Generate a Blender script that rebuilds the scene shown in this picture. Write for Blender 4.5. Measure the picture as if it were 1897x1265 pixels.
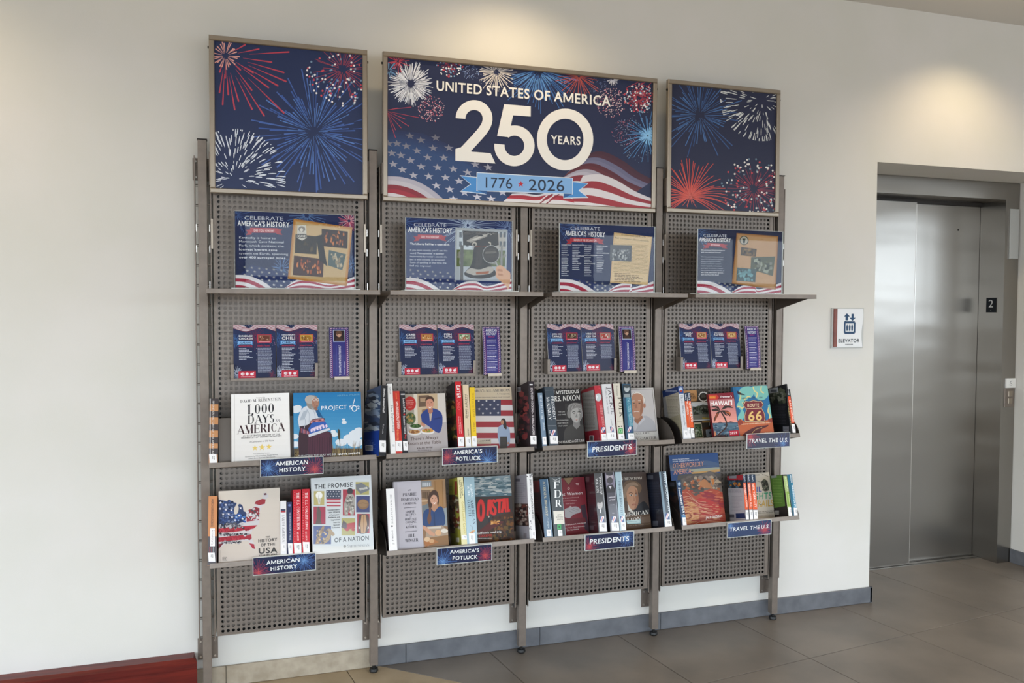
import bpy, math, random
from mathutils import Matrix, Vector, geometry
for o in list(bpy.data.objects): bpy.data.objects.remove(o)
SC = bpy.context.scene; COL = SC.collection
PI = math.pi
# ---------------------------------------------------------------- camera, light, exposure
cam = bpy.data.objects.new('camera', bpy.data.cameras.new('camera')); COL.objects.link(cam); SC.camera = cam
def cam_axes(yaw, pitch, roll):
    cy, sy, cp, sp = math.cos(yaw), math.sin(yaw), math.cos(pitch), math.sin(pitch)
    f = Vector((sy, cy, 0)); r = Vector((cy, -sy, 0)); u = Vector((0, 0, 1))
    f2 = f*cp+u*sp; u2 = -f*sp+u*cp
    return r*math.cos(roll)+u2*math.sin(roll), -r*math.sin(roll)+u2*math.cos(roll), f2
cr, cu, cf = cam_axes(0.31749, -0.03853, 0.00376)
cam.matrix_world = Matrix(((cr.x, cu.x, -cf.x, 0.12375), (cr.y, cu.y, -cf.y, -3.43712), (cr.z, cu.z, -cf.z, 1.52), (0, 0, 0, 1)))
cam.data.sensor_width = 36; cam.data.lens = 1547.42*36/1897; cam.data.clip_start = .05
W0 = bpy.data.worlds.new('world'); SC.world = W0; W0.use_nodes = True
wn = W0.node_tree; bg = wn.nodes['Background']; bg.inputs[1].default_value = 6.0      # bright overcast sky above, paved ground below the horizon
wt = wn.nodes.new('ShaderNodeTexCoord'); wsx = wn.nodes.new('ShaderNodeSeparateXYZ'); wr = wn.nodes.new('ShaderNodeValToRGB')
wn.links.new(wt.outputs['Generated'], wsx.inputs[0]); wmr = wn.nodes.new('ShaderNodeMapRange'); wmr.inputs['From Min'].default_value = -1; wn.links.new(wsx.outputs['Z'], wmr.inputs['Value']); wn.links.new(wmr.outputs[0], wr.inputs[0]); wn.links.new(wr.outputs[0], bg.inputs[0])
wr.color_ramp.elements[0].position = .492; wr.color_ramp.elements[0].color = (.31, .32, .33, 1); wr.color_ramp.elements[1].position = .508; wr.color_ramp.elements[1].color = (.78, .89, 1.0, 1)
SC.view_settings.view_transform = 'Standard'; SC.view_settings.look = 'None'; SC.view_settings.gamma = 1
SC.view_settings.use_curve_mapping = False; SC.view_settings.exposure = 0.16
def spot(name, x, y, z, power, size, blend, col=(1, .77, .47), rad=.03, aim=None):
    l = bpy.data.lights.new(name, 'SPOT'); l.energy = power; l.spot_size = math.radians(size); l.spot_blend = blend
    l.color = col; l.shadow_soft_size = rad; o = bpy.data.objects.new(name, l); o.location = (x, y, z); COL.objects.link(o)
    if aim: o.rotation_euler = (Vector(aim)-Vector((x, y, z))).to_track_quat('-Z', 'Y').to_euler()
    return o
CEIL = 3.07; WY = .073
for x, p, sz in ((-1.25, 27, 130), (1.24, 17, 138), (3.72, 20, 128), (6.2, 20, 130)):
    spot('downlight', x, WY-.42, CEIL-.02, p, sz, .75)
for x, y, p in ((-1.2, -1.8, 18), (1.2, -1.8, 52), (3.4, -1.8, 92), (5.8, -1.8, 80), (-2, -4.6, 25), (1.2, -4.6, 75), (4.4, -4.6, 110), (7.2, -4.6, 90)):
    spot('downlight', x, y, CEIL-.02, p, 122, .8, (1, .97, .92) if x < 2 else (1, .90, .76), .05)  # unseen floods added further out, power and tint set to brighten the lower wall
def portal(x, y, z, sx, sz, rot):
    l = bpy.data.lights.new('daylight', 'AREA'); l.shape = 'RECTANGLE'; l.size = sx; l.size_y = sz; l.cycles.is_portal = True
    o = bpy.data.objects.new('daylight', l); o.location = (x, y, z); o.rotation_euler = rot; COL.objects.link(o)
portal(0, -8.05, 1.5, 12, 2.6, (PI/2, 0, 0)); portal(9.05, -4.2, 1.8, 7, 1.9, (PI/2, 0, PI/2)); portal(-5.05, -4, 1.4, 6, 2.4, (PI/2, 0, -PI/2))

# ---------------------------------------------------------------- materials
def lin(c):
    if isinstance(c, str): c = [int(c[i:i+2], 16)/255 for i in (0, 2, 4)]
    return tuple((v/12.92 if v <= .04045 else ((v+.055)/1.055)**2.4) for v in c)
def newmat(name, col, rough=.5, metal=0, spec=.5, coat=0, coatr=.05):
    m = bpy.data.materials.new(name); m.use_nodes = True; b = m.node_tree.nodes['Principled BSDF']
    b.inputs['Base Color'].default_value = (*lin(col), 1); b.inputs['Roughness'].default_value = rough
    b.inputs['Metallic'].default_value = metal; b.inputs['Specular IOR Level'].default_value = spec
    b.inputs['Coat Weight'].default_value = coat; b.inputs['Coat Roughness'].default_value = coatr
    return m
def noisy(m, c1, c2, scale=8, detail=6, bump=0, bscale=None, stretch=None, lo=.35, hi=.65):
    nt = m.node_tree; b = nt.nodes['Principled BSDF']; tc = nt.nodes.new('ShaderNodeTexCoord'); mp = nt.nodes.new('ShaderNodeMapping')
    nt.links.new(tc.outputs['Object'], mp.inputs[0])
    if stretch: mp.inputs['Scale'].default_value = stretch
    n = nt.nodes.new('ShaderNodeTexNoise'); n.inputs['Scale'].default_value = scale; n.inputs['Detail'].default_value = detail
    nt.links.new(mp.outputs[0], n.inputs[0]); cr_ = nt.nodes.new('ShaderNodeValToRGB'); nt.links.new(n.outputs[0], cr_.inputs[0])
    cr_.color_ramp.elements[0].position = lo; cr_.color_ramp.elements[1].position = hi
    cr_.color_ramp.elements[0].color = (*lin(c1), 1); cr_.color_ramp.elements[1].color = (*lin(c2), 1)
    nt.links.new(cr_.outputs[0], b.inputs['Base Color'])
    if bump:
        n2 = nt.nodes.new('ShaderNodeTexNoise'); n2.inputs['Scale'].default_value = bscale or scale*6; n2.inputs['Detail'].default_value = 3
        nt.links.new(mp.outputs[0], n2.inputs[0]); bp = nt.nodes.new('ShaderNodeBump'); bp.inputs['Strength'].default_value = bump
        bp.inputs['Distance'].default_value = .002; nt.links.new(n2.outputs[0], bp.inputs['Height']); nt.links.new(bp.outputs[0], b.inputs['Normal'])
    return m
M = {}
M['wall'] = noisy(newmat('wall_paint', 'dcdbd6', .85, 0, .25), 'dad9d3', 'dedcd8', 3, 3, .10, 220)
M['ceil'] = newmat('ceiling_paint', 'd8d4ce', .9)
M['tile'] = noisy(newmat('grey_porcelain', '77706a', .42), '645e58', '7a726a', 3.2, 8, .05, 60, None, .3, .7)
M['beige'] = noisy(newmat('beige_stone', 'a08f78', .5), '978467', 'af9c80', 5, 8, .05, 60, None, .3, .7)
M['grout'] = newmat('grout', '35302c', .9)
M['bdark'] = noisy(newmat('dark_base_tile', '63666c', .55), '5a5d63', '6f7278', 14, 8, .06, 80, None, .3, .7)
M['bbeige'] = noisy(newmat('beige_base_tile', 'a59a88', .6), '9a8e7b', 'b3a896', 22, 8, .06, 90, None, .3, .7)
M['metal'] = noisy(newmat('taupe_painted_metal', '80766e', .42, .5, .5), '7c726a', '857b72', 30, 3, .04, 500)
M['panel'] = newmat('taupe_sheet_metal', '7c746d', .42, .5, .5)
M['frame'] = newmat('champagne_aluminium', 'a59a8c', .32, .85)
M['dark'] = newmat('dark_metal_and_shade', '2c2826', .5, .3)  # dark parts, and shade painted on rail webs and left end brackets
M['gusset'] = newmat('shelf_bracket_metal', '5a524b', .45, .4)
M['black'] = newmat('black_plastic', '121212', .4)
M['pin'] = newmat('bright_zinc', 'd6d2cc', .3, .9)
def steel(name, col, rough):
    m = newmat(name, col, rough, 1); nt = m.node_tree; b = nt.nodes['Principled BSDF']
    tc = nt.nodes.new('ShaderNodeTexCoord'); mp = nt.nodes.new('ShaderNodeMapping'); mp.inputs['Scale'].default_value = (60, 60, .6)
    nt.links.new(tc.outputs['Object'], mp.inputs[0]); n = nt.nodes.new('ShaderNodeTexNoise'); n.inputs['Scale'].default_value = 6; n.inputs['Detail'].default_value = 4
    nt.links.new(mp.outputs[0], n.inputs[0])
    w = nt.nodes.new('ShaderNodeTexNoise'); w.inputs['Scale'].default_value = 1.6; w.inputs['Detail'].default_value = 1
    mp2 = nt.nodes.new('ShaderNodeMapping'); mp2.inputs['Scale'].default_value = (.8, .8, 3.2); nt.links.new(tc.outputs['Object'], mp2.inputs[0]); nt.links.new(mp2.outputs[0], w.inputs[0])
    b1 = nt.nodes.new('ShaderNodeBump'); b1.inputs['Strength'].default_value = .05; b1.inputs['Distance'].default_value = .001; nt.links.new(n.outputs[0], b1.inputs['Height'])
    b2 = nt.nodes.new('ShaderNodeBump'); b2.inputs['Strength'].default_value = .35; b2.inputs['Distance'].default_value = .012; nt.links.new(w.outputs[0], b2.inputs['Height'])
    nt.links.new(b1.outputs[0], b2.inputs['Normal']); nt.links.new(b2.outputs[0], b.inputs['Normal'])
    b.inputs['Anisotropic'].default_value = .6
    return m
M['steel'] = steel('brushed_steel', '9a9690', .28)
M['wood'] = noisy(newmat('dark_red_wood', '5a1410', .4, 0, .3, .15, .2), '4c0a07', '681a10', 4, 6, 0, None, (1, 12, 12))
M['white'] = newmat('white_paper', 'eceae6', .6)
M['pages'] = noisy(newmat('page_block', 'e2dccd', .8), 'cfc8b8', 'ebe6da', 90, 2, 0, None, (1, 40, .5))
M['signgrey'] = newmat('sign_grey', 'b9bbb9', .4)
M['signwhite'] = newmat('sign_white', 'e6e8ea', .4)
M['signred'] = noisy(newmat('sign_wood', '7a3a2c', .4), '6c3125', '874535', 20, 4)
M['glass'] = newmat('window_frame_metal', '55585a', .4, .6)
def printmat(name, rough, spec, coat):
    m = newmat(name, 'ffffff', rough, 0, spec, coat, .06); nt = m.node_tree; a = nt.nodes.new('ShaderNodeAttribute'); a.attribute_name = 'Col'
    nt.links.new(a.outputs['Color'], nt.nodes['Principled BSDF'].inputs['Base Color']); return m
M['print'] = printmat('printed_cover', .42, .25, .05); M['matte'] = printmat('printed_paper', .6, .15, 0); M['poster'] = printmat('printed_poster', .33, .35, 0)
M['gloss'] = printmat('printed_film_wrap', .3, .4, .6)
def acrylic():
    m = bpy.data.materials.new('clear_acrylic'); m.use_nodes = True; nt = m.node_tree; nt.nodes.clear()
    o = nt.nodes.new('ShaderNodeOutputMaterial'); mx = nt.nodes.new('ShaderNodeMixShader'); t = nt.nodes.new('ShaderNodeBsdfTransparent'); g = nt.nodes.new('ShaderNodeBsdfGlossy')
    t.inputs[0].default_value = (.97, .98, .98, 1); g.inputs['Roughness'].default_value = .015; f = nt.nodes.new('ShaderNodeFresnel'); f.inputs[0].default_value = 1.34
    g2 = nt.nodes.new('ShaderNodeNewGeometry'); inv = nt.nodes.new('ShaderNodeMath'); inv.operation = 'SUBTRACT'; inv.inputs[0].default_value = 1; mu = nt.nodes.new('ShaderNodeMath'); mu.operation = 'MULTIPLY'; nt.links.new(g2.outputs['Backfacing'], inv.inputs[1]); nt.links.new(inv.outputs[0], mu.inputs[0]); nt.links.new(f.outputs[0], mu.inputs[1]); nt.links.new(mu.outputs[0], mx.inputs[0]); nt.links.new(t.outputs[0], mx.inputs[1]); nt.links.new(g.outputs[0], mx.inputs[2]); nt.links.new(mx.outputs[0], o.inputs[0]); return m
M['acrylic'] = acrylic()
M['edge'] = newmat('acrylic_edge', 'e4ebea', .2, 0, .6)  # opaque pale colour stands in for light caught in clear acrylic

# ---------------------------------------------------------------- mesh helpers
class MB:
    def __init__(s): s.v = []; s.f = []
    def box(s, x0, y0, z0, x1, y1, z1):
        b = len(s.v); s.v += [(x, y, z) for z in (z0, z1) for y in (y0, y1) for x in (x0, x1)]
        s.f += [tuple(b+i for i in q) for q in ((0, 2, 3, 1), (4, 5, 7, 6), (0, 1, 5, 4), (2, 6, 7, 3), (0, 4, 6, 2), (1, 3, 7, 5))]; return s
    def bev(s, x0, y0, z0, x1, y1, z1, c=.002):   # box with chamfered front (-y) edges
        b = len(s.v); s.v += [(x0, y1, z0), (x1, y1, z0), (x1, y1, z1), (x0, y1, z1), (x0, y0+c, z0), (x1, y0+c, z0), (x1, y0+c, z1), (x0, y0+c, z1), (x0+c, y0, z0+c), (x1-c, y0, z0+c), (x1-c, y0, z1-c), (x0+c, y0, z1-c)]
        s.f += [tuple(b+i for i in q) for q in ((1, 0, 3, 2), (0, 1, 5, 4), (1, 2, 6, 5), (2, 3, 7, 6), (3, 0, 4, 7), (4, 5, 9, 8), (5, 6, 10, 9), (6, 7, 11, 10), (7, 4, 8, 11), (8, 9, 10, 11))]; return s
    def cyl(s, p0, p1, r, n=10, r2=None):
        p0, p1 = Vector(p0), Vector(p1); d = (p1-p0).normalized(); a = d.orthogonal().normalized(); c = d.cross(a); b = len(s.v); r2 = r if r2 is None else r2
        for p, q in ((p0, r), (p1, r2)):
            for i in range(n): t = 2*PI*i/n; s.v.append(tuple(p+(a*math.cos(t)+c*math.sin(t))*q))
        s.f += [(b+i, b+(i+1) % n, b+n+(i+1) % n, b+n+i) for i in range(n)]; s.f.append(tuple(b+n-1-i for i in range(n))); s.f.append(tuple(b+n+i for i in range(n))); return s
    def prism(s, pts, axis, a0, a1):   # pts in the two other axes, extruded along axis (0 x,1 y,2 z)
        b = len(s.v); n = len(pts)
        for a in (a0, a1):
            for p, q in pts: s.v.append((a, p, q) if axis == 0 else (p, a, q) if axis == 1 else (p, q, a))
        s.f += [(b+i, b+(i+1) % n, b+n+(i+1) % n, b+n+i) for i in range(n)]; s.f.append(tuple(b+n-1-i for i in range(n))); s.f.append(tuple(b+n+i for i in range(n))); return s
    def build(s, name, m, parent=None, loc=None, smooth=False):
        me = bpy.data.meshes.new(name); me.from_pydata(s.v, [], s.f); me.materials.append(m)
        import bmesh
        bm = bmesh.new(); bm.from_mesh(me); bmesh.ops.recalc_face_normals(bm, faces=bm.faces); bm.to_mesh(me); bm.free()
        if smooth:
            for p in me.polygons: p.use_smooth = True
        return link(name, me, parent, loc)
def link(name, data, parent=None, loc=None):
    o = bpy.data.objects.new(name, data); COL.objects.link(o)
    if parent is not None: o.parent = parent
    if loc is not None: o.location = loc
    return o
def thing(name, label, cat, loc=(0, 0, 0), group=None, mat=None):
    o = bpy.data.objects.new(name, None); COL.objects.link(o); o.empty_display_size = .05
    if mat is not None: o.matrix_world = mat
    else: o.location = loc
    tag(o, label, cat, group); return o
def tag(o, label=None, cat=None, group=None, kind=None):
    if label: o['label'] = label
    if cat: o['category'] = cat
    if group: o['group'] = group
    if kind: o['kind'] = kind
    return o

# ---------------------------------------------------------------- lettering
CH = "ABCDEFGHIJKLMNOPQRSTUVWXYZabcdefghijklmnopqrstuvwxyz0123456789.,'!?&:-=()\"$"
GL = {}
def make_glyphs():
    obs = []
    for bold in (0, 1):
        for ch in CH:
            for suf in ('', '|'):
                c = bpy.data.curves.new('g', 'FONT'); c.body = ch+suf; c.resolution_u = 3; c.offset = .020*bold
                c.dimensions = '2D'; c.fill_mode = 'BOTH'
                o = bpy.data.objects.new('g', c); COL.objects.link(o); obs.append((ch, bold, suf, o))
    bar = bpy.data.curves.new('g', 'FONT'); bar.body = '|'; bo = bpy.data.objects.new('g', bar); COL.objects.link(bo)
    dg = bpy.context.evaluated_depsgraph_get(); dg.update()
    for ch, bold, suf, o in obs:
        me = bpy.data.meshes.new_from_object(o.evaluated_get(dg)); vs = [(v.co.x, v.co.y) for v in me.vertices]
        if not suf:
            tris = []
            for p in me.polygons:
                q = [vs[i] for i in p.vertices]; tris += [(q[0], q[i], q[i+1]) for i in range(1, len(q)-1)]
            GL[(ch, bold)] = [tris, 0]
        else: GL[(ch, bold)][1] = max(v[0] for v in vs)-.16+.03*bold
        bpy.data.meshes.remove(me)
    for ch, bold, suf, o in obs:
        c = o.data; bpy.data.objects.remove(o); bpy.data.curves.remove(c)
    bpy.data.objects.remove(bo); bpy.data.curves.remove(bar)
make_glyphs()
def qd(x0, y0, x1, y1, w, dx=1):   # a slanted bar of horizontal width w as two triangles
    return [((x0, y0), (x0+w, y0), (x1+w, y1)), ((x0, y0), (x1+w, y1), (x1, y1))]
CAPH = max(p[1] for t in GL[('H', 0)][0] for p in t); HC = CAPH; BWD = .125   # heavy M, N and W from plain bars
GL[('M', 1)] = [qd(.03, 0, .03, HC, BWD)+qd(.73, 0, .73, HC, BWD)+qd(.03, HC, .375, .06, .15)+qd(.705, HC, .36, .06, .15), .93]
GL[('N', 1)] = [qd(.03, 0, .03, HC, BWD)+qd(.57, 0, .57, HC, BWD)+qd(.03, HC, .55, 0, .16), .77]
GL[('W', 1)] = [qd(.0, HC, .20, 0, .13)+qd(.44, HC, .22, 0, .13)+qd(.46, HC, .68, 0, .13)+qd(.92, HC, .70, 0, .13), 1.08]
def arcpts(cx, cy, rx, ry, a0, a1, n): return [(cx+rx*math.cos(math.radians(a0+(a1-a0)*i/n)), cy+ry*math.sin(math.radians(a0+(a1-a0)*i/n))) for i in range(n+1)]
SG = {}   # a high-contrast serif alphabet built from strokes
def serif_defs():
    TK, TN = .17, .045
    D = {'A': (.78, 'd.06 0 .38 1 n;d.36 1 .70 0 k;h.18 .56 .33;s.06 0;s.70 0'), 'B': (.70, 'v.14;o.40 .76 .20 .22 -90 90;o.42 .27 .24 .27 -90 90;h.10 .42 1;h.10 .42 .53;h.10 .42 0'),
         'C': (.72, 'o.40 .5 .34 .5 50 310;t.63 .70 .93'), 'D': (.76, 'v.14;o.36 .5 .34 .5 -90 90;h.10 .38 1;h.10 .38 0'), 'E': (.66, 'v.14;h.10 .58 1;h.10 .48 .52;h.10 .60 0;t.58 .78 1;t.60 0 .22;t.47 .42 .62'),
         'F': (.62, 'v.14;h.10 .58 1;h.10 .46 .52;t.58 .78 1;t.46 .42 .62'), 'G': (.78, 'o.40 .5 .34 .5 50 330;t.63 .72 .93;k.62 0 .42'), 'H': (.80, 'v.14;v.64;h.14 .64 .52'), 'I': (.30, 'v.15'),
         'J': (.48, 'k.30 .2 1;s.30 1;o.18 .2 .16 .2 180 360'), 'K': (.76, 'v.14;d.18 .42 .60 1 n;d.32 .58 .68 0 k;s.60 1;s.68 0'), 'L': (.60, 'v.14;h.10 .56 0;t.56 0 .26'), 'M': (.94, 't.12 0 1;s.12 0;s.12 1;d.12 1 .46 0 k;d.46 0 .78 1 n;v.78'),
         'N': (.80, 't.12 0 1;s.12 0;s.12 1;d.12 1 .66 0 k;t.66 0 1;s.66 1'), 'O': (.80, 'o.40 .5 .36 .5 0 360'), 'P': (.66, 'v.14;o.38 .74 .22 .26 -90 90;h.10 .40 1;h.10 .40 .48'), 'Q': (.80, 'o.40 .5 .36 .5 0 360;d.42 .15 .70 -.1 k'),
         'R': (.74, 'v.14;o.38 .75 .22 .25 -90 90;h.10 .40 1;h.10 .40 .5;d.38 .5 .64 0 k;s.66 0'), 'S': (.58, 'o.29 .75 .22 .25 60 270;o.29 .26 .24 .26 -120 90;t.41 .80 .98;t.15 .03 .22'), 'T': (.70, 'v.35;h.04 .66 1;t.05 .76 1;t.65 .76 1'),
         'U': (.78, 'k.14 .28 1;s.14 1;t.62 .3 1;s.62 1;o.38 .28 .24 .28 180 360'), 'V': (.76, 'd.08 1 .38 0 k;d.38 0 .68 1 n;s.08 1;s.68 1'), 'W': (1.05, 'd.08 1 .32 0 k;d.32 0 .52 1 n;d.52 1 .74 0 k;d.74 0 .96 1 n;s.08 1;s.96 1;s.52 1'),
         'X': (.74, 'd.10 1 .64 0 k;d.10 0 .62 1 n;s.10 0;s.10 1;s.64 0;s.62 1'), 'Y': (.74, 'd.08 1 .36 .45 k;d.36 .45 .66 1 n;k.36 0 .48;s.36 0;s.08 1;s.66 1'), 'Z': (.64, 'h.08 .58 1;h.08 .58 0;d.52 1 .12 0 k;t.08 .78 1;t.58 0 .22'),
         '0': (.62, 'o.31 .5 .27 .5 0 360'), '1': (.40, 'v.22;d.06 .84 .22 1 n'), ',': (.22, 'd.12 .08 .06 -.16 k'), '.': (.22, 'k.10 0 .14'), "'": (.2, 'd.12 1 .08 .78 k'), ' ': (.34, '')}
    def line(a, b, w):
        dx, dy = b[0]-a[0], b[1]-a[1]; L = math.hypot(dx, dy) or 1; nx, ny = -dy/L*w/2, dx/L*w/2
        q = [(a[0]+nx, a[1]+ny), (b[0]+nx, b[1]+ny), (b[0]-nx, b[1]-ny), (a[0]-nx, a[1]-ny)]; return [(q[0], q[1], q[2]), (q[0], q[2], q[3])]
    for ch, (adv, ds) in D.items():
        T = []
        for it in filter(None, ds.split(';')):
            k = it[0]; p = it[1:].split(); kw = p[-1] if p[-1] in 'nk' else ''; a = [float(x) for x in p if x not in 'nk']
            if k in 'vkt':
                w = TN if k == 't' else TK; y0, y1 = (0, 1) if k == 'v' else a[1:3]; T += line((a[0], y0), (a[0], y1), w)
                if k == 'v':
                    for y in (.02, .98): T += line((a[0]-.14, y), (a[0]+.14, y), TN)
            elif k == 's': y = abs(a[1]-.02); T += line((a[0]-.12, y), (a[0]+.12, y), TN)
            elif k == 'h': y = min(max(a[2], .022), .978); T += line((a[0], y), (a[1], y), TN)
            elif k == 'd': T += line(a[:2], a[2:4], TN if kw == 'n' else TK)
            elif k == 'o':
                n = 14; P = []
                for i in range(n+1):
                    t = math.radians(a[4]+(a[5]-a[4])*i/n); w = TN+(TK-TN)*abs(math.cos(t))**1.5
                    P.append(((a[0]+a[2]*math.cos(t), a[1]+a[3]*math.sin(t)), (a[0]+(a[2]-w)*math.cos(t), a[1]+(a[3]-TN-.3*(w-TN))*math.sin(t))))
                for i in range(n): T += [(P[i][0], P[i+1][0], P[i+1][1]), (P[i][0], P[i+1][1], P[i][1])]
        SG[ch] = (T, adv)
serif_defs()
TC = {}
def text_tris(s, style):   # -> triangles normalised to the unit box
    k = (s, style)
    if k in TC: return TC[k]
    x = 0; T = []
    for ch in s:
        if style == 's':
            g, adv = SG.get(ch.upper(), SG[' ']); sc = 1 if (ch.isupper() or not ch.isalpha()) else .74
            T += [tuple((x+p[0]*sc, p[1]*sc) for p in t) for t in g]; x += adv*sc+.05
        else:
            b = 1 if style == 'b' else 0
            if ch == ' ' or (ch, b) not in GL: x += .28; continue
            g, adv = GL[(ch, b)]; T += [tuple((x+p[0], p[1]) for p in t) for t in g]; x += adv
    if T:
        xs = [p[0] for t in T for p in t]; x0, x1 = min(xs), max(xs); cap = CAPH if style != 's' else 1.0
        T = [tuple(((p[0]-x0)/(x1-x0), p[1]/cap) for p in t) for t in T]
    TC[k] = T; return T

# ---------------------------------------------------------------- Ink: flat print, built as thin coloured polygons on the surface
def homog(src, w, h):   # src corners TL,TR,BR,BL -> (0,h),(w,h),(w,0),(0,0)
    dst = [(0, h), (w, h), (w, 0), (0, 0)]; A = []
    for (x, y), (u, v) in zip(src, dst):
        A.append([x, y, 1, 0, 0, 0, -u*x, -u*y, u]); A.append([0, 0, 0, x, y, 1, -v*x, -v*y, v])
    n = 8
    for i in range(n):
        p = max(range(i, n), key=lambda r: abs(A[r][i])); A[i], A[p] = A[p], A[i]
        for r in range(n):
            if r != i:
                k = A[r][i]/A[i][i]
                if k: A[r] = [a-k*b for a, b in zip(A[r], A[i])]
    c = [A[i][8]/A[i][i] for i in range(n)]
    return lambda x, y: ((c[0]*x+c[1]*y+c[2])/(c[6]*x+c[7]*y+1), (c[3]*x+c[4]*y+c[5])/(c[6]*x+c[7]*y+1))
def clip(P, w, h):
    for ax, lim, sg in ((0, 0, 1), (0, w, -1), (1, 0, 1), (1, h, -1)):
        if not P: return P
        Q = []
        for i, b in enumerate(P):
            a = P[i-1]; da, db = (a[ax]-lim)*sg, (b[ax]-lim)*sg
            if (da >= 0) != (db >= 0): t = da/(da-db); Q.append((a[0]+(b[0]-a[0])*t, a[1]+(b[1]-a[1])*t))
            if db >= 0: Q.append(b)
        P = Q
    return P
STEP = 2.0e-5; SUB = 1.8e-6
class Ink:
    def __init__(s, w, h, src=None, base=None, seed=1):
        s.w, s.h = w, h; s.src = src or [(0, 0), (100, 0), (100, 100), (0, 100)]; s.H = homog(s.src, w, h); s.z = 1; s.k = 0; s.v = []; s.f = []; s.c = []; s.rnd = random.Random(seed)
        if base: s.raw([(0, 0), (w, 0), (w, h), (0, h)], base)
    def raw(s, P, c):
        P = clip(P, s.w, s.h)
        if len(P) < 3: return
        b = len(s.v); s.k = (s.k+1) % 10; y = -s.z*STEP-s.k*SUB; s.v += [(p[0], y, p[1]) for p in P]
        ar = sum(P[i-1][0]*P[i][1]-P[i][0]*P[i-1][1] for i in range(len(P)))
        s.f.append(tuple(range(b, b+len(P))) if ar > 0 else tuple(range(b+len(P)-1, b-1, -1))); s.c.append(lin(c))
    def up(s): s.z += 1; s.k = 0; return s
    def P(s, pts, c, up=True):   # any simple polygon
        if up: s.up()
        q = [s.H(*p) for p in pts]
        if len(q) <= 3: s.raw(q, c); return s
        for t in geometry.tessellate_polygon([[Vector((a, b, 0)) for a, b in q]]): s.raw([q[i] for i in t], c)
        return s
    def R(s, x0, y0, x1, y1, c, up=True):
        if up: s.up()
        s.raw([s.H(*p) for p in ((x0, y0), (x1, y0), (x1, y1), (x0, y1))], c); return s
    def Q(s, a, b, c_, d, col, up=True): s.up() if up else 0; s.raw([s.H(*p) for p in (a, b, c_, d)], col); return s
    def L(s, x0, y0, x1, y1, w, c, w2=None, up=False):
        if up: s.up()
        dx, dy = x1-x0, y1-y0; L = math.hypot(dx, dy) or 1; nx, ny = -dy/L/2, dx/L/2; w2 = w if w2 is None else w2
        s.raw([s.H(*p) for p in ((x0+nx*w, y0+ny*w), (x1+nx*w2, y1+ny*w2), (x1-nx*w2, y1-ny*w2), (x0-nx*w, y0-ny*w))], c); return s
    def S(s, pts, w, c, up=True):
        if up: s.up()
        n = len(pts); D = [(pts[i+1][0]-pts[i][0], pts[i+1][1]-pts[i][1]) for i in range(n-1)]; D = [(a/(math.hypot(a, b) or 1), b/(math.hypot(a, b) or 1)) for a, b in D]; e = []
        for i in range(n):
            a, b = D[max(i-1, 0)], D[min(i, n-2)]; x, y = a[0]+b[0], a[1]+b[1]; l = math.hypot(x, y) or 1; m = w/2/max(.5, (a[0]*x+a[1]*y)/l); e.append((pts[i][0]-y/l*m, pts[i][1]+x/l*m, pts[i][0]+y/l*m, pts[i][1]-x/l*m))
        for i in range(n-1): s.raw([s.H(*p) for p in (e[i][:2], e[i+1][:2], e[i+1][2:], e[i][2:])], c)
        return s
    def E(s, cx, cy, rx, ry, c, n=18, up=True, rot=0):
        if up: s.up()
        cr_, sr_ = math.cos(rot), math.sin(rot); pts = []
        for i in range(n):
            t = 2*PI*i/n; a, b = rx*math.cos(t), ry*math.sin(t); pts.append(s.H(cx+a*cr_-b*sr_, cy+a*sr_+b*cr_))
        s.raw(pts, c); return s
    def ring(s, cx, cy, rx, ry, ix, iy, c, a0=0, a1=360, n=40):
        s.up(); o = arcpts(cx, cy, rx, ry, a0, a1, n); i_ = arcpts(cx, cy, ix, iy, a0, a1, n)
        for k in range(n): s.raw([s.H(*p) for p in (o[k], o[k+1], i_[k+1], i_[k])], c)
        return s
    def star(s, cx, cy, r, c, sx=1.0, sk=0, up=False):
        if up: s.up()
        pts = [((r if i % 2 == 0 else r*.4)*math.sin(PI*i/5)*sx, -(r if i % 2 == 0 else r*.4)*math.cos(PI*i/5)) for i in range(10)]
        pts = [(cx+a+sk*b, cy+b+sk*a*.3) for a, b in pts]
        for i in range(10): s.raw([s.H(*p) for p in ((cx, cy), pts[i], pts[(i+1) % 10])], c)
        return s
    def G(s, x0, y0, x1, y1, ca, cb, n=12):   # a printed colour gradient, top to bottom
        s.up(); A, B_ = [[int(q[i:i+2], 16)/255 for i in (0, 2, 4)] for q in (ca, cb)]
        for i in range(n):
            t = (i+.5)/n; s.R(x0, y0+(y1-y0)*i/n, x1, y0+(y1-y0)*(i+1)/n, [a+(b-a)*t for a, b in zip(A, B_)], False)
        return s
    def T(s, txt, x0, y0, x1, y1, h, c, st='', up=True, it=0):
        # baseline from (x0,y0) to (x1,y1); letter height h, upright direction = left-hand normal of the baseline
        if up: s.up()
        h = h if st == 's' else h*.93
        dx, dy = x1-x0, y1-y0; L = math.hypot(dx, dy); ux, uy = dy/L*h, -dx/L*h
        if abs(dx) > abs(dy): ux = 0; uy = -h
        elif dy > 0: ux, uy = h, 0
        q = it*h/L
        for t in text_tris(txt, st): s.raw([s.H(x0+(p[0]+q*p[1])*dx+p[1]*ux, y0+(p[0]+q*p[1])*dy+p[1]*uy) for p in t], c)
        return s
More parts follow.
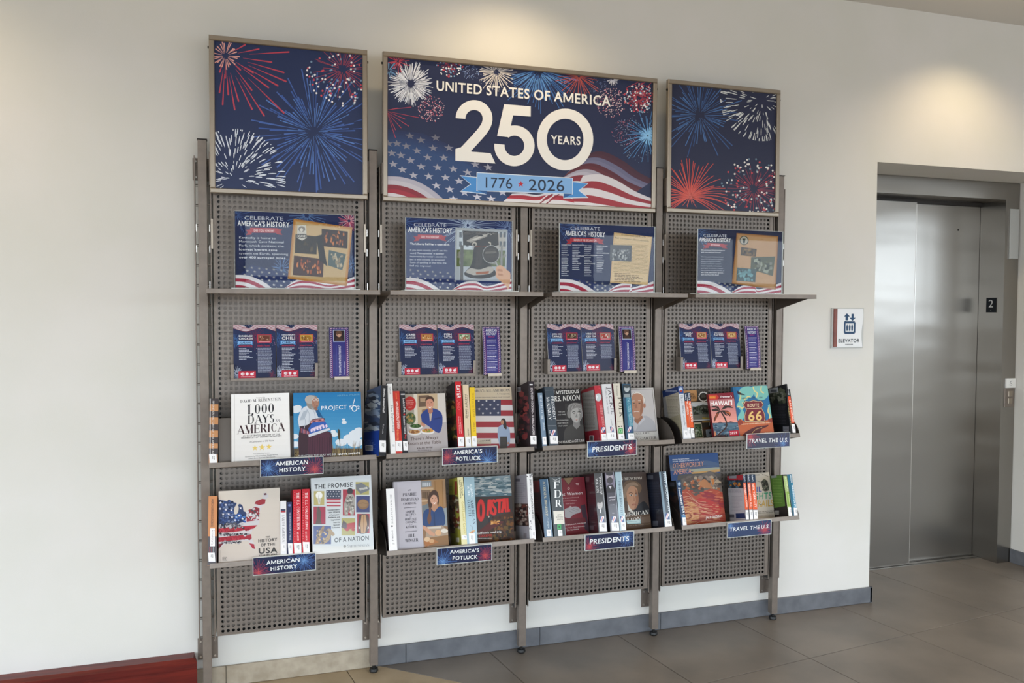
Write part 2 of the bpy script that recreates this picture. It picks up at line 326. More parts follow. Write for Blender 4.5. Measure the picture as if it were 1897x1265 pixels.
    def greek(s, x0, y0, x1, y1, n, c, th=.45, ragged=.25, skew=0):   # body copy too small to read
        s.up(); st = (y1-y0)/n
        for i in range(n):
            y = y0+st*i; xe = x1-(x1-x0)*ragged*s.rnd.random(); x = x0
            while x < xe-1e-6:
                wl = min((x1-x0)*(.05+.12*s.rnd.random()), xe-x); s.Q((x, y+skew*(x-x0)), (x+wl, y+skew*(x+wl-x0)), (x+wl, y+st*th+skew*(x+wl-x0)), (x, y+st*th+skew*(x-x0)), c, False); x += wl+(x1-x0)*.02
        return s
    def burst(s, cx, cy, r0, r1, n, c, w, a0=0, a1=360, jit=.25, sy=1, curve=0, w0=None, cols=None):
        s.up(); rr = s.rnd
        for i in range(n):
            if i % 12 == 11: s.up()
            t = math.radians(a0+(a1-a0)*(i+rr.uniform(-.45, .45))/n); ra = r0*(1+rr.uniform(-jit, jit)); rb = r1*(1+rr.uniform(-jit, jit*.3)); col = rr.choice(cols) if cols else c
            if not curve: s.L(cx+ra*math.cos(t), cy+ra*math.sin(t)*sy, cx+rb*math.cos(t), cy+rb*math.sin(t)*sy, w if w0 is None else w0, col, w)
            else:
                pts = [(cx+(ra+(rb-ra)*k/5)*math.cos(t), cy+(ra+(rb-ra)*k/5)*math.sin(t)*sy+curve*(k/5)**2*abs(math.cos(t))*rb) for k in range(6)]
                for k in range(5): s.L(*pts[k], *pts[k+1], w if w0 is None else w0+(w-w0)*k/5, col, w if w0 is None else w0+(w-w0)*(k+1)/5)
        return s
    def dots(s, cx, cy, r, n, cols, d, hollow=.2, sy=1):
        s.up(); rr = s.rnd
        for i in range(n):
            if i % 20 == 19: s.up()
            t = rr.uniform(0, 2*PI); q = r*(hollow+(1-hollow)*rr.random()**.6); s.E(cx+q*math.cos(t), cy+q*math.sin(t)*sy, d, d, rr.choice(cols), 8, False)
        return s
    def shell(s, cx, cy, r, n, cols, d, w):   # a ball of dots on fine trails
        s.burst(cx, cy, r*.15, r*.85, n//4, 'a84656', w, jit=.4); return s.dots(cx, cy, r, n, cols, d)
    def strokes(s, cx, cy, r0, r1, n, c, w, sy=1, a0=0, a1=360, ln=.18, fall=.0):   # short rounded dashes thrown outward
        s.up(); rr = s.rnd
        for i in range(n):
            if i % 5 == 4: s.up()
            t = math.radians(rr.uniform(a0, a1)); q = r0+(r1-r0)*math.sqrt(rr.random()); l = r1*ln*(.4+q/r1)
            x0, y0 = cx+q*math.cos(t), cy+q*math.sin(t)*sy; x1, y1 = cx+min(q+l, r1*1.02)*math.cos(t), cy+min(q+l, r1*1.02)*math.sin(t)*sy+fall*l
            s.L(x0, y0, (x0+x1)/2, (y0+y1)/2-fall*l*.2, w*.5, c, w); s.L((x0+x1)/2, (y0+y1)/2-fall*l*.2, x1, y1, w, c, w*.7)
        return s
    def bands(s, A, B_, cols):   # wavy stripes between two curves with equally many points
        s.up(); n = len(cols)
        for k in range(n):
            for i in range(len(A)-1):
                f = lambda j, t: (A[j][0]+(B_[j][0]-A[j][0])*t, A[j][1]+(B_[j][1]-A[j][1])*t)
                s.raw([s.H(*p) for p in (f(i, k/n), f(i+1, k/n), f(i+1, (k+1)/n), f(i, (k+1)/n))], cols[k])
        return s
    def mottle(s, x0, y0, x1, y1, n, cols, r, asp=1.0):
        s.up(); rr = s.rnd
        for i in range(n):
            q = r*rr.uniform(.4, 1.2); cx, cy = rr.uniform(x0, x1), rr.uniform(y0, y1); a = rr.uniform(0, 6); k = rr.randint(4, 6)
            pts = [s.H(cx+q*asp*math.cos(a+2*PI*j/k)*rr.uniform(.8, 1.1), cy+q*math.sin(a+2*PI*j/k)) for j in range(k)]
            s.raw(pts, rr.choice(cols))
            if i % 12 == 11: s.up()
        return s
    def build(s, name, m, parent, mat=None):
        assert s.z < (250 if 'poster' in name else 170), (name, s.z)
        me = bpy.data.meshes.new(name); me.from_pydata(s.v, [], s.f); me.materials.append(m)
        ca = me.color_attributes.new('Col', 'FLOAT_COLOR', 'CORNER'); buf = []
        for p, c in zip(me.polygons, s.c): buf += [c[0], c[1], c[2], 1.0]*p.loop_total
        ca.data.foreach_set('color', buf); o = link(name, me, parent)
        if mat is not None: o.matrix_local = mat
        return o
def spline(pts, n=4):   # smooth a list of points
    out = []
    for i in range(len(pts)-1):
        p0, p1, p2, p3 = pts[max(i-1, 0)], pts[i], pts[i+1], pts[min(i+2, len(pts)-1)]
        for k in range(n):
            t = k/n; out.append(tuple(.5*((2*b)+(c-a)*t+(2*a-5*b+4*c-d)*t*t+(3*b-a-3*c+d)*t**3) for a, b, c, d in zip(p0, p1, p2, p3)))
    return out+[pts[-1]]

# ================================================================= THE SETTING
BW = .6537
def struct(mb, name, m, parent=None):
    o = mb.build(name, m, parent)
    if parent is None: o['kind'] = 'structure'
    return o
def st_empty(name):
    o = bpy.data.objects.new(name, None); COL.objects.link(o); o['kind'] = 'structure'; return o
OX0, OX1, OZ = 3.243, 4.57, 2.281      # the elevator recess
# back wall, in one piece around the recess
b = MB(); b.box(-5, WY, -.02, OX0, WY+.6, CEIL); b.box(OX1, WY, -.02, 9, WY+.6, CEIL); b.box(OX0, WY, OZ, OX1, WY+.6, CEIL)
struct(b, 'wall_back', M['wall'])
b = MB(); b.box(-5, -8, CEIL, 9, WY+.6, CEIL+.1); struct(b, 'ceiling', M['ceil'])
# side and front walls with their window openings
def wall_win(name, axis, at, a0, a1, wins, z0, z1, th=.15):
    b = MB()
    def bx(p0, p1, q0, q1):
        if axis == 'y': b.box(p0, at, q0, p1, at+th, q1)
        else: b.box(at, p0, q0, at+th, p1, q1)
    bx(a0, a1, 0, z0); bx(a0, a1, z1, CEIL); e = a0
    for w0, w1 in wins: bx(e, w0, z0, z1); e = w1
    bx(e, a1, z0, z1); struct(b, name, M['wall'])
wall_win('wall_front', 'y', -8.15, -5, 9, ((-4.6, -.4), (.2, 4.4), (5.0, 8.6)), .25, 2.65)
wall_win('wall_left', 'x', -5.15, -8, WY+.6, ((-7.4, -4.3), (-4.0, -.6)), .2, 2.65)
wall_win('wall_right', 'x', 9, -8, WY+.6, ((-7.6, -4.4), (-4.2, -.9)), 1.3, 2.7)
nw = 1
def window(axis, at, a0, a1, z0, z1, n):
    global nw
    b = MB(); t = .05
    for k in range(n+1):
        a = a0+(a1-a0)*k/n
        lo, hi = max(a-t/2, a0), min(a+t/2, a1)
        if axis == 'y': b.box(lo, at, z0, hi, at+.06, z1)
        else: b.box(at, lo, z0, at+.06, hi, z1)
    for z in (z0, z0+(z1-z0)*.68, z1-t):
        if axis == 'y': b.box(a0, at, z, a1, at+.06, z+t)
        else: b.box(at, a0, z, at+.06, a1, z+t)
    o = st_empty('window_%d' % nw); nw += 1; b.build('window_frame', M['glass'], o)
for a0, a1 in ((-4.6, -.4), (.2, 4.4), (5.0, 8.6)): window('y', -8.1, a0, a1, .25, 2.65, 3)
for a0, a1 in ((-7.4, -4.3), (-4.0, -.6)): window('x', -5.1, a0, a1, .2, 2.65, 2)
for a0, a1 in ((-7.6, -4.4), (-4.2, -.9)): window('x', 9.03, a0, a1, 1.3, 2.7, 2)

# floor: a grout bed with porcelain tiles laid at a slight angle to the wall, beige stone beyond a diagonal joint
floor = MB().box(-5, -8, -.06, 9, WY+.6, -.012).build('floor', M['grout']); floor['kind'] = 'structure'
ga = math.radians(7.6); gu = Vector((math.cos(ga), math.sin(ga))); gv = Vector((-math.sin(ga), math.cos(ga)))
def halfplane(P, n, d):
    Q = []
    for i, q in enumerate(P):
        a = P[i-1]; da, db = a.dot(n)-d, q.dot(n)-d
        if (da >= 0) != (db >= 0): Q.append(a+(q-a)*(da/(da-db)))
        if db >= 0: Q.append(q)
    return Q
dg_dir = Vector((math.cos(math.radians(-41.8)), math.sin(math.radians(-41.8)))); dg_n = Vector((-dg_dir.y, dg_dir.x)); dg_d = Vector((.675, .075)).dot(dg_n)
tiles_n = 0
for i in range(-9, 15):
    for j in range(-8, 3):
        u0, u1 = .551+.6204*i+.0015, .551+.6204*(i+1)-.0015; v0, v1 = -.752+1.24*j+.0015, -.752+1.24*(j+1)-.0015
        base = [gu*u0+gv*v0, gu*u1+gv*v0, gu*u1+gv*v1, gu*u0+gv*v1]
        for side, mt in ((1, M['tile']), (-1, M['beige'])):
            P = halfplane(base, dg_n*side, dg_d*side+.0012)
            for n_, d_ in ((Vector((0, -1)), -(WY+.55)), (Vector((0, 1)), -7.9), (Vector((1, 0)), -4.9), (Vector((-1, 0)), -8.9)): P = halfplane(P, n_, d_) if P else P
            # keep tiles in front of the wall (or inside the recess)
            if len(P) < 3: continue
            if max(p.x for p in P) < OX0 or min(p.x for p in P) > OX1: P = halfplane(P, Vector((0, -1)), -(WY+.01))
            if len(P) < 3: continue
            if min(p.y for p in P) < -4.6 and side == 1 and j < -5: continue
            c = .0012; cx = sum(p.x for p in P)/len(P); cy = sum(p.y for p in P)/len(P); mb = MB(); n = len(P)
            ar = sum(P[k-1].x*P[k].y-P[k].x*P[k-1].y for k in range(n))
            if abs(ar) < .004: continue
            P = P if ar > 0 else P[::-1]
            mb.v = [(p.x, p.y, -.0125) for p in P]+[(p.x, p.y, -c) for p in P]+[(p.x+(cx-p.x)*c*3, p.y+(cy-p.y)*c*3, 0) for p in P]
            for r in (0, n): mb.f += [(r+k, r+(k+1) % n, r+n+(k+1) % n, r+n+k) for k in range(n)]
            mb.f.append(tuple(2*n+k for k in range(n))); mb.build('tile', mt, floor); tiles_n += 1
# baseboards
bb = MB().box(-5, WY-.004, 0, OX0+.004, WY, .0795).build('baseboard_back', M['grout']); bb['kind'] = 'structure'
xs = [-4.8+.0]; seam = [-.54-.61*k for k in range(7, -1, -1)]+[.068]
for x0, x1 in zip(seam, seam[1:]): MB().bev(x0+.001, WY-.013, .001, x1-.001, WY-.0035, .0814, .0015).build('tile', M['bbeige'], bb)
MB().bev(.069, WY-.013, .001, .667, WY-.0035, .0814, .0015).build('tile', M['bbeige'], bb)
seam = [.6685, .799, 1.411, 2.022, 2.634, OX0+.012]
for x0, x1 in zip(seam, seam[1:]): MB().bev(x0+.001, WY-.013, .001, x1-.001, WY-.0035, .0814, .0015).build('tile', M['bdark'], bb)
MB().box(OX0+.0, WY-.013, .001, OX0+.012, .49, .0814).build('tile', M['bdark'], bb)
br_ = MB().box(OX1-.012, .10, .001, OX1-.0005, .378, .0814).build('baseboard_right', M['bdark']); br_['kind'] = 'structure'

# elevator entrance
JX, JY = 4.461, .383
el = st_empty('door_1')
b = MB(); b.box(JX, JY, 0, OX1-.003, WY+.59, OZ-.002); b.box(OX0+.002, JY, 2.180, JX, WY+.59, OZ-.002); b.build('door_frame', M['steel'], el)
MB().box(OX0+.002, .520, .003, 3.932, .545, 2.158).build('door_panel', M['steel'], el)
MB().box(3.9295, .5188, .01, 3.9325, .5198, 2.15).build('edge_highlight', M['pin'], el)  # thin bright strip, a painted highlight along the panel's edge
rp = MB().box(3.905, .562, .003, JX-.002, .585, 2.160).build('door_panel', M['steel'], el)
MB().cyl((4.29, .5615, 2.012), (4.29, .5595, 2.012), .006, 12).build('key_hole', M['black'], rp)
MB().box(OX0+.002, .60, 0, JX-.002, .66, 2.17).build('door_gap', M['dark'], el)
b = MB(); b.box(OX0+.002, .500, -.011, JX-.001, .598, .0025); b.build('sill', M['steel'], el)
b = MB(); b.box(OX0+.002, .512, .0027, JX-.001, .518, .0030); b.box(OX0+.002, .549, .0027, JX-.001, .557, .0030); b.build('sill_groove', M['dark'], el)
b = MB(); b.box(OX0+.002, .548, 2.156, JX-.001, .560, 2.1795); b.build('top_track', M['dark'], el)
# floor number plate on the jamb
fp = thing('floor_number_plate', 'small black plate reading 2 on the steel elevator jamb', 'sign', (JX, .466, 1.512))
MB().box(-.003, -.035, 0, -.0004, .035, .088).build('plate', M['dark'], fp)
ik = Ink(.07, .088, [(122, 218), (198, 218), (198, 335), (122, 335)], '23282d'); ik.T('2', 141, 294, 175, 294, 64, 'd8dadb'); ik.E(158, 318, 3, 3, '8a8d8f', 8)
ik.build('plate_print', M['matte'], fp, Matrix.Translation((-.0032, .035, 0)) @ Matrix.Rotation(-PI/2, 4, 'Z'))
# call buttons
cp = thing('elevator_call_panel', 'grey call button panel under a white card on the steel elevator jamb', 'control panel', (4.484, JY, .945))
MB().bev(0, -.006, 0, .074, -.0002, .115, .002).build('button_plate', M['metal'], cp)
for z in (.02, .062): MB().bev(.026, -.010, z, .058, -.0062, z+.034, .002).build('button', M['frame'], cp)
MB().box(.006, -.0085, .116, .080, -.0002, .172).build('card', M['signwhite'], cp)
ik = Ink(.074, .056, None, 'e6e6e3'); ik.ring(50, 40, 10, 16, 6, 10, '3b3b3b', n=16); ik.T('call', 42, 78, 58, 78, 8, '555555'); ik.greek(30, 66, 70, 74, 1, '777777'); ik.build('card_print', M['matte'], cp, Matrix.Translation((.006, -.0087, .116)))
hl = thing('elevator_hall_lantern', 'tall pale frosted light cover high on the right elevator jamb', 'light fixture', (4.487, JY, 1.832))
MB().bev(0, -.010, 0, .070, -.0002, .295, .002).build('lens', M['signgrey'], hl)
MB().box(-.003, -.004, -.003, .073, -.0001, .298).build('backplate', M['steel'], hl)
# ELEVATOR sign
sg = thing('elevator_sign', 'white ELEVATOR wall sign with arrows and a red-brown strip', 'sign', (2.972, WY, 1.330))
MB().bev(0, -.010, 0, .196, -.0003, .203, .001).build('backing', M['signgrey'], sg)
wv = [(.022, .004), (.022, .199)]+[(.186+.005*math.sin(t*2*PI/14+.5), .199-.195*t/14) for t in range(15)]
b = MB(); b.prism(wv, 1, -.0125, -.0103); b.build('face', M['signwhite'], sg)
MB().bev(.009, -.016, .006, .030, -.0102, .199, .002).build('wood_strip', M['signred'], sg)
ik = Ink(.150, .195, [(462, 880), (592, 880), (592, 1095), (462, 1095)]); cc = '35506f'
ik.P([(511, 905), (528, 924), (518, 924), (518, 945), (504, 945), (504, 924), (496, 924)], cc); ik.P([(542, 948), (525, 930), (536, 930), (536, 908), (548, 908), (548, 930), (558, 930)], cc)
ik.R(500, 950, 554, 1020, cc); ik.E(503, 953, 5, 5, cc); ik.R(496, 955, 558, 1015, cc); ik.R(505, 962, 549, 1008, 'e6e8ea'); ik.R(527, 958, 529, 1010, cc)
for x in (514, 527, 540): ik.E(x, 971, 4.5, 4.5, cc, 10); ik.P([(x-5, 977), (x+5, 977), (x+4, 1003), (x-4, 1003)], cc)
ik.T('ELEVATOR', 469, 1068, 581, 1068, 20, '39404a', 'b'); ik.greek(505, 1077, 547, 1084, 1, '8e9296', .8, .05)
ik.build('sign_print', M['matte'], sg, Matrix.Translation((.032, -.0127, .004)))

# low dark red wooden ledge along the wall, left of the rack
lg = thing('wooden_ledge', 'low dark red wooden ledge along the wall left of the rack', 'ledge', (-2.5, WY, 0))
c = .018; prof = [(-.0005, 0), (-.075, 0), (-.075, .150-c*.6), (-.058, .150), (-.0005, .150)]
b = MB(); b.v = []; n = len(prof); b.v = [(0, p, q) for p, q in prof]+[(2.462-(.0 if q < .14 else .014), p, q) for p, q in prof]
b.f = [(i, (i+1) % n, n+(i+1) % n, n+i) for i in range(n)]+[tuple(range(n-1, -1, -1)), tuple(n+i for i in range(n))]; b.build('ledge_body', M['wood'], lg)
MB().box(.0, -.0765, .112, 2.461, -.0752, .1135).build('bead', M['wood'], lg)

# ================================================================= THE RACK
rack = thing('display_rack', 'taupe metal wall rack with perforated panels between five posts', 'shelving rack', (0, 0, 0))
PW, PD, PT = .0325, .032, 2.165
def mk_post():
    p = MB().bev(-PW/2, 0, .032, PW/2, PD, PT, .0012).build('post', M['metal'])
    f = MB(); f.cyl((0, PD/2, 0), (0, PD/2, .006), .015, 16, .019); f.cyl((0, PD/2, .006), (0, PD/2, .016), .019, 16, .017); f.cyl((0, PD/2, .016), (0, PD/2, .0319), .007, 8)
    f = f.build('foot', M['black'], p); cpb = MB().box(-PW/2-.002, -.002, PT+.0002, PW/2+.002, PD+.002, PT+.004).build('end_cap', M['dark'], p)
    return p
def copy1(o, parent, loc=None):
    c_ = o.copy(); COL.objects.link(c_); c_.parent = parent
    if loc is not None: c_.location = loc
    return c_
def copy_tree(o, parent=None, loc=None):
    c_ = copy1(o, parent, loc)
    for ch in list(o.children): copy_tree(ch, c_)
    return c_
post = mk_post(); post.parent = rack
rods = []
for sx in (-1, 1):
    r_ = MB().box(sx*.029-.0022, .012, .205, sx*.029+.0022, .0175, 2.105).build('ladder_rail', M['metal'], rack); rods.append(r_)
    MB().box(sx*.029-.0018, .0176, .206, sx*.029+.0018, .056, 2.104).build('rail_web', M['dark'], r_)  # side of the rail, its shade put in as dark material
b = MB()
for k in range(25):
    z = .222+.0772*k; b.box(-.0264, .0345, z-.0022, .0264, .0375, z+.0022); b.box(-.0264, .0345, z-.0075, .0264, .0365, z-.0055)
lad = b.build('ladder_rungs', M['metal'], rack); lad['kind'] = 'stuff'
brk = MB().box(-.038, WY-.0065, .118, .038, WY-.0002, .204).build('wall_bracket', M['metal'], rack)
MB().box(-.010, PD+.0002, .135, .010, WY-.0067, .185).build('spacer', M['metal'], brk)
b = MB()
for sx in (-1, 1):
    for z in (.130, .192): b.cyl((sx*.027, WY-.0066, z), (sx*.027, WY-.0095, z), .0042, 8)
scr = b.build('screws', M['pin'], brk); scr['kind'] = 'stuff'
hooks = MB()
for z0 in (1.735, 1.815):
    for sx in (-1, 1): hooks.box(sx*.024-.0015, .008, z0, sx*.024+.0015, .017, z0+.028)
hooks.build('hook_pins', M['pin'], rack)['kind'] = 'stuff'
first = True
for i in range(5):
    x = BW*i
    if i:
        copy_tree(post, rack, (x, 0, 0)); copy1(lad, rack, (x, 0, 0)); [copy_tree(q_, rack, (x, 0, 0)) for q_ in rods]; copy_tree(brk, rack, (x, 0, 0))
        copy1([c_ for c_ in rack.children if c_.name == 'hook_pins'][0], rack, (x, 0, 0))
    t_ = copy_tree(brk, rack, (x, 0, 1.90))
# perforated panels: a sheet with real holes over a solid back, inside a folded rim
PIT, RAD, NC, NR, PX0, PZ0 = .01963, .00625, 28, 89, .0586, .2440
PZT = PZ0+PIT*NR+.005
def perforated():
    V, Fc = [], []
    ang = [math.radians(15+30*k) for k in range(12)]; hc = [(math.cos(a), math.sin(a)) for a in ang]
    sq = [(c_/max(abs(c_), abs(s_)), s_/max(abs(c_), abs(s_))) for c_, s_ in hc]
    for r in range(NR):
        for c_ in range(NC):
            cx, cz = PX0+PIT*c_, PZ0+PIT*r; b_ = len(V)
            V += [(cx+p*PIT/2, .011, cz+q*PIT/2) for p, q in sq]+[(cx+p*RAD, .011, cz+q*RAD) for p, q in hc]+[(cx+p*RAD, .0132, cz+q*RAD) for p, q in hc]
            for k in range(12):
                k2 = (k+1) % 12; Fc.append((b_+k, b_+k2, b_+12+k2, b_+12+k)); Fc.append((b_+12+k, b_+12+k2, b_+24+k2, b_+24+k))
    me = bpy.data.meshes.new('perforated_sheet'); me.from_pydata(V, [], Fc); me.materials.append(M['panel']); return me
pme = perforated()
xa, xb = PX0-PIT/2, PX0+PIT*(NC-.5); za, zb = PZ0-PIT/2, PZ0+PIT*(NR-.5); xo0, xo1, zo0 = .0375, .6165, .2265
bmx = MB()
for q in ((xo0, zo0, xa, PZT), (xb, zo0, xo1, PZT), (xa, zo0, xb, za), (xa, zb, xb, PZT)): bmx.box(q[0], .0095, q[1], q[2], .0115, q[3])
bmx.box(xo0, .0115, zo0, xo0+.002, .031, PZT); bmx.box(xo1-.002, .0115, zo0, xo1, .031, PZT); bmx.box(xo0, .0115, zo0, xo1, .031, zo0+.002)
rim = bmx.build('panel_rim', M['metal'], None)
# (the shell around each sheet is shared by all four panels)
b = MB(); b.box(xa+.010, .0215, PZ0+.003, xb-.0175, .0225, PZT); back = b.build('back_sheet', M['panel'], None)
b = MB(); b.box(xa, .0102, 1.4255, xb, .0109, 1.4265); jn = b.build('sheet_joint', M['dark'], None); inn = MB().box(xo0+.002, .0292, zo0+.002, xo1-.002, .0305, PZT).build('rear_cover', M['black'], None)
clp = []
for z in (1.75, .95):
    clp += [MB().box(xo0-.008, .004, z, xo0-.001, .016, z+.115).build('clip_plate', M['frame'], None), MB().box(xo1+.001, .004, z, xo1+.008, .016, z+.115).build('clip_plate', M['frame'], None)]
for i in range(4):
    pan = link('perforated_panel', pme, rack, (BW*i, 0, 0))
    for k, o in enumerate((rim, back, jn, inn, *clp)):
        q = o if i == 0 else copy1(o, pan)
        q.parent = pan
# flat shelves
def flat_shelf(i, label):
    t = thing('flat_shelf', label, 'shelf', (BW*i+.019, 0, 1.572), 'flat shelves carrying the acrylic signs'); w = BW-.038
    b = MB(); b.bev(0, -.295, 0, w, -.292, .018, .001); b.box(.0005, -.292, .0155, w-.0005, -.002, .018); b.box(.0, -.292, .0, .0015, -.002, .0155); b.box(w-.0015, -.292, 0, w, -.002, .0155); b.box(.0015, -.292, 0, w-.0015, -.288, .003); b.build('shelf_board', M['metal'], t)
    for x in (.0016, w-.0036):
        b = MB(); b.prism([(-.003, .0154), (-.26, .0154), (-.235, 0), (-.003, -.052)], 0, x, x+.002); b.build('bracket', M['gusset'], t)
    for x in (.003, w-.006): MB().box(x, .0006, .0182, x+.003, .005, .052).build('hook', M['pin'], t)
    return t
for i, l in enumerate(('flat metal shelf under the cave sign, leftmost of four', 'flat metal shelf under the bell sign', 'flat metal shelf under the declaration sign', 'flat metal shelf under the forest sign, rightmost of four')): flat_shelf(i, l)
# slanted book shelves; everything on them shares their tilt
TILT = math.radians(14); RX = Matrix.Rotation(-TILT, 4, 'X')
ROWY = {'A': -.190, 'B': -.196}; ROWZ = {'A': .951, 'B': .568}
SN = {'A': ['big white 1,000 DAYS book, upper row', 'ALL AMERICAN flag cookbook, upper row', 'first PRESIDENTS books, upper row', 'ROUTE 66 book, upper row'], 'B': ['flag map book and two red spines, lower row', 'PRAIRIE HOMESTEAD cookbook, lower row', 'red First Women book, lower row', 'OTHERWORLDLY AMERICA book, lower row']}
def book_shelf(i, row):
    z = ROWZ[row]+(.011 if (row == 'B' and i == 0) else 0); y = ROWY[row]; w = BW-.038
    t = thing('slanted_shelf', 'slanted metal book shelf holding the '+SN[row][i], 'shelf', group='slanted book shelves', mat=Matrix.Translation((BW*i+.019, y, z)) @ RX)
    b = MB(); b.bev(0, -.0035, -.019, w, -.0008, 0, .0008); b.box(.0005, -.0008, -.010, w-.0005, .185, -.0075); b.box(.0005, .183, -.010, w-.0005, .185, .03); b.build('shelf_board', M['metal'], t)
    ey = .186
    skip = {('A', 0): (0, 1), ('B', 0): (0,), ('A', 1): (1,), ('B', 1): (1,)}.get((row, i), ())   # ends hidden behind the outermost books
    for q_, x in enumerate((.0005, w-.0025)):
        if q_ in skip: continue
        pts = [(-.0005, -.018)]+[(.186-(.1865)*math.cos(a), -.006+.125*math.sin(a)) for a in [PI/2*k/12 for k in range(13)]]+[(.186, -.018)]
        b = MB(); b.prism(pts, 0, x-.0012 if x < .1 else x+.0012, (x-.0012 if x < .1 else x+.0012)+.002); b.build('end_bracket', M['dark'] if q_ == 0 else M['gusset'], t)  # left bracket darker than its twin: shade painted into the metal
    return t
for row in 'AB':
    for i in range(4): book_shelf(i, row)
# poster frames
def poster_frame(label, x0, z0, x1, z1, yb, yt, group=None):
    Hh = z1-z0; ang = math.atan2(yb-yt, Hh); t = thing('poster_frame', label, 'poster', mat=Matrix.Translation((x0, yb, z0)) @ Matrix.Rotation(ang, 4, 'X')); w = x1-x0; f = .0195
    t['label'] = label
    for k, (a, b_, c_, d) in enumerate(((0, 0, w, f), (0, Hh-f, w, Hh), (0, f+.0003, f, Hh-f-.0003), (w-f, f+.0003, w, Hh-f-.0003))): 
        q = MB(); q.bev(a, 0, b_, c_, .022, d, .003); q.build('frame_bar', M['frame'], t)
    MB().box(f-.002, .012, f-.002, w-f+.002, .016, Hh-f+.002).build('backing', M['dark'], t)
    for x in (-.0045, w): MB().cyl((x, .012, Hh-.045), (x+.0045, .012, Hh-.045), .005, 8).build('edge_knob', M['black'], t)
    for x in (-.0035, w+.0005): MB().box(x, .006, .03, x+.003, .045, .155).build('hook_plate', M['metal'], t)
    return t, w-2*f, Hh-2*f, f
def place_print(ik, t, f): return ik.build('poster_print', M['poster'], t, Matrix.Translation((f, .0118, f)))
NAVY = '30395a'
# left poster
t, w, h, f = poster_frame('poster of four fireworks on navy, far left and highest', .029, 1.9585, .626, 2.5525, -.045, -.045)
k = Ink(w, h, [(142, 92), (1192, 190), (1203, 1193), (148, 1135)], '28355c', 3)
k.burst(850, 735, 110, 400, 66, '4d6fb8', 9, jit=.5, w0=2.5, cols=['4d6fb8', '5a80c8', '3f5fa8', '4666ae']).burst(850, 735, 60, 240, 40, '5b86cf', 5, jit=.6, w0=1.5).burst(850, 735, 280, 440, 22, '4a68b0', 9, jit=.2, w0=3)
k.up()
for ex, ey in ((360, 118), (455, 148), (668, 168), (545, 240), (632, 313), (648, 376), (590, 407), (523, 420), (633, 600), (493, 620), (408, 573), (285, 575), (312, 515), (240, 470), (178, 455), (200, 540), (405, 437), (415, 315), (218, 352), (325, 295), (180, 310)):
    a = .38; k.L(220+(ex-220)*a, 195+(ey-195)*a, ex, ey, 1.5, 'c4485a', 11); k.E(ex, ey, 5.5, 5.5, 'c4485a', 8, False)
k.burst(220, 195, 22, 95, 24, 'e6a9a0', 9, jit=.25, w0=1.5)
k.shell(1055, 290, 262, 150, ['f2eef0', 'f2eef0', 'd2505f', '7f9bb8'], 7.5, 3.5)
k.strokes(275, 1070, 25, 365, 190, 'e4ebf6', 7.5, .98, 178, 375, .15, .12).strokes(275, 1070, 15, 130, 26, 'e4ebf6', 5.5, .98, 0, 360, .3)
place_print(k, t, f)
# right poster
t, w, h, f = poster_frame('narrow poster of fireworks on dark navy, far right', 1.987, 1.9655, 2.5855, 2.5645, -.025, -.025)
k = Ink(w, h, [(207, 115), (1050, 190), (1030, 1150), (188, 1118)], '2a2f4a', 5)
k.burst(430, 360, 80, 320, 50, '3f6095', 8, jit=.5, w0=2, cols=['3f6095', '4c73ab', '365488']).burst(430, 360, 45, 200, 34, '4f7ab5', 4.5, jit=.5, w0=1.5)
k.strokes(935, 235, 25, 330, 170, 'dfe2e0', 6.5, 1, -25, 205, .16, -.05).strokes(935, 235, 15, 120, 22, 'dfe2e0', 5, 1, 0, 360, .3)
k.burst(350, 1025, 10, 350, 46, 'd0584f', 4.5, 150, 390, .3, 1, .28, w0=7); k.burst(350, 1025, 6, 90, 22, 'd86a60', 3.5, jit=.4)
k.shell(865, 960, 262, 170, ['efeae4', 'efeae4', 'cf4f58', '6f8799'], 8, 3)
place_print(k, t, f)
# big banner
t, w, h, f = poster_frame('wide banner reading UNITED STATES OF AMERICA 250 YEARS', .6895, 1.9585, 1.926, 2.558, -.030, -.036)
k = Ink(w, h, [(60, 92), (1790, 258), (1780, 1070), (68, 1000)], '272f50', 7)
for i in range(9): k.P([(60, 560+i*12), (300, 590+i*14), (560, 700+i*10), (720, 830+i*6), (850, 990+i*3), (830, 1050), (60, 1010)], ['28335a', '29365e', '2a3962', '2b3c66', '2c3f6a', '2d426e', '2e4572', '2f4876', '304a78'][i])
for i, (x, y) in enumerate(((212, 605), (285, 633), (380, 617), (128, 655), (190, 672), (260, 702), (365, 685), (468, 683), (95, 718), (155, 732), (218, 765), (330, 745), (435, 747), (105, 790), (165, 825), (288, 805), (395, 810), (498, 820), (590, 842), (238, 862), (338, 868), (447, 875), (535, 898), (388, 928), (475, 952), (570, 972), (655, 1000), (745, 1012), (500, 1015), (640, 790), (725, 808), (818, 970), (72, 655))):
    q = (y-600)/400; c_ = [(.42+.42*q)]*2+[.48+.42*q]; k.star(x, y, 25, c_, 1.3, .15, up=(i == 0))
A = spline([(60, 868), (150, 872), (260, 900), (360, 955), (450, 1030)]); Bq = spline([(60, 1030), (90, 1032), (130, 1040), (170, 1045), (200, 1050)])
k.bands(A, Bq, ['b9b5c4', 'c9c5cf', '8c2c3a', 'a43040', 'dcd8de', 'e8e4e8'])
A = spline([(1235, 868), (1300, 770), (1390, 712), (1480, 706), (1600, 762), (1700, 835), (1800, 885)], 5); Bq = spline([(1000, 1060), (1090, 1030), (1180, 1010), (1260, 1015), (1340, 1050), (1420, 1075), (1500, 1090)], 5)
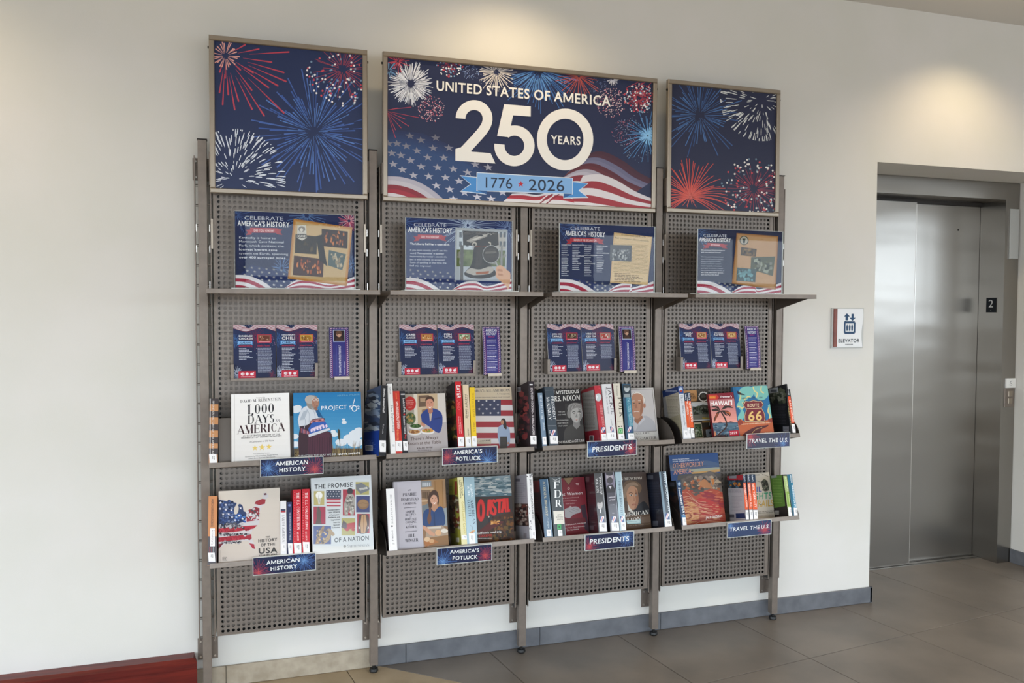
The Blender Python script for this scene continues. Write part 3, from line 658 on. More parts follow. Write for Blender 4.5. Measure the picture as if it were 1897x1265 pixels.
k.bands(A, Bq, ['4a2c3c', '4e2e3e', '6a6a88', '757592', '5c2c38', '66303a', 'a8a4b4', 'b8b4c2', '84303c', '8e3440', 'd8d4da', 'dedae0', 'a43844', 'a43844', 'e8e4e6', 'e8e4e6'])
k.bands(spline([(1340, 860), (1450, 850), (1560, 890), (1680, 960), (1800, 1010)]), spline([(1240, 1070), (1330, 1075), (1450, 1085), (1600, 1095), (1800, 1100)]), ['d9d5db', '9c3641', 'e2dee3', 'a83a45', 'e8e4e7'])
A = spline([(880, 978), (960, 975), (1040, 985), (1110, 972), (1200, 975), (1270, 1000)]); Bq = spline([(812, 1040), (900, 1050), (1000, 1055), (1100, 1060), (1200, 1062), (1300, 1070)])
k.bands(A, Bq, ['e2dfe6', 'a8303e', 'b83644', 'e8e4e8', 'ece8ea', 'b03542'])
k.up(); [k.L(1030+i*22, 1048, 1125+i*22, 975, 7, '8c2c3a' if i % 2 else 'e8e4e8') for i in range(4)]
k.burst(215, 265, 30, 140, 70, 'd7dcea', 5, jit=.3, w0=2).burst(215, 265, 60, 140, 60, 'eef0f6', 3.5, jit=.35)
k.dots(350, 430, 88, 190, ['d9a0b0', 'c9687c', 'e6d2d8'], 3, .1).burst(130, 120, 10, 80, 16, 'c04a5c', 5, jit=.4).burst(70, 180, 10, 60, 18, '7fb0e0', 3)
k.up(); [k.L(66, 440+(y-440)*.15, x, y, 1.5, 'b84a5e', 4) for x, y in ((270, 487), (205, 543), (155, 555), (118, 568), (220, 418), (118, 618), (180, 497), (130, 425))]
k.shell(470, 128, 95, 110, ['eef0f6', 'd0505f', '8db4dc'], 5, 2); k.dots(610, 190, 55, 90, ['8fa8d8', 'a8b8e0', '7088c0'], 2.2, .2)
k.burst(775, 190, 20, 125, 48, 'e2dcd8', 5, jit=.35, w0=2).dots(750, 235, 90, 40, ['cfd6e6'], 2)
k.burst(1060, 175, 40, 260, 40, '4470b4', 5, 5, 175, .4, w0=1.5).burst(1040, 170, 60, 200, 24, '6294cf', 4, 10, 170, .4)
k.burst(1310, 215, 10, 150, 34, 'b5564f', 4, jit=.4, w0=3).burst(1530, 235, 6, 40, 14, 'd6d6e0', 4, 0, 180).dots(1430, 270, 60, 60, ['8896c0', '7080b0'], 2)
k.dots(1520, 385, 98, 230, ['d8b0bc', 'c06a80', 'e8d8dc'], 2.8, .05).shell(1700, 355, 98, 150, ['f0eef0', 'd0505f', '8fb0d0'], 5, 3)
k.up(); [k.L(1620+i*22, 290+(i % 3)*50, 1700+i*14, 250+(i % 3)*55, 4, 'b5485a') for i in range(7)]
k.dots(1610, 580, 85, 120, ['c06a80', 'b07890', '8fa0c8'], 2.5, .1).burst(1758, 600, 10, 165, 44, '5a8cc4', 3.5, jit=.4, curve=.15).burst(1758, 600, 5, 60, 26, '8cc4f0', 5).dots(1740, 610, 170, 110, ['8fa8c8', 'b8c8dc'], 2, .5)
WHT = 'f4f2ee'
k.S(arcpts(629, 492, 88, 88, 180, 352, 22)+spline([(717, 500), (708, 535), (680, 578), (630, 635), (555, 716)], 4), 64, WHT); k.P([(509, 690), (540, 680), (620, 708), (738, 716), (770, 783), (509, 766)], WHT)
k.P([(825, 398), (998, 412), (998, 478), (884, 470), (852, 612), (780, 604)], WHT); k.ring(893, 668, 131, 132, 64, 66, WHT, -128, 186, 40)
k.ring(1222, 626, 183, 200, 119, 134, WHT, 0, 360, 60)
k.T('UNITED STATES OF AMERICA', 383, 309, 1517, 410, 66, WHT, 'b').T('YEARS', 1130, 652, 1322, 661, 56, WHT, 'b')
for P_, c_ in (([(538, 860), (716, 878), (716, 985), (540, 966), (606, 918)], 'dfeaf6'), ([(546, 866), (712, 882), (712, 980), (550, 961), (613, 919)], '4c93d8'), ([(1212, 890), (1376, 908), (1318, 955), (1376, 1003), (1212, 1008)], 'dfeaf6'), ([(1216, 895), (1368, 912), (1310, 956), (1366, 998), (1216, 1002)], '4c93d8'), ([(648, 840), (1274, 874), (1274, 982), (648, 962)], 'e6eef8'), ([(652, 845), (1270, 878), (1270, 977), (652, 957)], '84b4e8'), ([(652, 957), (716, 985), (716, 960)], '2f5f9c'), ([(1214, 1006), (1272, 978), (1214, 976)], '2f5f9c')): k.P(P_, c_)
k.T('1776', 708, 940, 880, 946, 72, '232c44', '').T('2026', 988, 955, 1218, 962, 76, '232c44', ''); k.star(936, 916, 22, 'c42a38', up=True)
place_print(k, t, f)

# ================================================================= ACRYLIC SIGNS ON THE FLAT SHELVES
def holder(i, x0, label, fn, src, base='2b3660', seed=11):
    w, h = .444, .290
    t = thing('sign_holder', label, 'sign', (x0, -.160, 1.5905), 'acrylic sign holders on the flat shelves')
    ik = Ink(w-.006, h-.008, src, base, seed); fn(ik)
    s_ = ik.build('printed_sheet', M['matte'], t, Matrix.Translation((.003, -.0004, .007)))
    MB().box(.003, -.0003, .007, w-.003, .0001, h-.001).build('paper', M['white'], t)
    MB().box(0, -.0056, .0045, w, -.0040, h).build('front_pane', M['acrylic'], t); MB().box(0, .0004, .0045, w, .0022, h).build('back_pane', M['acrylic'], t)
    b = MB(); b.box(-.0008, -.0056, .0045, -.0001, .0022, h); b.box(w+.0001, -.0056, .0045, w+.0008, .0022, h); b.box(0, -.0056, h+.0001, w, .0022, h+.0006); b.build('pane_edge_highlight', M['edge'], t)  # pale strips paint the white highlight on the pane edges
    MB().bev(-.012, -.045, 0, w+.014, .035, .0044, .001).build('foot', M['edge'], t)
NV = '27305a'
def sign_head(k, c0, c1, h0, a0, a1, h1, rb, sub, seed=0):
    k.burst(rb[0][0]-90, rb[0][1]-80, 10, 150, 24, '4f6ea8', 2, jit=.3)
    k.T('CELEBRATE', *c0, *c1, h0*.85, 'd8dce8').T("AMERICA'S HISTORY", *a0, *a1, h1*.93, 'f4f4f6', 'b')
    (x0, y0), (x1, y1) = rb; m = (y1-y0); k.P([(x0-28, y0+14), (x0+10, y0+10), (x0+10, y1+12), (x0-28, y1+16), (x0-14, (y0+y1)/2+14)], 'a8343f').P([(x1+28, y0+12), (x1-10, y0+8), (x1-10, y1+10), (x1+28, y1+16), (x1+14, (y0+y1)/2+12)], 'a8343f')
    k.P([(x0, y0), (x1, y0+4), (x1, y1+3), (x0, y1)], 'b23a46').T(sub, x0+24, y1-m*.22, x1-24, y1-m*.18+2, m*.48, 'f2dede', 'b')
def sign_flag(k, x0, x1, y0, y1, sx0, sx1, n=9):
    # canton with stars, wavy stripes to the right
    k.P([(sx0, y1+20), (sx0, y0+60), ((sx0+sx1)/2-90, y0), (sx1+60, y0+70), (sx1+40, y1+20)], '2a3766')
    k.up()
    for r in range(6):
        for c_ in range(7):
            x = sx0+30+(sx1-sx0)*c_/7+(r % 2)*18; y = y0+14+(y1-y0)*r/6.2+c_*4
            k.star(x, y, 9.5, [.55+.06*r]*3, 1.2, .1)
    k.bands(spline([(x0, y1-85), (x0+90, y1-80), (x0+180, y1-45), (x0+260, y1+10)]), spline([(x0-10, y1+20), (x0+20, y1+22), (x0+50, y1+24), (x0+90, y1+26)]), ['e6e2e6', 'a8324a', 'e8e4e8', 'a8324a', 'eceaec'])
    A = spline([(sx1-60, y1+12), (sx1+30, y1-52), (sx1+120, y1-62), (x1-160, y1-30), (x1, y1-78)]); B_ = spline([(sx1-90, y1+22), (sx1+20, y1+22), (sx1+120, y1+26), (x1-160, y1+26), (x1, y1+20)])
    k.bands(A, B_, ['e6e2e6', 'a8324a', 'e8e4e8', 'a8324a', 'eceaec', 'a8324a'])
def sg1(k):
    k.G(250, 120, 1035, 620, '28335f', '222a4c').burst(720, 160, 15, 130, 30, '6688bb', 2.5).burst(990, 195, 10, 75, 34, 'c05870', 3, cols=['c05870', 'e0b0b8'])
    k.burst(560, 490, 10, 70, 22, '5a7cb0', 3).burst(1010, 470, 8, 60, 18, '6a8cc0', 2)
    sign_flag(k, 255, 1030, 470, 618, 290, 620); sign_head(k, (320, 184), (570, 191), 29, (275, 221), (610, 234), 36, ((356, 235), (536, 266)), 'DID YOU KNOW?')
    for i, (s_, b_, xe) in enumerate((('Kentucky is home to', 0, 520), ('Mammoth Cave National', 0, 572), ('Park, which contains the', 0, 572), ('longest known cave', 1, 530), ('system on Earth, spanning', 0, 600), ('over 400 surveyed miles.', 1, 590))):
        k.T(s_, 285, 303+25*i, xe, 309+25*i, 15, 'd8dce6', 'b' if b_ else '')
    k.P([(636, 180), (1010, 236), (974, 602), (598, 556)], 'b98244').P([(644, 190), (1002, 243), (967, 593), (607, 549)], 'c8945a').P([(652, 198), (994, 250), (960, 585), (615, 542)], 'c9ab7c')
    k.mottle(660, 215, 955, 560, 160, ['bfa070', 'd3b78a', 'c4a676'], 5)
    for q, cs in ((((648, 276), (787, 292), (782, 404), (643, 395)), ('2a221a', '5a4828', '15110e')), (((815, 243), (981, 262), (978, 368), (815, 352)), ('2e150c', '7c3818', 'c07030')), (((638, 411), (828, 434), (822, 546), (630, 533)), ('3c160c', 'a04818', 'd07a38')), (((860, 376), (969, 403), (945, 503), (853, 472)), ('50605f', '9a8a70', 'c2b498'))):
        k.P(q, cs[0]); xs, ys = [p[0] for p in q], [p[1] for p in q]
        k.mottle(min(xs)+22, min(ys)+26, max(xs)-22, max(ys)-26, 46, cs, 13, .5)
    k.P([(780, 290), (815, 280), (850, 480), (800, 440)], '1c1612').P([(660, 222), (714, 218), (720, 300), (690, 318), (658, 300)], 'cfcac0').E(688, 245, 22, 18, '8c847c').E(686, 250, 10, 12, 'ded8ce').R(660, 275, 718, 300, '4a443e').T('CAVE', 667, 296, 711, 296, 14, 'e8e4dc', 'b')
def sg2(k):
    k.G(180, 110, 900, 610, '2c3968', '2b3a68').burst(600, 170, 10, 190, 50, 'b8c8e0', 2.5).burst(860, 190, 10, 90, 28, '8aa0cc', 2)
    sign_flag(k, 180, 895, 450, 600, 190, 540)
    sign_head(k, (241, 177), (458, 181), 29, (203, 213), (497, 222), 36, ((268, 229), (432, 258)), 'DID YOU KNOW?')
    k.T('The Liberty Bell has a typo on it.', 217, 296, 482, 303, 14, 'f0f0f4', 'b')
    for i, (s_, xe) in enumerate((("If you look closely, you'll see the", 466), ("word 'Pennsylvania' is spelled", 442), ("incorrectly by today's standards,", 464), ('but it was actually an accepted', 447), ('form of spelling at the time the', 460), ('bell was engraved.', 358))): k.T(s_, 217, 337+20.5*i, xe, 341+20.5*i, 12, 'd5dae6', 'b' if i == 1 else '')
    k.P([(518, 185), (862, 200), (858, 540), (516, 530)], 'b6bcc4').P([(530, 200), (630, 205), (628, 330), (528, 325)], 'c9d2da').R(640, 225, 850, 330, 'b4b0ac')
    for x in (545, 590, 640, 690, 810, 835): k.R(x, 215, x+16, 250, '5e6670').R(x, 275, x+16, 310, '5e6670')
    k.P([(528, 330), (850, 335), (850, 440), (528, 440)], '64704a').mottle(540, 340, 845, 430, 70, ['4c5c34', '76845a', '8a8a80'], 16)
    k.P([(516, 440), (860, 440), (856, 540), (516, 530)], 'aeb4bc').R(553, 300, 573, 530, '5c5a5a').R(818, 300, 832, 440, '8c8c8c')
    k.P([(565, 205), (800, 215), (805, 300), (760, 312), (570, 300)], '2c2622').P([(575, 212), (790, 220), (790, 232), (575, 228)], '4a423c').P(spline([(590, 272), (660, 238), (740, 222), (770, 226), (700, 255), (620, 285)]), '9a948c').P([(610, 270), (700, 236), (730, 232), (650, 268)], 'c8c2ba').mottle(600, 215, 790, 240, 24, ['1c1816', '3c3430'], 8, 2).E(645, 293, 16, 14, 'b8b0a4').E(740, 292, 16, 14, 'b8b0a4').E(645, 296, 8, 9, '2a2624').E(740, 296, 8, 9, '2a2624')
    k.P(spline([(640, 325), (650, 308), (690, 300), (735, 308), (748, 330), (748, 400), (760, 440), (790, 480), (775, 505), (700, 520), (610, 512), (578, 490), (590, 470), (622, 435), (634, 390)]), '262220').R(648, 306, 742, 313, '6a3020').S([(640, 345), (744, 350)], 3, '4a4440').S([(638, 385), (700, 388)], 3, '3e3834').S([(628, 425), (700, 430), (770, 428)], 3, '4a4440')
    k.P([(660, 315), (700, 305), (695, 430), (650, 460), (655, 400)], '3a3430').P(spline([(585, 478), (620, 452), (680, 460), (750, 440), (775, 462), (740, 490), (640, 498)]), 'b0aaa2').P([(655, 478), (745, 470), (740, 487), (660, 493)], 'a05a34').P([(665, 290), (690, 270), (730, 272), (745, 300), (700, 308)], '2a2624')
    k.E(755, 360, 57, 60, 'a8a8a8').E(755, 360, 53, 56, '38332f').greek(720, 330, 790, 350, 2, '5c544c', .5, .1).greek(716, 365, 792, 385, 2, '544c46', .5, .1).P([(715, 345), (790, 340), (792, 352), (716, 358)], '6a645e').S([(785, 408), (812, 460)], 9, 'a8a8a8')
    k.P(spline([(790, 445), (820, 432), (860, 462), (885, 490), (875, 590), (850, 560), (795, 515), (788, 480)]), 'd8a888').P([(800, 455), (830, 460), (835, 475), (798, 470)], 'c08868').P([(802, 485), (835, 490), (836, 503), (806, 500)], 'c08868')
def sg3(k):
    k.G(240, 150, 875, 620, '28325a', '2c3658').burst(350, 180, 10, 120, 24, '5070a8', 2)
    sign_flag(k, 240, 872, 520, 612, 245, 600)
    sign_head(k, (314, 204), (510, 208), 28, (279, 241), (544, 249), 36, ((312, 254), (510, 282)), 'SIGNERS OF THE DECLARATION')
    cols = (('CONNECTICUT', 'DELAWARE', 'GEORGIA', 'MARYLAND'), ('MASSACHUSETTS', 'NEW HAMPSHIRE', 'NEW JERSEY'), ('NEW YORK', 'NORTH CAROLINA', 'PENNSYLVANIA'), ('RHODE ISLAND', 'SOUTH CAROLINA', 'VIRGINIA'))
    for x, c_, ys in ((255, 0, (306, 371, 426, 479)), (327, 1, (307, 378, 428)), (406, 2, (310, 373, 428)), (488, 3, (312, 358, 422))):
        for j, y in enumerate(ys):
            s_ = cols[c_][j]; k.T(s_, x, y, x+len(s_)*6, y+1, 8, 'e8e8f0', 'b'); e = (ys[j+1] if j+1 < len(ys) else {0: 522, 1: 480, 2: 520, 3: 495}[c_])-8
            k.greek(x, y+9, x+50, e, max(1, round((e-y-8)/11)), 'c8ccd8', .38, .3)
    k.P([(602, 218), (853, 246), (826, 560), (578, 548)], 'd6b688').P([(610, 226), (846, 253), (820, 552), (586, 540)], 'dcc094').T('In CONGRESS, July 4, 1776', 652, 238, 810, 255, 12, '5a4632').T('The unanimous Declaration', 608, 258, 832, 279, 11, '4a3826', 's')
    k.greek(600, 290, 828, 480, 22, 'a88c64', .35, .03, .05).greek(606, 484, 810, 545, 6, '8a7050', .5, .5, .02)
    k.P([(577, 299), (719, 302), (718, 408), (575, 404)], '5c6068').mottle(590, 330, 708, 398, 60, ['3c4048', '8a8e94', '70747c', 'b0b2b4'], 10, .8)
def sg4(k):
    k.G(290, 180, 870, 620, '272c4a', '26304e').burst(310, 210, 10, 110, 22, '5878a8', 2)
    sign_flag(k, 290, 868, 520, 616, 300, 560)
    sign_head(k, (337, 241), (491, 243), 22, (309, 270), (518, 275), 28, ((362, 280), (470, 302)), 'DID YOU KNOW?')
    for i, (s_, xe) in enumerate((('Did you know Illinois is home to', 478), ('just one national forest?', 452))): k.T(s_, 320, 332+14*i, xe, 333+14*i, 9, 'e0e0e8', 'b')
    for i, (s_, xe, b_) in enumerate((('The Shawnee National Forest', 470, 0), ('spans 289,000 acres in southern', 468, 0), ('Illinois and features rolling', 450, 0), ('forests, wetlands, canyons,', 458, 0), ('towering bluffs, and unique', 458, 0), ('geological formations. Popular', 468, 0), ('destinations include Garden of', 476, 0), ('the Gods, Bell Smith Springs,', 470, 1), ('and the Pine Hills Bluff.', 440, 1))): k.T(s_, 320, 376+14.8*i, xe, 377+14.8*i, 8.5, 'b9bece' if not b_ else 'e0e0e8', 'b' if b_ else '')
    k.P([(557, 214), (836, 232), (824, 588), (526, 548)], '9c6c40').P([(563, 221), (829, 239), (817, 580), (533, 542)], 'b88a5c').P([(570, 230), (822, 247), (810, 570), (541, 534)], 'c09870').mottle(560, 250, 800, 550, 120, ['b48c62', 'caa47c'], 6)
    k.E(607, 262, 30, 30, '3f4a40').E(607, 262, 25, 25, 'b9b3a6').P([(596, 250), (616, 250), (612, 280), (600, 280)], '40463c')
    k.P([(588, 305), (692, 318), (686, 368), (583, 360)], '4c3c2a').mottle(600, 322, 676, 355, 30, ['7c5c38', '2a2218', '8c7048'], 9)
    k.P([(655, 372), (817, 365), (803, 496), (651, 452)], '545a4c').mottle(672, 385, 795, 470, 70, ['343a30', '7c8074', '9aa090', '5a5c44'], 12)
    k.P([(561, 440), (690, 452), (684, 538), (556, 528)], '3c5458').mottle(575, 460, 672, 525, 30, ['5c8890', '2c3c3c', '6ca0a8'], 12)
holder(0, .1150, 'acrylic sign about a cave, photos pinned on a cork board', sg1, [(258, 130), (1022, 162), (1022, 618), (262, 612)])
holder(1, .7560, 'acrylic sign with a bronze bell and a hand with magnifier', sg2, [(190, 119), (888, 148), (894, 598), (192, 592)])
holder(2, 1.4080, 'acrylic sign listing declaration signers beside an aged document', sg3, [(245, 162), (866, 182), (864, 606), (245, 606)])
holder(3, 2.0640, 'acrylic sign about a national forest, rightmost on the flat shelves', sg4, [(302, 190), (861, 204), (861, 612), (294, 610)])

# ================================================================= RECIPE CARDS, TRAYS, BOOKMARKS
def tray(i):
    x0, x1 = BW*i+.0965, BW*i+.4265
    t = thing('recipe_card_tray', ('metal tray holding barbecued chicken and chili cards', 'metal tray holding crab cakes and fish tacos cards', 'metal tray holding tamales and iced tea cards', 'metal tray holding pie and pasties cards')[i], 'tray', (x0, .0093, 1.2375), 'recipe card trays on the panels'); w = x1-x0
    b = MB(); b.box(0, -.003, 0, w, -.0012, .10); b.box(0, -.046, 0, w, -.003, .0018); b.build('tray_back', M['metal'], t)
    b = MB(); b.bev(0, -.048, 0, w, -.0462, .011, .0006); b.bev(0, -.048, .0112, .012, -.0462, .066, .0006); b.bev(w-.012, -.048, .0112, w, -.0462, .066, .0006)
    b.box(0, -.0461, .0018, .0015, -.003, .066); b.box(w-.0015, -.0461, .0018, w, -.003, .066); b.build('tray_front', M['metal'], t)
def recipe(i, j, lines, state, food, n1, n2, label):
    x = BW*i+(.1075 if j == 0 else .2695)+(-.001 if i else 0); w, h = .1585, .2165
    t = thing('recipe_card', label, 'card', group='recipe cards in the trays', mat=Matrix.Translation((x, -.0305+(.001*j), 1.2415)) @ Matrix.Rotation(-math.atan2(.032, h), 4, 'X'))
    MB().box(0, 0, 0, w, .005, h).build('card_stack', M['white'], t)
    k = Ink(w, h, None, '23305a', 20+i*2+j); k.G(0, 20, 100, 100, '202c58', '1c2444')
    k.burst(52, 22, 2, 26, 40, '70284a', .5).burst(5, 28, 2, 14, 20, '3f6aa4', .7).dots(93, 30, 9, 40, ['a05070', '8090b8'], .6).burst(8, 88, 2, 13, 26, 'b9c4dc', .7).burst(90, 92, 1, 10, 16, '7c3048', .5)
    top = spline([(-2, -3), (30, 1), (50, 3), (75, -3), (102, -2)]); bot = spline([(-2, 6), (15, 10), (32, 15), (52, 10), (72, 7), (86, 13), (102, 12)], 4)[:len(top)]
    bot = [(-2+104*q/(len(top)-1), 9.5+3.4*math.sin(6.3*q/(len(top)-1)*1.35-1.0)) for q in range(len(top))]; top = [(-2+104*q/(len(top)-1), -1+2.6*math.sin(6.3*q/(len(top)-1)*1.3-.9)) for q in range(len(top))]
    k.bands(top, bot, ['ece6ea', '98263c']*4+['ece6ea', '7c2038']); k.P([(22, -1), (48, -1), (44, 4), (36, 6.5), (27, 3.5)], '1c2850').up(); [k.star(26+c_*4.5, 1.2+(c_ % 2)*1.6, .9, 'e6e6ee') for c_ in range(5)]
    for q, (s_, x0_, x1_, y, hh) in enumerate(lines): k.T(s_, x0_, y, x1_, y, hh, 'f4f4f6', 'b')
    k.P([(8, 31), (13, 31), (13, 37), (8, 37), (10, 34)], '4c8ccc').P([(47, 31), (42, 31), (42, 37), (47, 37), (45, 34)], '4c8ccc').R(11, 30, 44, 35.6, '8cc0ee').T(state, 14, 34.6, 41, 34.6, 3.6, '20305a', 'b')
    k.R(56, 18, 90, 33, 'c83048').R(58, 19, 88, 30, food[0]).E(73, 25, 12, 4.6, food[1]).mottle(62, 22, 84, 28, 22, food[1:], 2.2).R(60, 31, 86, 32, 'e8b0b8')
    k.T('INGREDIENTS', 13, 40, 44, 40, 2.2, 'c83850', 'b').T('DIRECTIONS', 57, 40, 86, 40, 2.2, 'c83850', 'b')
    k.greek(13, 43, 46, 43+n1*2.75, n1, 'c9cedd', .42, .5).greek(57, 43, 92, 43+n2*2.15, n2, 'aab2c8', .45, .12).R(54, 43, 55, 44.4, 'd0d4e0').R(54, 52, 55, 53.4, 'd0d4e0', False).R(54, 64, 55, 65.4, 'd0d4e0', False)
    k.R(11, 84, 52, 98.5, 'b02438').R(12, 85, 51, 97.5, 'c42c44').E(21, 89.5, 4.4, 2.8, 'f0e6ea').R(19.6, 87.4, 20.3, 91.6, 'c42c44').R(22, 87.4, 22.7, 91.6, 'c42c44').E(31.5, 89.5, 3.6, 2.8, 'f0e6ea').E(43, 90, 4.2, 2.3, 'f0e6ea').P([(45, 87), (48, 85.8), (46.5, 89)], 'f0e6ea').greek(17, 94, 48, 96, 1, 'e8c0c8', .7, 0)
    k.build('card_print', M['gloss'] if i == 2 and j == 1 else M['print'], t, Matrix.Translation((0, -.0003, 0)))
for i in range(4): tray(i)
recipe(0, 0, [('BARBECUED', 13, 45, 22, 3.1), ('CHICKEN', 13, 45, 27, 3.9)], 'ALABAMA', ('8a5a4a', '6c3828', 'c08868', 'd8b098'), 8, 21, 'barbecued chicken recipe card, leftmost in its tray')
recipe(0, 1, [('CINCINNATI', 13, 45, 20.5, 2.9), ('CHILI', 13, 45, 27.5, 5.6)], 'OHIO', ('c8a040', 'a87820', 'e8d8a0', '7c5020'), 18, 21, 'Cincinnati chili recipe card beside the chicken card')
recipe(1, 0, [('CRAB', 18, 42, 22, 4.2), ('CAKES', 18, 42, 27.5, 3.8)], 'MARYLAND', ('b07840', 'c88848', 'e8c890', '8c4820'), 8, 20, 'crab cakes recipe card')
recipe(1, 1, [('FISH', 18, 38, 22, 4.4), ('TACOS', 17, 39, 27.5, 4)], 'CALIFORNIA', ('88a080', 'd8d8c0', '608858', 'b06848'), 11, 22, 'fish tacos recipe card')
recipe(2, 0, [('GREEN CORN', 14, 44, 22, 3), ('TAMALES', 14, 44, 27, 3.9)], 'ARIZONA', ('5c4838', '3c2c20', '8c7860', 'a89878'), 9, 22, 'green corn tamales recipe card')
recipe(2, 1, [('HIBISCUS', 14, 44, 22, 3.6), ('ICED TEA', 14, 44, 27.5, 3.8)], 'TEXAS', ('a08878', 'a83028', 'c8503c', 'e0d0c8'), 11, 14, 'hibiscus iced tea recipe card with a clear blue film corner')
recipe(3, 0, [('SHOOFLY', 14, 44, 21.5, 3.4), ('PIE', 20, 38, 27.5, 5)], 'PENNSYLVANIA', ('c8a070', 'a06830', 'd8b888', '603818'), 8, 19, 'shoofly pie recipe card')
recipe(3, 1, [('UPPER PENINSULA', 14, 44, 21.5, 2.4), ('PASTIES', 13, 45, 27, 4.2)], 'MICHIGAN', ('b08850', 'd8b070', '8c5828', 'e8d098'), 11, 22, 'pasties recipe card, rightmost of all the recipe cards')
def bookmark(i, kind, label):
    x = BW*i+(.4745, .466-.0003, .452, .4585)[i]; w, h = .078, .205
    lo = (-.02, -.018, -.02, -.02)[i]; up_ = (.0, .022, .022, .022)[i]
    t = thing('bookmark_stack', label, 'bookmark', group='bookmarks on the panels', mat=Matrix.Translation((x, -.021, 1.2405)) @ Matrix.Rotation(-math.atan2(.024, h), 4, 'X'))
    # a gently bowed stack
    def bow(z): return .006*math.sin(PI*z/h)
    b = MB(); n = 10; b.v = []
    for q in range(n+1):
        z = h*q/n; y = -bow(z); b.v += [(0, y, z), (w, y, z), (w, y+.006, z), (0, y+.006, z)]
    for q in range(n):
        a = q*4; b.f += [(a, a+1, a+5, a+4), (a+1, a+2, a+6, a+5), (a+2, a+3, a+7, a+6), (a+3, a, a+4, a+7)]
    b.f += [(0, 3, 2, 1), (4*n, 4*n+1, 4*n+2, 4*n+3)]; b.build('bookmark_cards', M['white'], t)
    k = Ink(w, h, None, '2c2464', 40+i)
    k.R(4, 1.5, 96, 98.5, '3a2c78'); k.up()
    for q in range(26):
        y = 1+q*3.85
        for x_ in ((4, 12), (88, 96)): k.L(x_[0], y, x_[1], y+2.2, 1.5, 'd8b8c8')
    for q in range(12): k.L(4+q*8, 1.2, 8+q*8, 2.6, 2, 'd8b8c8'); k.L(4+q*8, 97.6, 8+q*8, 98.8, 1.6, 'd8b8c8')
    k.up(); [k.L(x_, 3, x_, 97, .8, 'b03850') for x_ in (15, 85)]; k.R(17, 4, 83, 96, '31307e')
    if kind == 'q':
        k.R(20, 5, 82, 29, 'b9c2dc').R(23, 6.5, 79, 27.5, '2a2024').E(50, 14, 13, 5.5, 'c09078').E(50, 11, 16, 4.4, '6a4a3c').P([(30, 27.5), (38, 20), (60, 19), (74, 27.5)], '4a3228').E(53, 16, 8, 3, 'd0a488')
        k.T('"I CANNOT LIVE WITHOUT BOOKS."', 58, 95, 58, 36, 11, 'e6e2ee', 'b').T('Thomas Jefferson', 78, 95, 78, 68, 7, 'c8c4dc').L(36, 36, 36, 95, .8, '5c58b0', up=True)
    else:
        k.T('AMERICAN', 18, 10, 82, 10, 5.8, 'f0eef4', 'b').T('HISTORY', 20, 17.5, 80, 17.5, 5.8, 'f0eef4', 'b').T('READING LIST', 32, 22, 68, 22, 2.2, 'c84868', 'b')
        for q in range(6): k.greek(22, 27+q*11.4, 80, 29.5+q*11.4, 1, 'e4e0f0', .6, .2).greek(22, 30.5+q*11.4, 80, 36+q*11.4, 3, '9c98c8', .4, .3)
    for q, p in enumerate(k.v): k.v[q] = (p[0], p[1]-bow(p[2])-.0002, p[2])
    # subdivide long faces so the print follows the bow
    nv, nf, nc = [], [], []
    for fc, c_ in zip(k.f, k.c):
        P = [k.v[a] for a in fc]; z0, z1 = min(p[2] for p in P), max(p[2] for p in P)
        if z1-z0 < .012: b0 = len(nv); nv += P; nf.append(tuple(range(b0, b0+len(P)))); nc.append(c_); continue
        s0 = math.floor(z0/.0103)*.0103
        while s0 < z1:
            Q = []
            for (lim, sg_) in ((s0, 1), (s0+.0103, -1)):
                src = P if sg_ == 1 else Q; Q2 = []
                for a in range(len(src)):
                    pa, pb = src[a-1], src[a]; da, db = (pa[2]-lim)*sg_, (pb[2]-lim)*sg_
                    if (da >= 0) != (db >= 0): tt = da/(da-db); Q2.append(tuple(u_+(v_-u_)*tt for u_, v_ in zip(pa, pb)))
                    if db >= 0: Q2.append(pb)
                Q = Q2
            if len(Q) >= 3:
                off = min(p[1]+bow(p[2]) for p in P); b0 = len(nv); nv += [(p[0], off-bow(p[2]), p[2]) for p in Q]; nf.append(tuple(range(b0, b0+len(Q)))); nc.append(c_)
            s0 += .0103
    k.v, k.f, k.c = nv, nf, nc; k.build('bookmark_print', M['print'], t)
    c_ = thing('bookmark_clip', ('small metal clip under the leftmost bookmark', 'small metal clip under the second bookmark from the left', 'small metal clip under the third bookmark from the left', 'small metal clip under the rightmost bookmark')[i], 'clip', (x+.018, .0093, 1.2335), 'bookmark clips')
    b = MB(); b.box(0, -.0018, 0, .062, -.0003, .03); b.box(0, -.036, 0, .062, -.0018, .0015); b.build('clip_back', M['metal'], c_)
    MB().bev(0, -.0375, 0, .062, -.036, .013, .0005).build('clip_lip', M['frame'], c_)
bookmark(0, 'q', 'purple bookmark with a portrait and sideways quote beside the chili card')
bookmark(1, 'l', 'purple AMERICAN HISTORY list bookmark beside the fish tacos card')
bookmark(2, 'q', 'purple bookmark with a portrait and sideways quote beside the iced tea card')
bookmark(3, 'l', 'purple AMERICAN HISTORY list bookmark, rightmost, beside the pasties card')

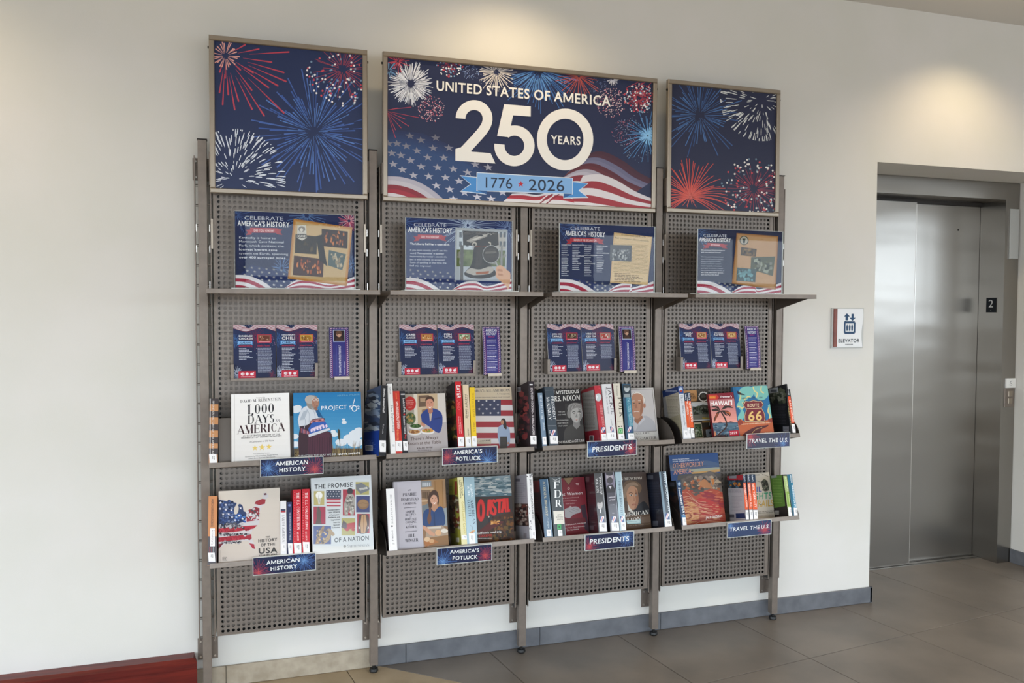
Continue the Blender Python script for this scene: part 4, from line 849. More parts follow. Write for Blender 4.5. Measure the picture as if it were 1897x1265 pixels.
# ================================================================= CATEGORY LABELS CLIPPED TO THE SLANTED SHELVES
def shelf_label(x0, z0, src, lines, bursts, label, base='252c4e', extra=None):
    w, h = .2255, .0630
    t = thing('shelf_label', label, 'sign', (x0, -.207, z0), 'category labels on the book shelves')
    k = Ink(w, h, src, base, int(x0*100)); cx = sum(p[0] for p in src)/4; wd = src[1][0]-src[0][0]
    for (bx_, by_, c_, r) in bursts: k.burst(bx_, by_, 12, r, 44, c_, 2.8, jit=.5, w0=1.5); k.burst(bx_, by_, 3, r*.35, 20, 'd85858' if c_.startswith('c') else '7aa4d8', 2.2)
    for a in lines: k.T(*a[:5], a[5]*.93, 'f6f6f6', 'b')
    k.build('label_print', M['matte'], t, Matrix.Translation((0, -.0006, 0)))
    MB().box(0, -.0005, 0, w, .0001, h).build('paper', M['white'], t)
    MB().box(-.0005, -.0030, -.0008, w+.0005, -.0018, h+.0008).build('front_pane', M['acrylic'], t)
    b = MB(); b.box(-.0022, -.0030, -.0022, w+.0022, .0020, -.0009); b.box(-.0022, -.0030, h+.0009, w+.0022, .0110, h+.0022); b.box(-.0022, -.0030, -.0009, -.0006, .0020, h+.0009); b.box(w+.0006, -.0030, -.0009, w+.0022, .0020, h+.0009); b.build('holder_edge', M['edge'], t)
    MB().box(0, .0003, 0, w, .0018, h).build('back_pane', M['acrylic'], t)
R_, B_ = 'c04a58', '5a86cc'
shelf_label(.2020, .8935, [(612, 885), (1240, 848), (1245, 1005), (620, 1045)], [('AMERICAN', 762, 940, 1092, 920, 44), ('HISTORY', 803, 1000, 1068, 984, 44)], [(690, 968, B_, 120), (1162, 965, R_, 130)], 'AMERICAN HISTORY label, upper, blue burst left and red right')
shelf_label(.1720, .5250, [(538, 938), (1160, 893), (1160, 1055), (538, 1112)], [('AMERICAN', 675, 1004, 1010, 975, 44), ('HISTORY', 718, 1068, 985, 1040, 44)], [(590, 1090, R_, 150), (1050, 965, B_, 150)], 'AMERICAN HISTORY label, lowest, red burst left and blue right')
shelf_label(.8960, .9000, [(792, 872), (1398, 858), (1400, 1003), (800, 1043)], [("AMERICA'S", 930, 933, 1252, 918, 44), ('POTLUCK', 963, 1000, 1242, 988, 46)], [(855, 965, R_, 125), (1310, 1000, B_, 150)], "AMERICA'S POTLUCK label, upper, red burst at left end")
shelf_label(.8740, .4990, [(730, 962), (1335, 905), (740, 1133), (1340, 1078)][:2]+[(1340, 1078), (740, 1133)], [("AMERICA'S", 872, 1012, 1196, 992, 44), ('POTLUCK', 905, 1082, 1182, 1066, 46)], [(800, 1100, B_, 150), (1270, 1032, R_, 110)], "AMERICA'S POTLUCK label, lower, blue burst at left end")
shelf_label(1.5235, .8985, [(772, 855), (1350, 828), (1360, 985), (785, 1020)], [('PRESIDENTS', 835, 965, 1303, 930, 62)], [(805, 950, B_, 110), (1300, 930, R_, 120)], 'PRESIDENTS label, upper, blue at left end')
shelf_label(1.5150, .5010, [(742, 862), (1318, 820), (1328, 985), (755, 1032)], [('PRESIDENTS', 803, 962, 1270, 928, 62)], [(800, 990, R_, 110), (1235, 890, B_, 130)], 'PRESIDENTS label, lower, red at left end')
shelf_label(2.3030, .8965, [(1128, 762), (1640, 730), (1658, 880), (1145, 915)], [('TRAVEL THE U.S.', 1155, 852, 1635, 832, 48)], [(1170, 790, R_, 110), (1580, 850, '5868a0', 110)], 'TRAVEL THE U.S. label, upper, in clear holder', '4a4c62')
shelf_label(2.2100, .4985, [(900, 985), (1412, 940), (1430, 1095), (910, 1140)], [('TRAVEL THE U.S.', 925, 1070, 1405, 1032, 46)], [(930, 1010, '5868a0', 110), (1350, 1050, R_, 100)], 'TRAVEL THE U.S. label, lower, in clear holder', '3c4a6c')

# ================================================================= BOOKS
B = {}
B['a1']=('S',3,0.0185,0.0312,0.2449,0.000,0.0150,0.180,[(99,261),(188,260),(180,922),(90,925)],[(114,326),(99,261),(90,925),(106,957)])
B['a2']=('G',3,0.0977,0.2126,0.2614,0.015,0.0013,0.040,[(314,217),(898,202),(911,886),(319,916)],[(315,233),(314,217),(319,916),(320,923)])
B['a3']=('G',3,0.3236,0.2593,0.2598,0.015,0.0085,0.030,[(938,205),(1616,192),(1635,854),(947,884)],[(934,216),(938,205),(947,884),(942,889)])
B['a4']=('S',3,0.6410,0.0276,0.2778,-0.020,0.0719,0.190,[(1820,125),(1890,128),(1870,835),(1799,834)],[(1748,196),(1820,125),(1799,834),(1726,870)])
B['b1']=('S',5,0.6911,0.0201,0.2844,0.000,-0.0073,0.180,[(167,127),(223,125),(266,935),(208,938)],[(87,204),(167,127),(208,938),(125,977)])
B['b2']=('S',5,0.7115,0.0258,0.2540,0.000,-0.0024,0.180,[(232,211),(305,209),(340,932),(266,935)],[(149,284),(232,211),(266,935),(180,974)])
B['b3']=('S',5,0.7394,0.0201,0.2546,0.000,-0.0021,0.180,[(311,207),(367,206),(403,928),(346,931)],[(224,280),(311,207),(346,931),(256,970)])
B['b4']=('F',5,0.7605,0.1698,0.2449,0.030,0.0000,0.025,[(357,245),(822,232),(860,911),(390,935)],[(344,255),(357,245),(390,935),(377,941)])
B['b5']=('S',5,0.9634,0.0260,0.2870,0.000,0.0114,0.185,[(932,101),(1002,101),(1041,897),(971,899)],[(815,180),(932,101),(971,899),(850,940)])
B['b6']=('S',5,0.9944,0.0246,0.2731,0.000,0.0185,0.180,[(1022,137),(1088,137),(1121,893),(1055,895)],[(904,212),(1022,137),(1055,895),(934,935)])
B['b7']=('S',5,1.0211,0.0216,0.2617,0.000,0.0263,0.180,[(1100,167),(1158,167),(1185,890),(1127,891)],[(979,239),(1100,167),(1127,891),(1003,931)])
B['b8']=('F',5,1.0489,0.1914,0.2742,0.100,0.0000,0.025,[(1084,173),(1571,160),(1623,885),(1130,910)],[(1067,183),(1084,173),(1130,910),(1112,916)])
B['b9']=('S',5,1.2731,0.0267,0.2810,0.000,0.0411,0.185,[(1764,98),(1832,99),(1861,857),(1792,857)],[(1612,174),(1764,98),(1792,857),(1636,899)])
B['c1']=('S',7,1.3259,0.0199,0.2297,0.000,-0.0107,0.150,[(171,247),(224,245),(284,906),(229,909)],[(33,309),(171,247),(229,909),(88,946)])
B['c2']=('S',7,1.3575,0.0399,0.2560,0.000,-0.0050,0.160,[(253,170),(360,167),(424,899),(316,905)],[(104,238),(253,170),(316,905),(162,944)])
B['c3']=('F',7,1.3985,0.1625,0.2572,0.100,0.0000,0.030,[(268,207),(686,195),(748,902),(326,924)],[(240,219),(268,207),(326,924),(297,931)])
B['c4']=('S',7,1.5912,0.0291,0.2543,0.000,-0.0265,0.160,[(854,159),(929,155),(1013,867),(937,873)],[(684,226),(854,159),(937,873),(761,912)])
B['c5']=('S',7,1.6212,0.0457,0.2604,0.000,-0.0042,0.160,[(944,139),(1061,135),(1133,862),(1015,869)],[(771,207),(944,139),(1015,869),(837,908)])
B['c6']=('S',7,1.6726,0.0312,0.2615,0.000,0.0103,0.160,[(1084,133),(1164,131),(1228,859),(1148,862)],[(906,200),(1084,133),(1148,862),(965,902)])
B['c7']=('S',7,1.7087,0.0399,0.2599,0.000,0.0364,0.160,[(1193,134),(1294,136),(1342,856),(1240,857)],[(1012,202),(1193,134),(1240,857),(1054,897)])
B['c8']=('F',7,1.7569,0.1639,0.2534,0.100,0.0000,0.030,[(1175,191),(1572,180),(1643,855),(1242,876)],[(1141,204),(1175,191),(1242,876),(1207,884)])
B['d1']=('S',9,1.9870,0.0245,0.2423,0.000,0.0163,0.150,[(301,163),(360,163),(424,820),(364,822)],[(109,224),(301,163),(364,822),(168,859)])
B['d2']=('S',9,2.0114,0.0151,0.2100,0.000,0.0264,0.130,[(373,248),(409,248),(460,818),(424,819)],[(204,299),(373,248),(424,819),(251,852)])
B['d3']=('S',9,2.0282,0.0167,0.2127,0.000,0.0187,0.130,[(409,240),(449,239),(505,815),(464,817)],[(239,290),(409,240),(464,817),(291,850)])
B['d4']=('F',9,2.0497,0.1713,0.2426,0.130,0.0000,0.020,[(271,211),(663,200),(737,826),(341,847)],[(245,219),(271,211),(341,847),(315,852)])
B['d5']=('G',9,2.1741,0.1314,0.2084,0.045,-0.0301,0.020,[(668,259),(969,239),(1051,784),(748,810)],[(641,267),(668,259),(748,810),(720,816)])
B['d6']=('G',9,2.3050,0.1862,0.2375,0.045,-0.0144,0.020,[(966,174),(1381,155),(1470,766),(1051,795)],[(937,182),(966,174),(1051,795),(1021,800)])
B['d7']=('S',9,2.5475,0.0081,0.2385,0.000,0.0420,0.140,[(1605,137),(1623,137),(1685,755),(1667,755)],[(1391,192),(1605,137),(1667,755),(1449,791)])
B['d8']=('S',9,2.5590,0.0171,0.2145,0.000,0.0062,0.130,[(1619,198),(1657,197),(1730,752),(1692,754)],[(1420,247),(1619,198),(1692,754),(1489,787)])
B['e1']=('S',4,0.0110,0.0314,0.2514,0.000,0.0166,0.180,[(89,319),(178,315),(169,1009),(78,1015)],[(105,334),(89,319),(78,1015),(95,994)])
B['e2']=('G',4,0.0498,0.2219,0.2678,0.010,0.0022,0.030,[(189,270),(802,234),(813,952),(191,1004)],[(191,273),(189,270),(191,1004),(193,1001)])
B['e3']=('S',4,0.2710,0.0220,0.2164,0.000,0.0105,0.160,[(808,367),(868,364),(873,947),(813,951)],[(790,379),(808,367),(813,951),(794,936)])
B['e4']=('S',4,0.2959,0.0188,0.2107,0.000,0.0081,0.140,[(875,378),(925,375),(932,942),(881,946)],[(856,387),(875,378),(881,946),(862,933)])
B['e5']=('S',4,0.3168,0.0306,0.2565,0.000,0.0169,0.160,[(936,253),(1017,249),(1021,935),(938,941)],[(912,269),(936,253),(938,941),(914,926)])
B['e6']=('S',4,0.3497,0.0284,0.2563,0.000,0.0239,0.160,[(1028,248),(1104,245),(1104,928),(1028,933)],[(1001,264),(1028,248),(1028,933),(999,919)])
B['e7']=('G',4,0.3892,0.2336,0.2960,0.000,0.0023,0.030,[(1116,139),(1720,105),(1749,872),(1134,924)],[(1110,143),(1116,139),(1134,924),(1128,921)])
B['f1']=('S',6,0.6824,0.0331,0.2454,0.000,-0.0065,0.180,[(153,278),(247,271),(283,985),(188,993)],[(74,298),(153,278),(188,993),(106,979)])
B['f2']=('F',6,0.7165,0.2146,0.2722,0.030,0.0000,0.030,[(236,199),(823,163),(866,931),(271,983)],[(222,203),(236,199),(271,983),(256,980)])
B['f3']=('S',6,0.9769,0.0238,0.2736,0.000,-0.0041,0.185,[(962,147),(1025,143),(1075,916),(1010,922)],[(844,174),(962,147),(1010,922),(888,911)])
B['f4']=('S',6,1.0007,0.0439,0.2730,0.000,0.0095,0.180,[(1035,145),(1152,139),(1193,907),(1075,916)],[(917,170),(1035,145),(1075,916),(953,906)])
B['f5']=('F',6,1.0475,0.1884,0.2732,0.100,0.0000,0.030,[(1083,152),(1561,122),(1613,857),(1128,899)],[(1063,156),(1083,152),(1128,899),(1108,898)])
B['f6']=('S',6,1.2691,0.0260,0.2703,0.000,0.0283,0.180,[(1747,109),(1813,107),(1850,850),(1783,854)],[(1599,135),(1747,109),(1783,854),(1631,847)])
B['g1']=('S',8,1.3357,0.0375,0.2463,0.000,-0.0123,0.150,[(192,182),(293,174),(358,893),(256,903)],[(54,203),(192,182),(256,903),(114,897)])
B['g2']=('S',8,1.3791,0.0514,0.2526,0.000,-0.0012,0.160,[(314,156),(451,147),(512,880),(374,893)],[(163,179),(314,156),(374,893),(218,886)])
B['g3']=('F',8,1.4315,0.1485,0.2482,0.100,0.0000,0.025,[(356,174),(735,150),(796,843),(413,877)],[(332,178),(356,174),(413,877),(388,876)])
B['g4']=('S',8,1.5822,0.0406,0.2572,0.000,0.0063,0.160,[(850,109),(955,103),(1018,837),(912,845)],[(681,134),(850,109),(912,845),(738,841)])
B['g5']=('S',8,1.6380,0.0414,0.2574,0.000,-0.0046,0.160,[(986,100),(1091,93),(1163,823),(1057,833)],[(812,125),(986,100),(1057,833),(877,829)])
B['g6']=('S',8,1.6813,0.0302,0.2568,0.000,0.0096,0.160,[(1105,94),(1182,90),(1245,817),(1168,823)],[(927,119),(1105,94),(1168,823),(985,820)])
B['g7']=('F',8,1.7144,0.1689,0.2536,0.100,0.0000,0.030,[(1069,114),(1479,88),(1549,778),(1135,814)],[(1035,119),(1069,114),(1135,814),(1100,813)])
B['g8']=('S',8,1.8976,0.0352,0.2460,0.000,-0.0000,0.160,[(1640,90),(1725,85),(1798,768),(1711,775)],[(1444,115),(1640,90),(1711,775),(1510,774)])
B['h1']=('S',10,1.9740,0.0231,0.2040,0.000,-0.0291,0.130,[(253,456),(309,451),(385,1014),(329,1021)],[(88,473),(253,456),(329,1021),(159,1020)])
B['h2']=('F',10,1.9981,0.2756,0.3216,0.110,0.0000,0.025,[(150,154),(781,118),(881,960),(242,1015)],[(119,159),(150,154),(242,1015),(210,1015)])
B['h3']=('S',10,2.3091,0.0168,0.2095,0.000,0.0662,0.130,[(1084,386),(1122,386),(1161,951),(1122,951)],[(898,405),(1084,386),(1122,951),(932,953)])
B['h4']=('S',10,2.3291,0.0187,0.2098,0.000,0.0817,0.130,[(1137,382),(1180,384),(1211,948),(1168,947)],[(949,401),(1137,382),(1168,947),(977,949)])
B['h5']=('S',10,2.3498,0.0233,0.2095,0.000,0.0815,0.130,[(1184,380),(1237,382),(1269,943),(1215,943)],[(995,399),(1184,380),(1215,943),(1023,945)])
B['h6']=('F',10,2.3904,0.1447,0.2149,0.100,0.0000,0.025,[(1088,376),(1404,354),(1476,909),(1157,937)],[(1052,379),(1088,376),(1157,937),(1121,937)])
B['h7']=('S',10,2.5395,0.0192,0.1968,0.000,-0.0004,0.140,[(1573,385),(1615,383),(1685,902),(1642,906)],[(1360,405),(1573,385),(1642,906),(1425,909)])
B['h8']=('S',10,2.5653,0.0250,0.1964,0.000,-0.0193,0.130,[(1622,383),(1676,378),(1754,894),(1699,901)],[(1423,402),(1622,383),(1699,901),(1496,904)])
x_, w_ = B['h2'][2], B['h2'][3]; B['h2'] = B['h2'][:2]+(x_+.016, w_-.016)+B['h2'][4:]; B['h2'][8][0] = (188, 157); B['h2'][8][3] = (283, 1012)
SHELF_GROUP = {3: 'books on the upper American history shelf', 4: 'books on the lower American history shelf', 5: 'books on the upper potluck shelf', 6: 'books on the lower potluck shelf', 7: 'books on the upper presidents shelf', 8: 'books on the lower presidents shelf', 9: 'books on the upper travel shelf', 10: 'books on the lower travel shelf'}
def bk(key, label, cover, base, front, left=None, lbase=None, stick=None, mat='print', yaw=0, hard=True, seed=None):
    ty, zm, x, w, h, d, lean, dep, fc, lc = B[key]; dep = min(dep, .181); x = max(x, 1.9832) if key == 'h1' else x; row = 'A' if zm % 2 else 'B'; z0 = .951 if row == 'A' else (.579 if zm == 4 else .568 if zm != 6 else .570); y0 = ROWY[row]
    Mx = Matrix.Translation((x, y0, z0)) @ RX @ Matrix.Translation((0, d, -.0065)) @ Matrix.Rotation(lean, 4, 'Y') @ Matrix.Rotation(yaw, 4, 'Z')
    t = thing('book', label, 'book', group=SHELF_GROUP[zm], mat=Mx); T_ = .0022 if hard else .0006; c = min(.0025, w*.2)
    D, W_ = (dep, w) if ty == 'S' else (dep, w)
    if ty == 'S': prof = [(0, c), (c, 0), (w-c, 0), (w, c), (w, dep), (w-T_, dep), (w-T_, c+T_*.5), (w-c, T_), (c, T_), (T_, c+T_*.5), (T_, dep), (0, dep)]; ins = .003 if hard else .0003; pg = (T_, T_+.001, ins, w-T_, dep-ins, h-ins)
    else: c = .001; prof = [(0, c), (c, 0), (w, 0), (w, T_), (T_+.001, T_), (T_, T_+.001), (T_, dep-T_-.001), (T_+.001, dep-T_), (w, dep-T_), (w, dep), (c, dep), (0, dep-c)]; ins = .003 if hard else .0003; pg = (T_+.001, T_, ins, w-ins, dep-T_, h-ins)
    b = MB(); b.prism(prof, 2, 0, h); b.build('cover', newmat('cover_'+cover, cover, .4, 0, .5, .2) if 'cover_'+cover not in bpy.data.materials else bpy.data.materials['cover_'+cover], t)
    MB().box(*pg).build('page_block', M['pages'], t)
    k = Ink(w, h, fc, base, seed or sum(map(ord, key))); front(k); k.build('spine_print' if ty == 'S' else 'cover_print', M[mat], t, Matrix.Translation((0, -.0003, 0)))
    if left:
        k = Ink(dep, h, lc, lbase or base, 5); left(k); k.build('back_print' if ty == 'S' else 'spine_print', M[mat], t, Matrix.Translation((-.0003, dep, 0)) @ Matrix.Rotation(-PI/2, 4, 'Z'))
    if stick:
        k = Ink(w, h, fc); k.z = 2; x0, y0_, x1, y1 = stick; k.P([(x0, y0_), (x1, y0_), (x1+(y1-y0_)*.07, y1), (x0+(y1-y0_)*.07, y1)], 'f0eff0')
        for q in (0, 1): xx = x0+(x1-x0)*(.42+.22*q); k.greek(xx, y0_+(y1-y0_)*.22, xx+(x1-x0)*.12, y0_+(y1-y0_)*(.52+.1*q), 5, '2c2c2c', .6, .1)
        s_ = k.build('call_number_label', M['matte'], t, Matrix.Translation((0, -.0012, 0))); s_['label'] = 'white call number sticker'
    return t
def flagsticker(k, x, y, w=58, h=70):
    k.P([(x, y), (x+w, y), (x+w+4, y+h), (x+4, y+h)], 'e8e4ea').P([(x, y), (x+w*.5, y), (x+4, y+h*.8)], '27407c').P([(x+w, y+h*.3), (x+w+4, y+h), (x+w*.5, y+h)], '27407c').P([(x+w*.62, y+h*.1), (x+w*.8, y+h*.1), (x+w*.4, y+h*.95), (x+w*.22, y+h*.95)], 'b83c4c')
def person(k, cx, cy, s, skin, hair, shirt, style='short', shade=None, dark='3a2a24', smile=True, sl=1.0):
    # cx,cy face centre; s half-height of the face
    sh = shade or '00000'
    k.P(spline([(cx-2.3*s*sl, cy+5*s), (cx-2.1*s*sl, cy+2.3*s), (cx-1.1*s, cy+1.6*s), (cx-.4*s, cy+1.25*s), (cx+.4*s, cy+1.25*s), (cx+1.1*s, cy+1.6*s), (cx+2.1*s*sl, cy+2.3*s), (cx+2.3*s*sl, cy+5*s)]), shirt)
    if style == 'long': k.P(spline([(cx-1.0*s, cy-.6*s), (cx-.3*s, cy-1.45*s), (cx+.6*s, cy-1.35*s), (cx+1.05*s, cy-.3*s), (cx+1.15*s, cy+1.2*s), (cx+1.0*s, cy+2.6*s), (cx+.4*s, cy+2.2*s), (cx-.4*s, cy+1.9*s), (cx-1.0*s, cy+2.4*s), (cx-1.1*s, cy+1.0*s)]), hair)
    nk = shade or skin
    k.P([(cx-.38*s, cy+.6*s), (cx+.38*s, cy+.6*s), (cx+.45*s, cy+1.45*s), (cx, cy+1.9*s), (cx-.45*s, cy+1.45*s)], nk)
    if style in ('short', 'grey', 'bun'): k.E(cx, cy-.42*s, .88*s, .85*s, hair)
    if style == 'bun': k.E(cx-.15*s, cy-.75*s, 1.02*s, .72*s, hair).E(cx-.9*s, cy-.1*s, .3*s, .6*s, hair)
    if style == 'wild': k.E(cx-.1*s, cy-.55*s, 1.1*s, .9*s, hair).E(cx-.85*s, cy+.1*s, .42*s, .85*s, hair).E(cx+.6*s, cy-.9*s, .6*s, .5*s, hair)
    k.E(cx-.78*s, cy+.1*s, .14*s, .24*s, nk).E(cx+.78*s, cy+.1*s, .14*s, .24*s, nk)
    k.P(spline([(cx-.74*s, cy-.4*s), (cx-.45*s, cy-.88*s), (cx+.45*s, cy-.88*s), (cx+.74*s, cy-.4*s), (cx+.72*s, cy+.3*s), (cx+.45*s, cy+.85*s), (cx, cy+1.06*s), (cx-.45*s, cy+.85*s), (cx-.72*s, cy+.3*s)]), skin)
    if shade: k.P(spline([(cx+.2*s, cy-.8*s), (cx+.6*s, cy-.55*s), (cx+.73*s, cy), (cx+.6*s, cy+.6*s), (cx+.2*s, cy+.95*s), (cx+.4*s, cy+.3*s), (cx+.3*s, cy-.2*s)]), shade)
    for e in (-1, 1):
        k.E(cx+e*.32*s, cy-.1*s, .16*s, .075*s, 'e8e2da').E(cx+e*.32*s, cy-.1*s, .07*s, .08*s, dark); k.S([(cx+e*.15*s, cy-.28*s), (cx+e*.35*s, cy-.36*s), (cx+e*.54*s, cy-.26*s)], .07*s, dark)
    k.P([(cx-.02*s, cy-.1*s), (cx+.13*s, cy+.3*s), (cx-.13*s, cy+.3*s)], nk); k.S([(cx-.14*s, cy+.32*s), (cx, cy+.37*s), (cx+.14*s, cy+.32*s)], .045*s, dark)
    if smile: k.P(spline([(cx-.3*s, cy+.52*s), (cx, cy+.62*s), (cx+.3*s, cy+.52*s), (cx, cy+.78*s)], 3), '9c4a42').P([(cx-.22*s, cy+.56*s), (cx+.22*s, cy+.56*s), (cx+.1*s, cy+.66*s), (cx-.1*s, cy+.66*s)], 'f0ece6')
    else: k.S([(cx-.27*s, cy+.6*s), (cx, cy+.63*s), (cx+.27*s, cy+.6*s)], .07*s, '8c5a4e')
    if style in ('short', 'bun', 'long', 'wild'): k.P(spline([(cx-.78*s, cy-.2*s), (cx-.8*s, cy-.9*s), (cx, cy-1.25*s), (cx+.8*s, cy-.9*s), (cx+.78*s, cy-.25*s), (cx+.55*s, cy-.72*s), (cx, cy-.82*s), (cx-.5*s, cy-.66*s)], 3), hair)
    if style == 'grey': k.P(spline([(cx-.8*s, cy-.1*s), (cx-.82*s, cy-.8*s), (cx-.2*s, cy-1.2*s), (cx+.7*s, cy-1.0*s), (cx+.84*s, cy-.1*s), (cx+.66*s, cy-.6*s), (cx, cy-.86*s), (cx-.6*s, cy-.62*s)], 3), hair)
    return k
# ---- upper American history
bk('a1', 'glossy orange and black striped spine, leftmost on upper history shelf', '3a3434', 'c08858', lambda k: [k.R(88, y, 195, y+62, '3a3438') for y in (255, 388, 520, 650, 760)] and k.T('FRONTIER HISTORY OF THE AMERICAS', 128, 285, 122, 815, 20, 'e0dcd8').R(100, 262, 108, 900, 'e8e6e6'), None, None, (93, 818, 168, 915), 'gloss')
def c_1000(k):
    k.G(315, 197, 905, 905, 'f2f1f0', 'dedbd8').L(348, 222, 352, 905, 3, 'b9b6b2', up=True)
    K = '26262c'
    k.T('Foreword by', 568, 258, 656, 253, 12, K).T('DAVID M. RUBENSTEIN', 408, 303, 816, 278, 29, K, 's').T('1,000', 478, 418, 745, 402, 96, K, 's').T('DAYS', 482, 515, 748, 500, 84, K, 's').T('in', 762, 496, 802, 493, 36, K, '', it=.3)
    k.T('AMERICA', 372, 618, 858, 585, 84, '3a2228', 's').T('AN ILLUSTRATED HISTORY OF THE', 432, 643, 805, 624, 15, K, 'b').T('MOMENTS THAT DEFINED A NATION', 418, 664, 820, 640, 15, K, 'b').T('A Celebration of 250 Years', 500, 704, 742, 688, 17, K, '', it=.1)
    for i in range(3): k.star(555+i*70, 756-i*6, 36-abs(1-i)*5, 'e0c468', up=True)
    k.T('Prologue by David Ferriero', 542, 820, 702, 808, 11, K).T('Commentary by Michael Beschloss, Douglas Brinkley,', 455, 850, 785, 826, 12, K).T('Annette Gordon-Reed, and Walter Isaacson', 490, 868, 757, 848, 12, K)
bk('a2', 'white 1,000 DAYS in AMERICA book facing out', 'e6e4e0', 'eceae8', c_1000)
def c_562(k):
    k.G(935, 185, 1640, 850, '1c74ae', '6aa6c8', 18)
    for x, y, r in ((960, 370, 60), (985, 350, 40), (950, 640, 45), (1570, 620, 75), (1510, 660, 70), (1600, 580, 50), (1450, 500, 26), (1445, 470, 18), (1350, 620, 40), (1340, 590, 26), (960, 720, 50), (1420, 700, 60), (1560, 700, 80)): k.E(x, y, r, r*.62, 'd6dce2', 12)
    k.R(935, 760, 1640, 860, '5a4c38'); k.up(); r = k.rnd
    for i in range(240):
        x = r.uniform(935, 1640); hh = r.uniform(30, 150)*(.6+.6*abs(x-1100)/500); k.L(x, 850, x+r.uniform(-25, 30), 850-hh, 5, r.choice(['3a3024', '6a5838', '8a744a', '2c241c', 'a08c5c']), 1.5)
    k.P(spline([(1000, 850), (990, 700), (1010, 560), (1080, 600), (1200, 580), (1290, 590), (1330, 640), (1325, 850)]), '3a2630').P([(1090, 640), (1300, 590), (1320, 760), (1310, 850), (1090, 850)], '4c2a3a')
    for i in range(9): k.L(1110+i*24, 650, 1100+i*26, 850, 4, '2c1a28', up=(i == 0))
    k.P(spline([(985, 470), (1010, 390), (1050, 345), (1110, 330), (1170, 350), (1200, 400), (1230, 460), (1260, 500), (1200, 570), (1100, 600), (1000, 560)]), 'ccd2da').P(spline([(1000, 540), (1090, 520), (1130, 470), (1240, 455), (1250, 480), (1180, 560), (1090, 620), (1010, 620)]), '3a2a34').P([(1110, 480), (1240, 455), (1262, 500), (1130, 520)], 'a06a70')
    k.P([(1090, 560), (1130, 500), (1260, 490), (1290, 550), (1100, 620)], '2f58a8').P([(1120, 560), (1240, 515), (1250, 530), (1130, 585)], 'c8b8d0').P([(1090, 620), (1300, 555), (1310, 575), (1095, 648)], 'c8ccd4').P([(1040, 390), (1090, 370), (1050, 470), (1000, 480)], 'aab4c0')
    k.P([(1160, 380), (1190, 370), (1240, 455), (1190, 450)], '1c5888').E(1135, 300, 66, 74, '8c8680').E(1110, 270, 55, 44, 'b0aaa4').E(1160, 300, 36, 52, 'a87c68', rot=.1).P([(1150, 350), (1185, 330), (1180, 380), (1150, 375)], '8c6454').ring(1150, 270, 17, 15, 13, 11, 'd8d8d8').ring(1183, 272, 14, 14, 10, 10, 'd8d8d8').S([(1165, 330), (1185, 328)], 5, '6a3830').P([(1190, 285), (1200, 305), (1186, 308)], '9c705c')
    for q in (((1030, 420), (1060, 480), (1050, 560)), ((1070, 360), (1100, 420), (1095, 500)), ((1120, 345), (1150, 400), (1160, 460))): k.S(spline(list(q)), 5, 'a4aebc')
    for i in range(7): k.P([(1015+i*12, 560+i*6), (1027+i*12, 552+i*6), (1030+i*12, 600+i*3), (1016+i*12, 606+i*3)], ('8c4c58', '5c4468', 'b07c84')[i % 3])
    for i in range(6): k.P([(1110+i*30, 572-i*9), (1126+i*30, 560-i*9), (1134+i*30, 590-i*9), (1116+i*30, 600-i*9)], 'dccce0')
    for i in range(5): k.E(1120+i*28, 500-i*7, 11, 8, ('d08c8c', '6c3c4c')[i % 2])
    for q in (((1150, 320), (1156, 340)), ((1140, 290), (1146, 310)), ((1168, 345), (1180, 348))): k.S(list(q), 3, '7c5848')
    k.S([(1408, 740), (1396, 600)], 5, '4a4430').E(1397, 620, 12, 55, '3c3626', rot=-.05)
    k.T('MATIKA WILBUR', 1382, 240, 1605, 226, 17, '7ab0cc').T('PROJECT', 1218, 376, 1478, 364, 42, 'eef2f6').T('5', 1500, 368, 1527, 366, 36, 'eef2f6').ring(1552, 360, 27, 32, 20, 24, 'eef2f6').L(1532, 345, 1556, 262, 6, 'eef2f6', up=True).T('2', 1578, 368, 1606, 366, 36, 'eef2f6')
    k.T('CHANGING THE WAY WE SEE', 985, 848, 1368, 828, 20, 'd0d4d4').T('NATIVE AMERICA', 1385, 830, 1612, 815, 20, 'f6f4f0', 'b')
bk('a3', 'blue PROJECT book with standing elder in a shawl', '1c5c8c', '2c7cb0', c_562)
def l_a4(k):
    k.mottle(1640, 200, 1830, 640, 110, ['4a5468', '78879c', '2c3444', 'a0a8b0', '38506c'], 30); k.P([(1640, 640), (1820, 570), (1820, 860), (1640, 860)], '1c3c8c').greek(1650, 680, 1790, 770, 9, '7890c8', .3, .2).R(1738, 730, 1772, 785, 'e0e0e6').greek(1742, 740, 1768, 778, 5, '40404c', .5, 0)
bk('a4', 'black spine turned outward beside the blue PROJECT book', '222226', '222226', lambda k: k.T('America, Invented Itself', 1848, 155, 1838, 400, 22, 'eceaea', 'b').T('Samuels', 1840, 520, 1834, 610, 14, 'c0c0c4'), l_a4, '3a4a68', (1800, 680, 1870, 795), yaw=.20)
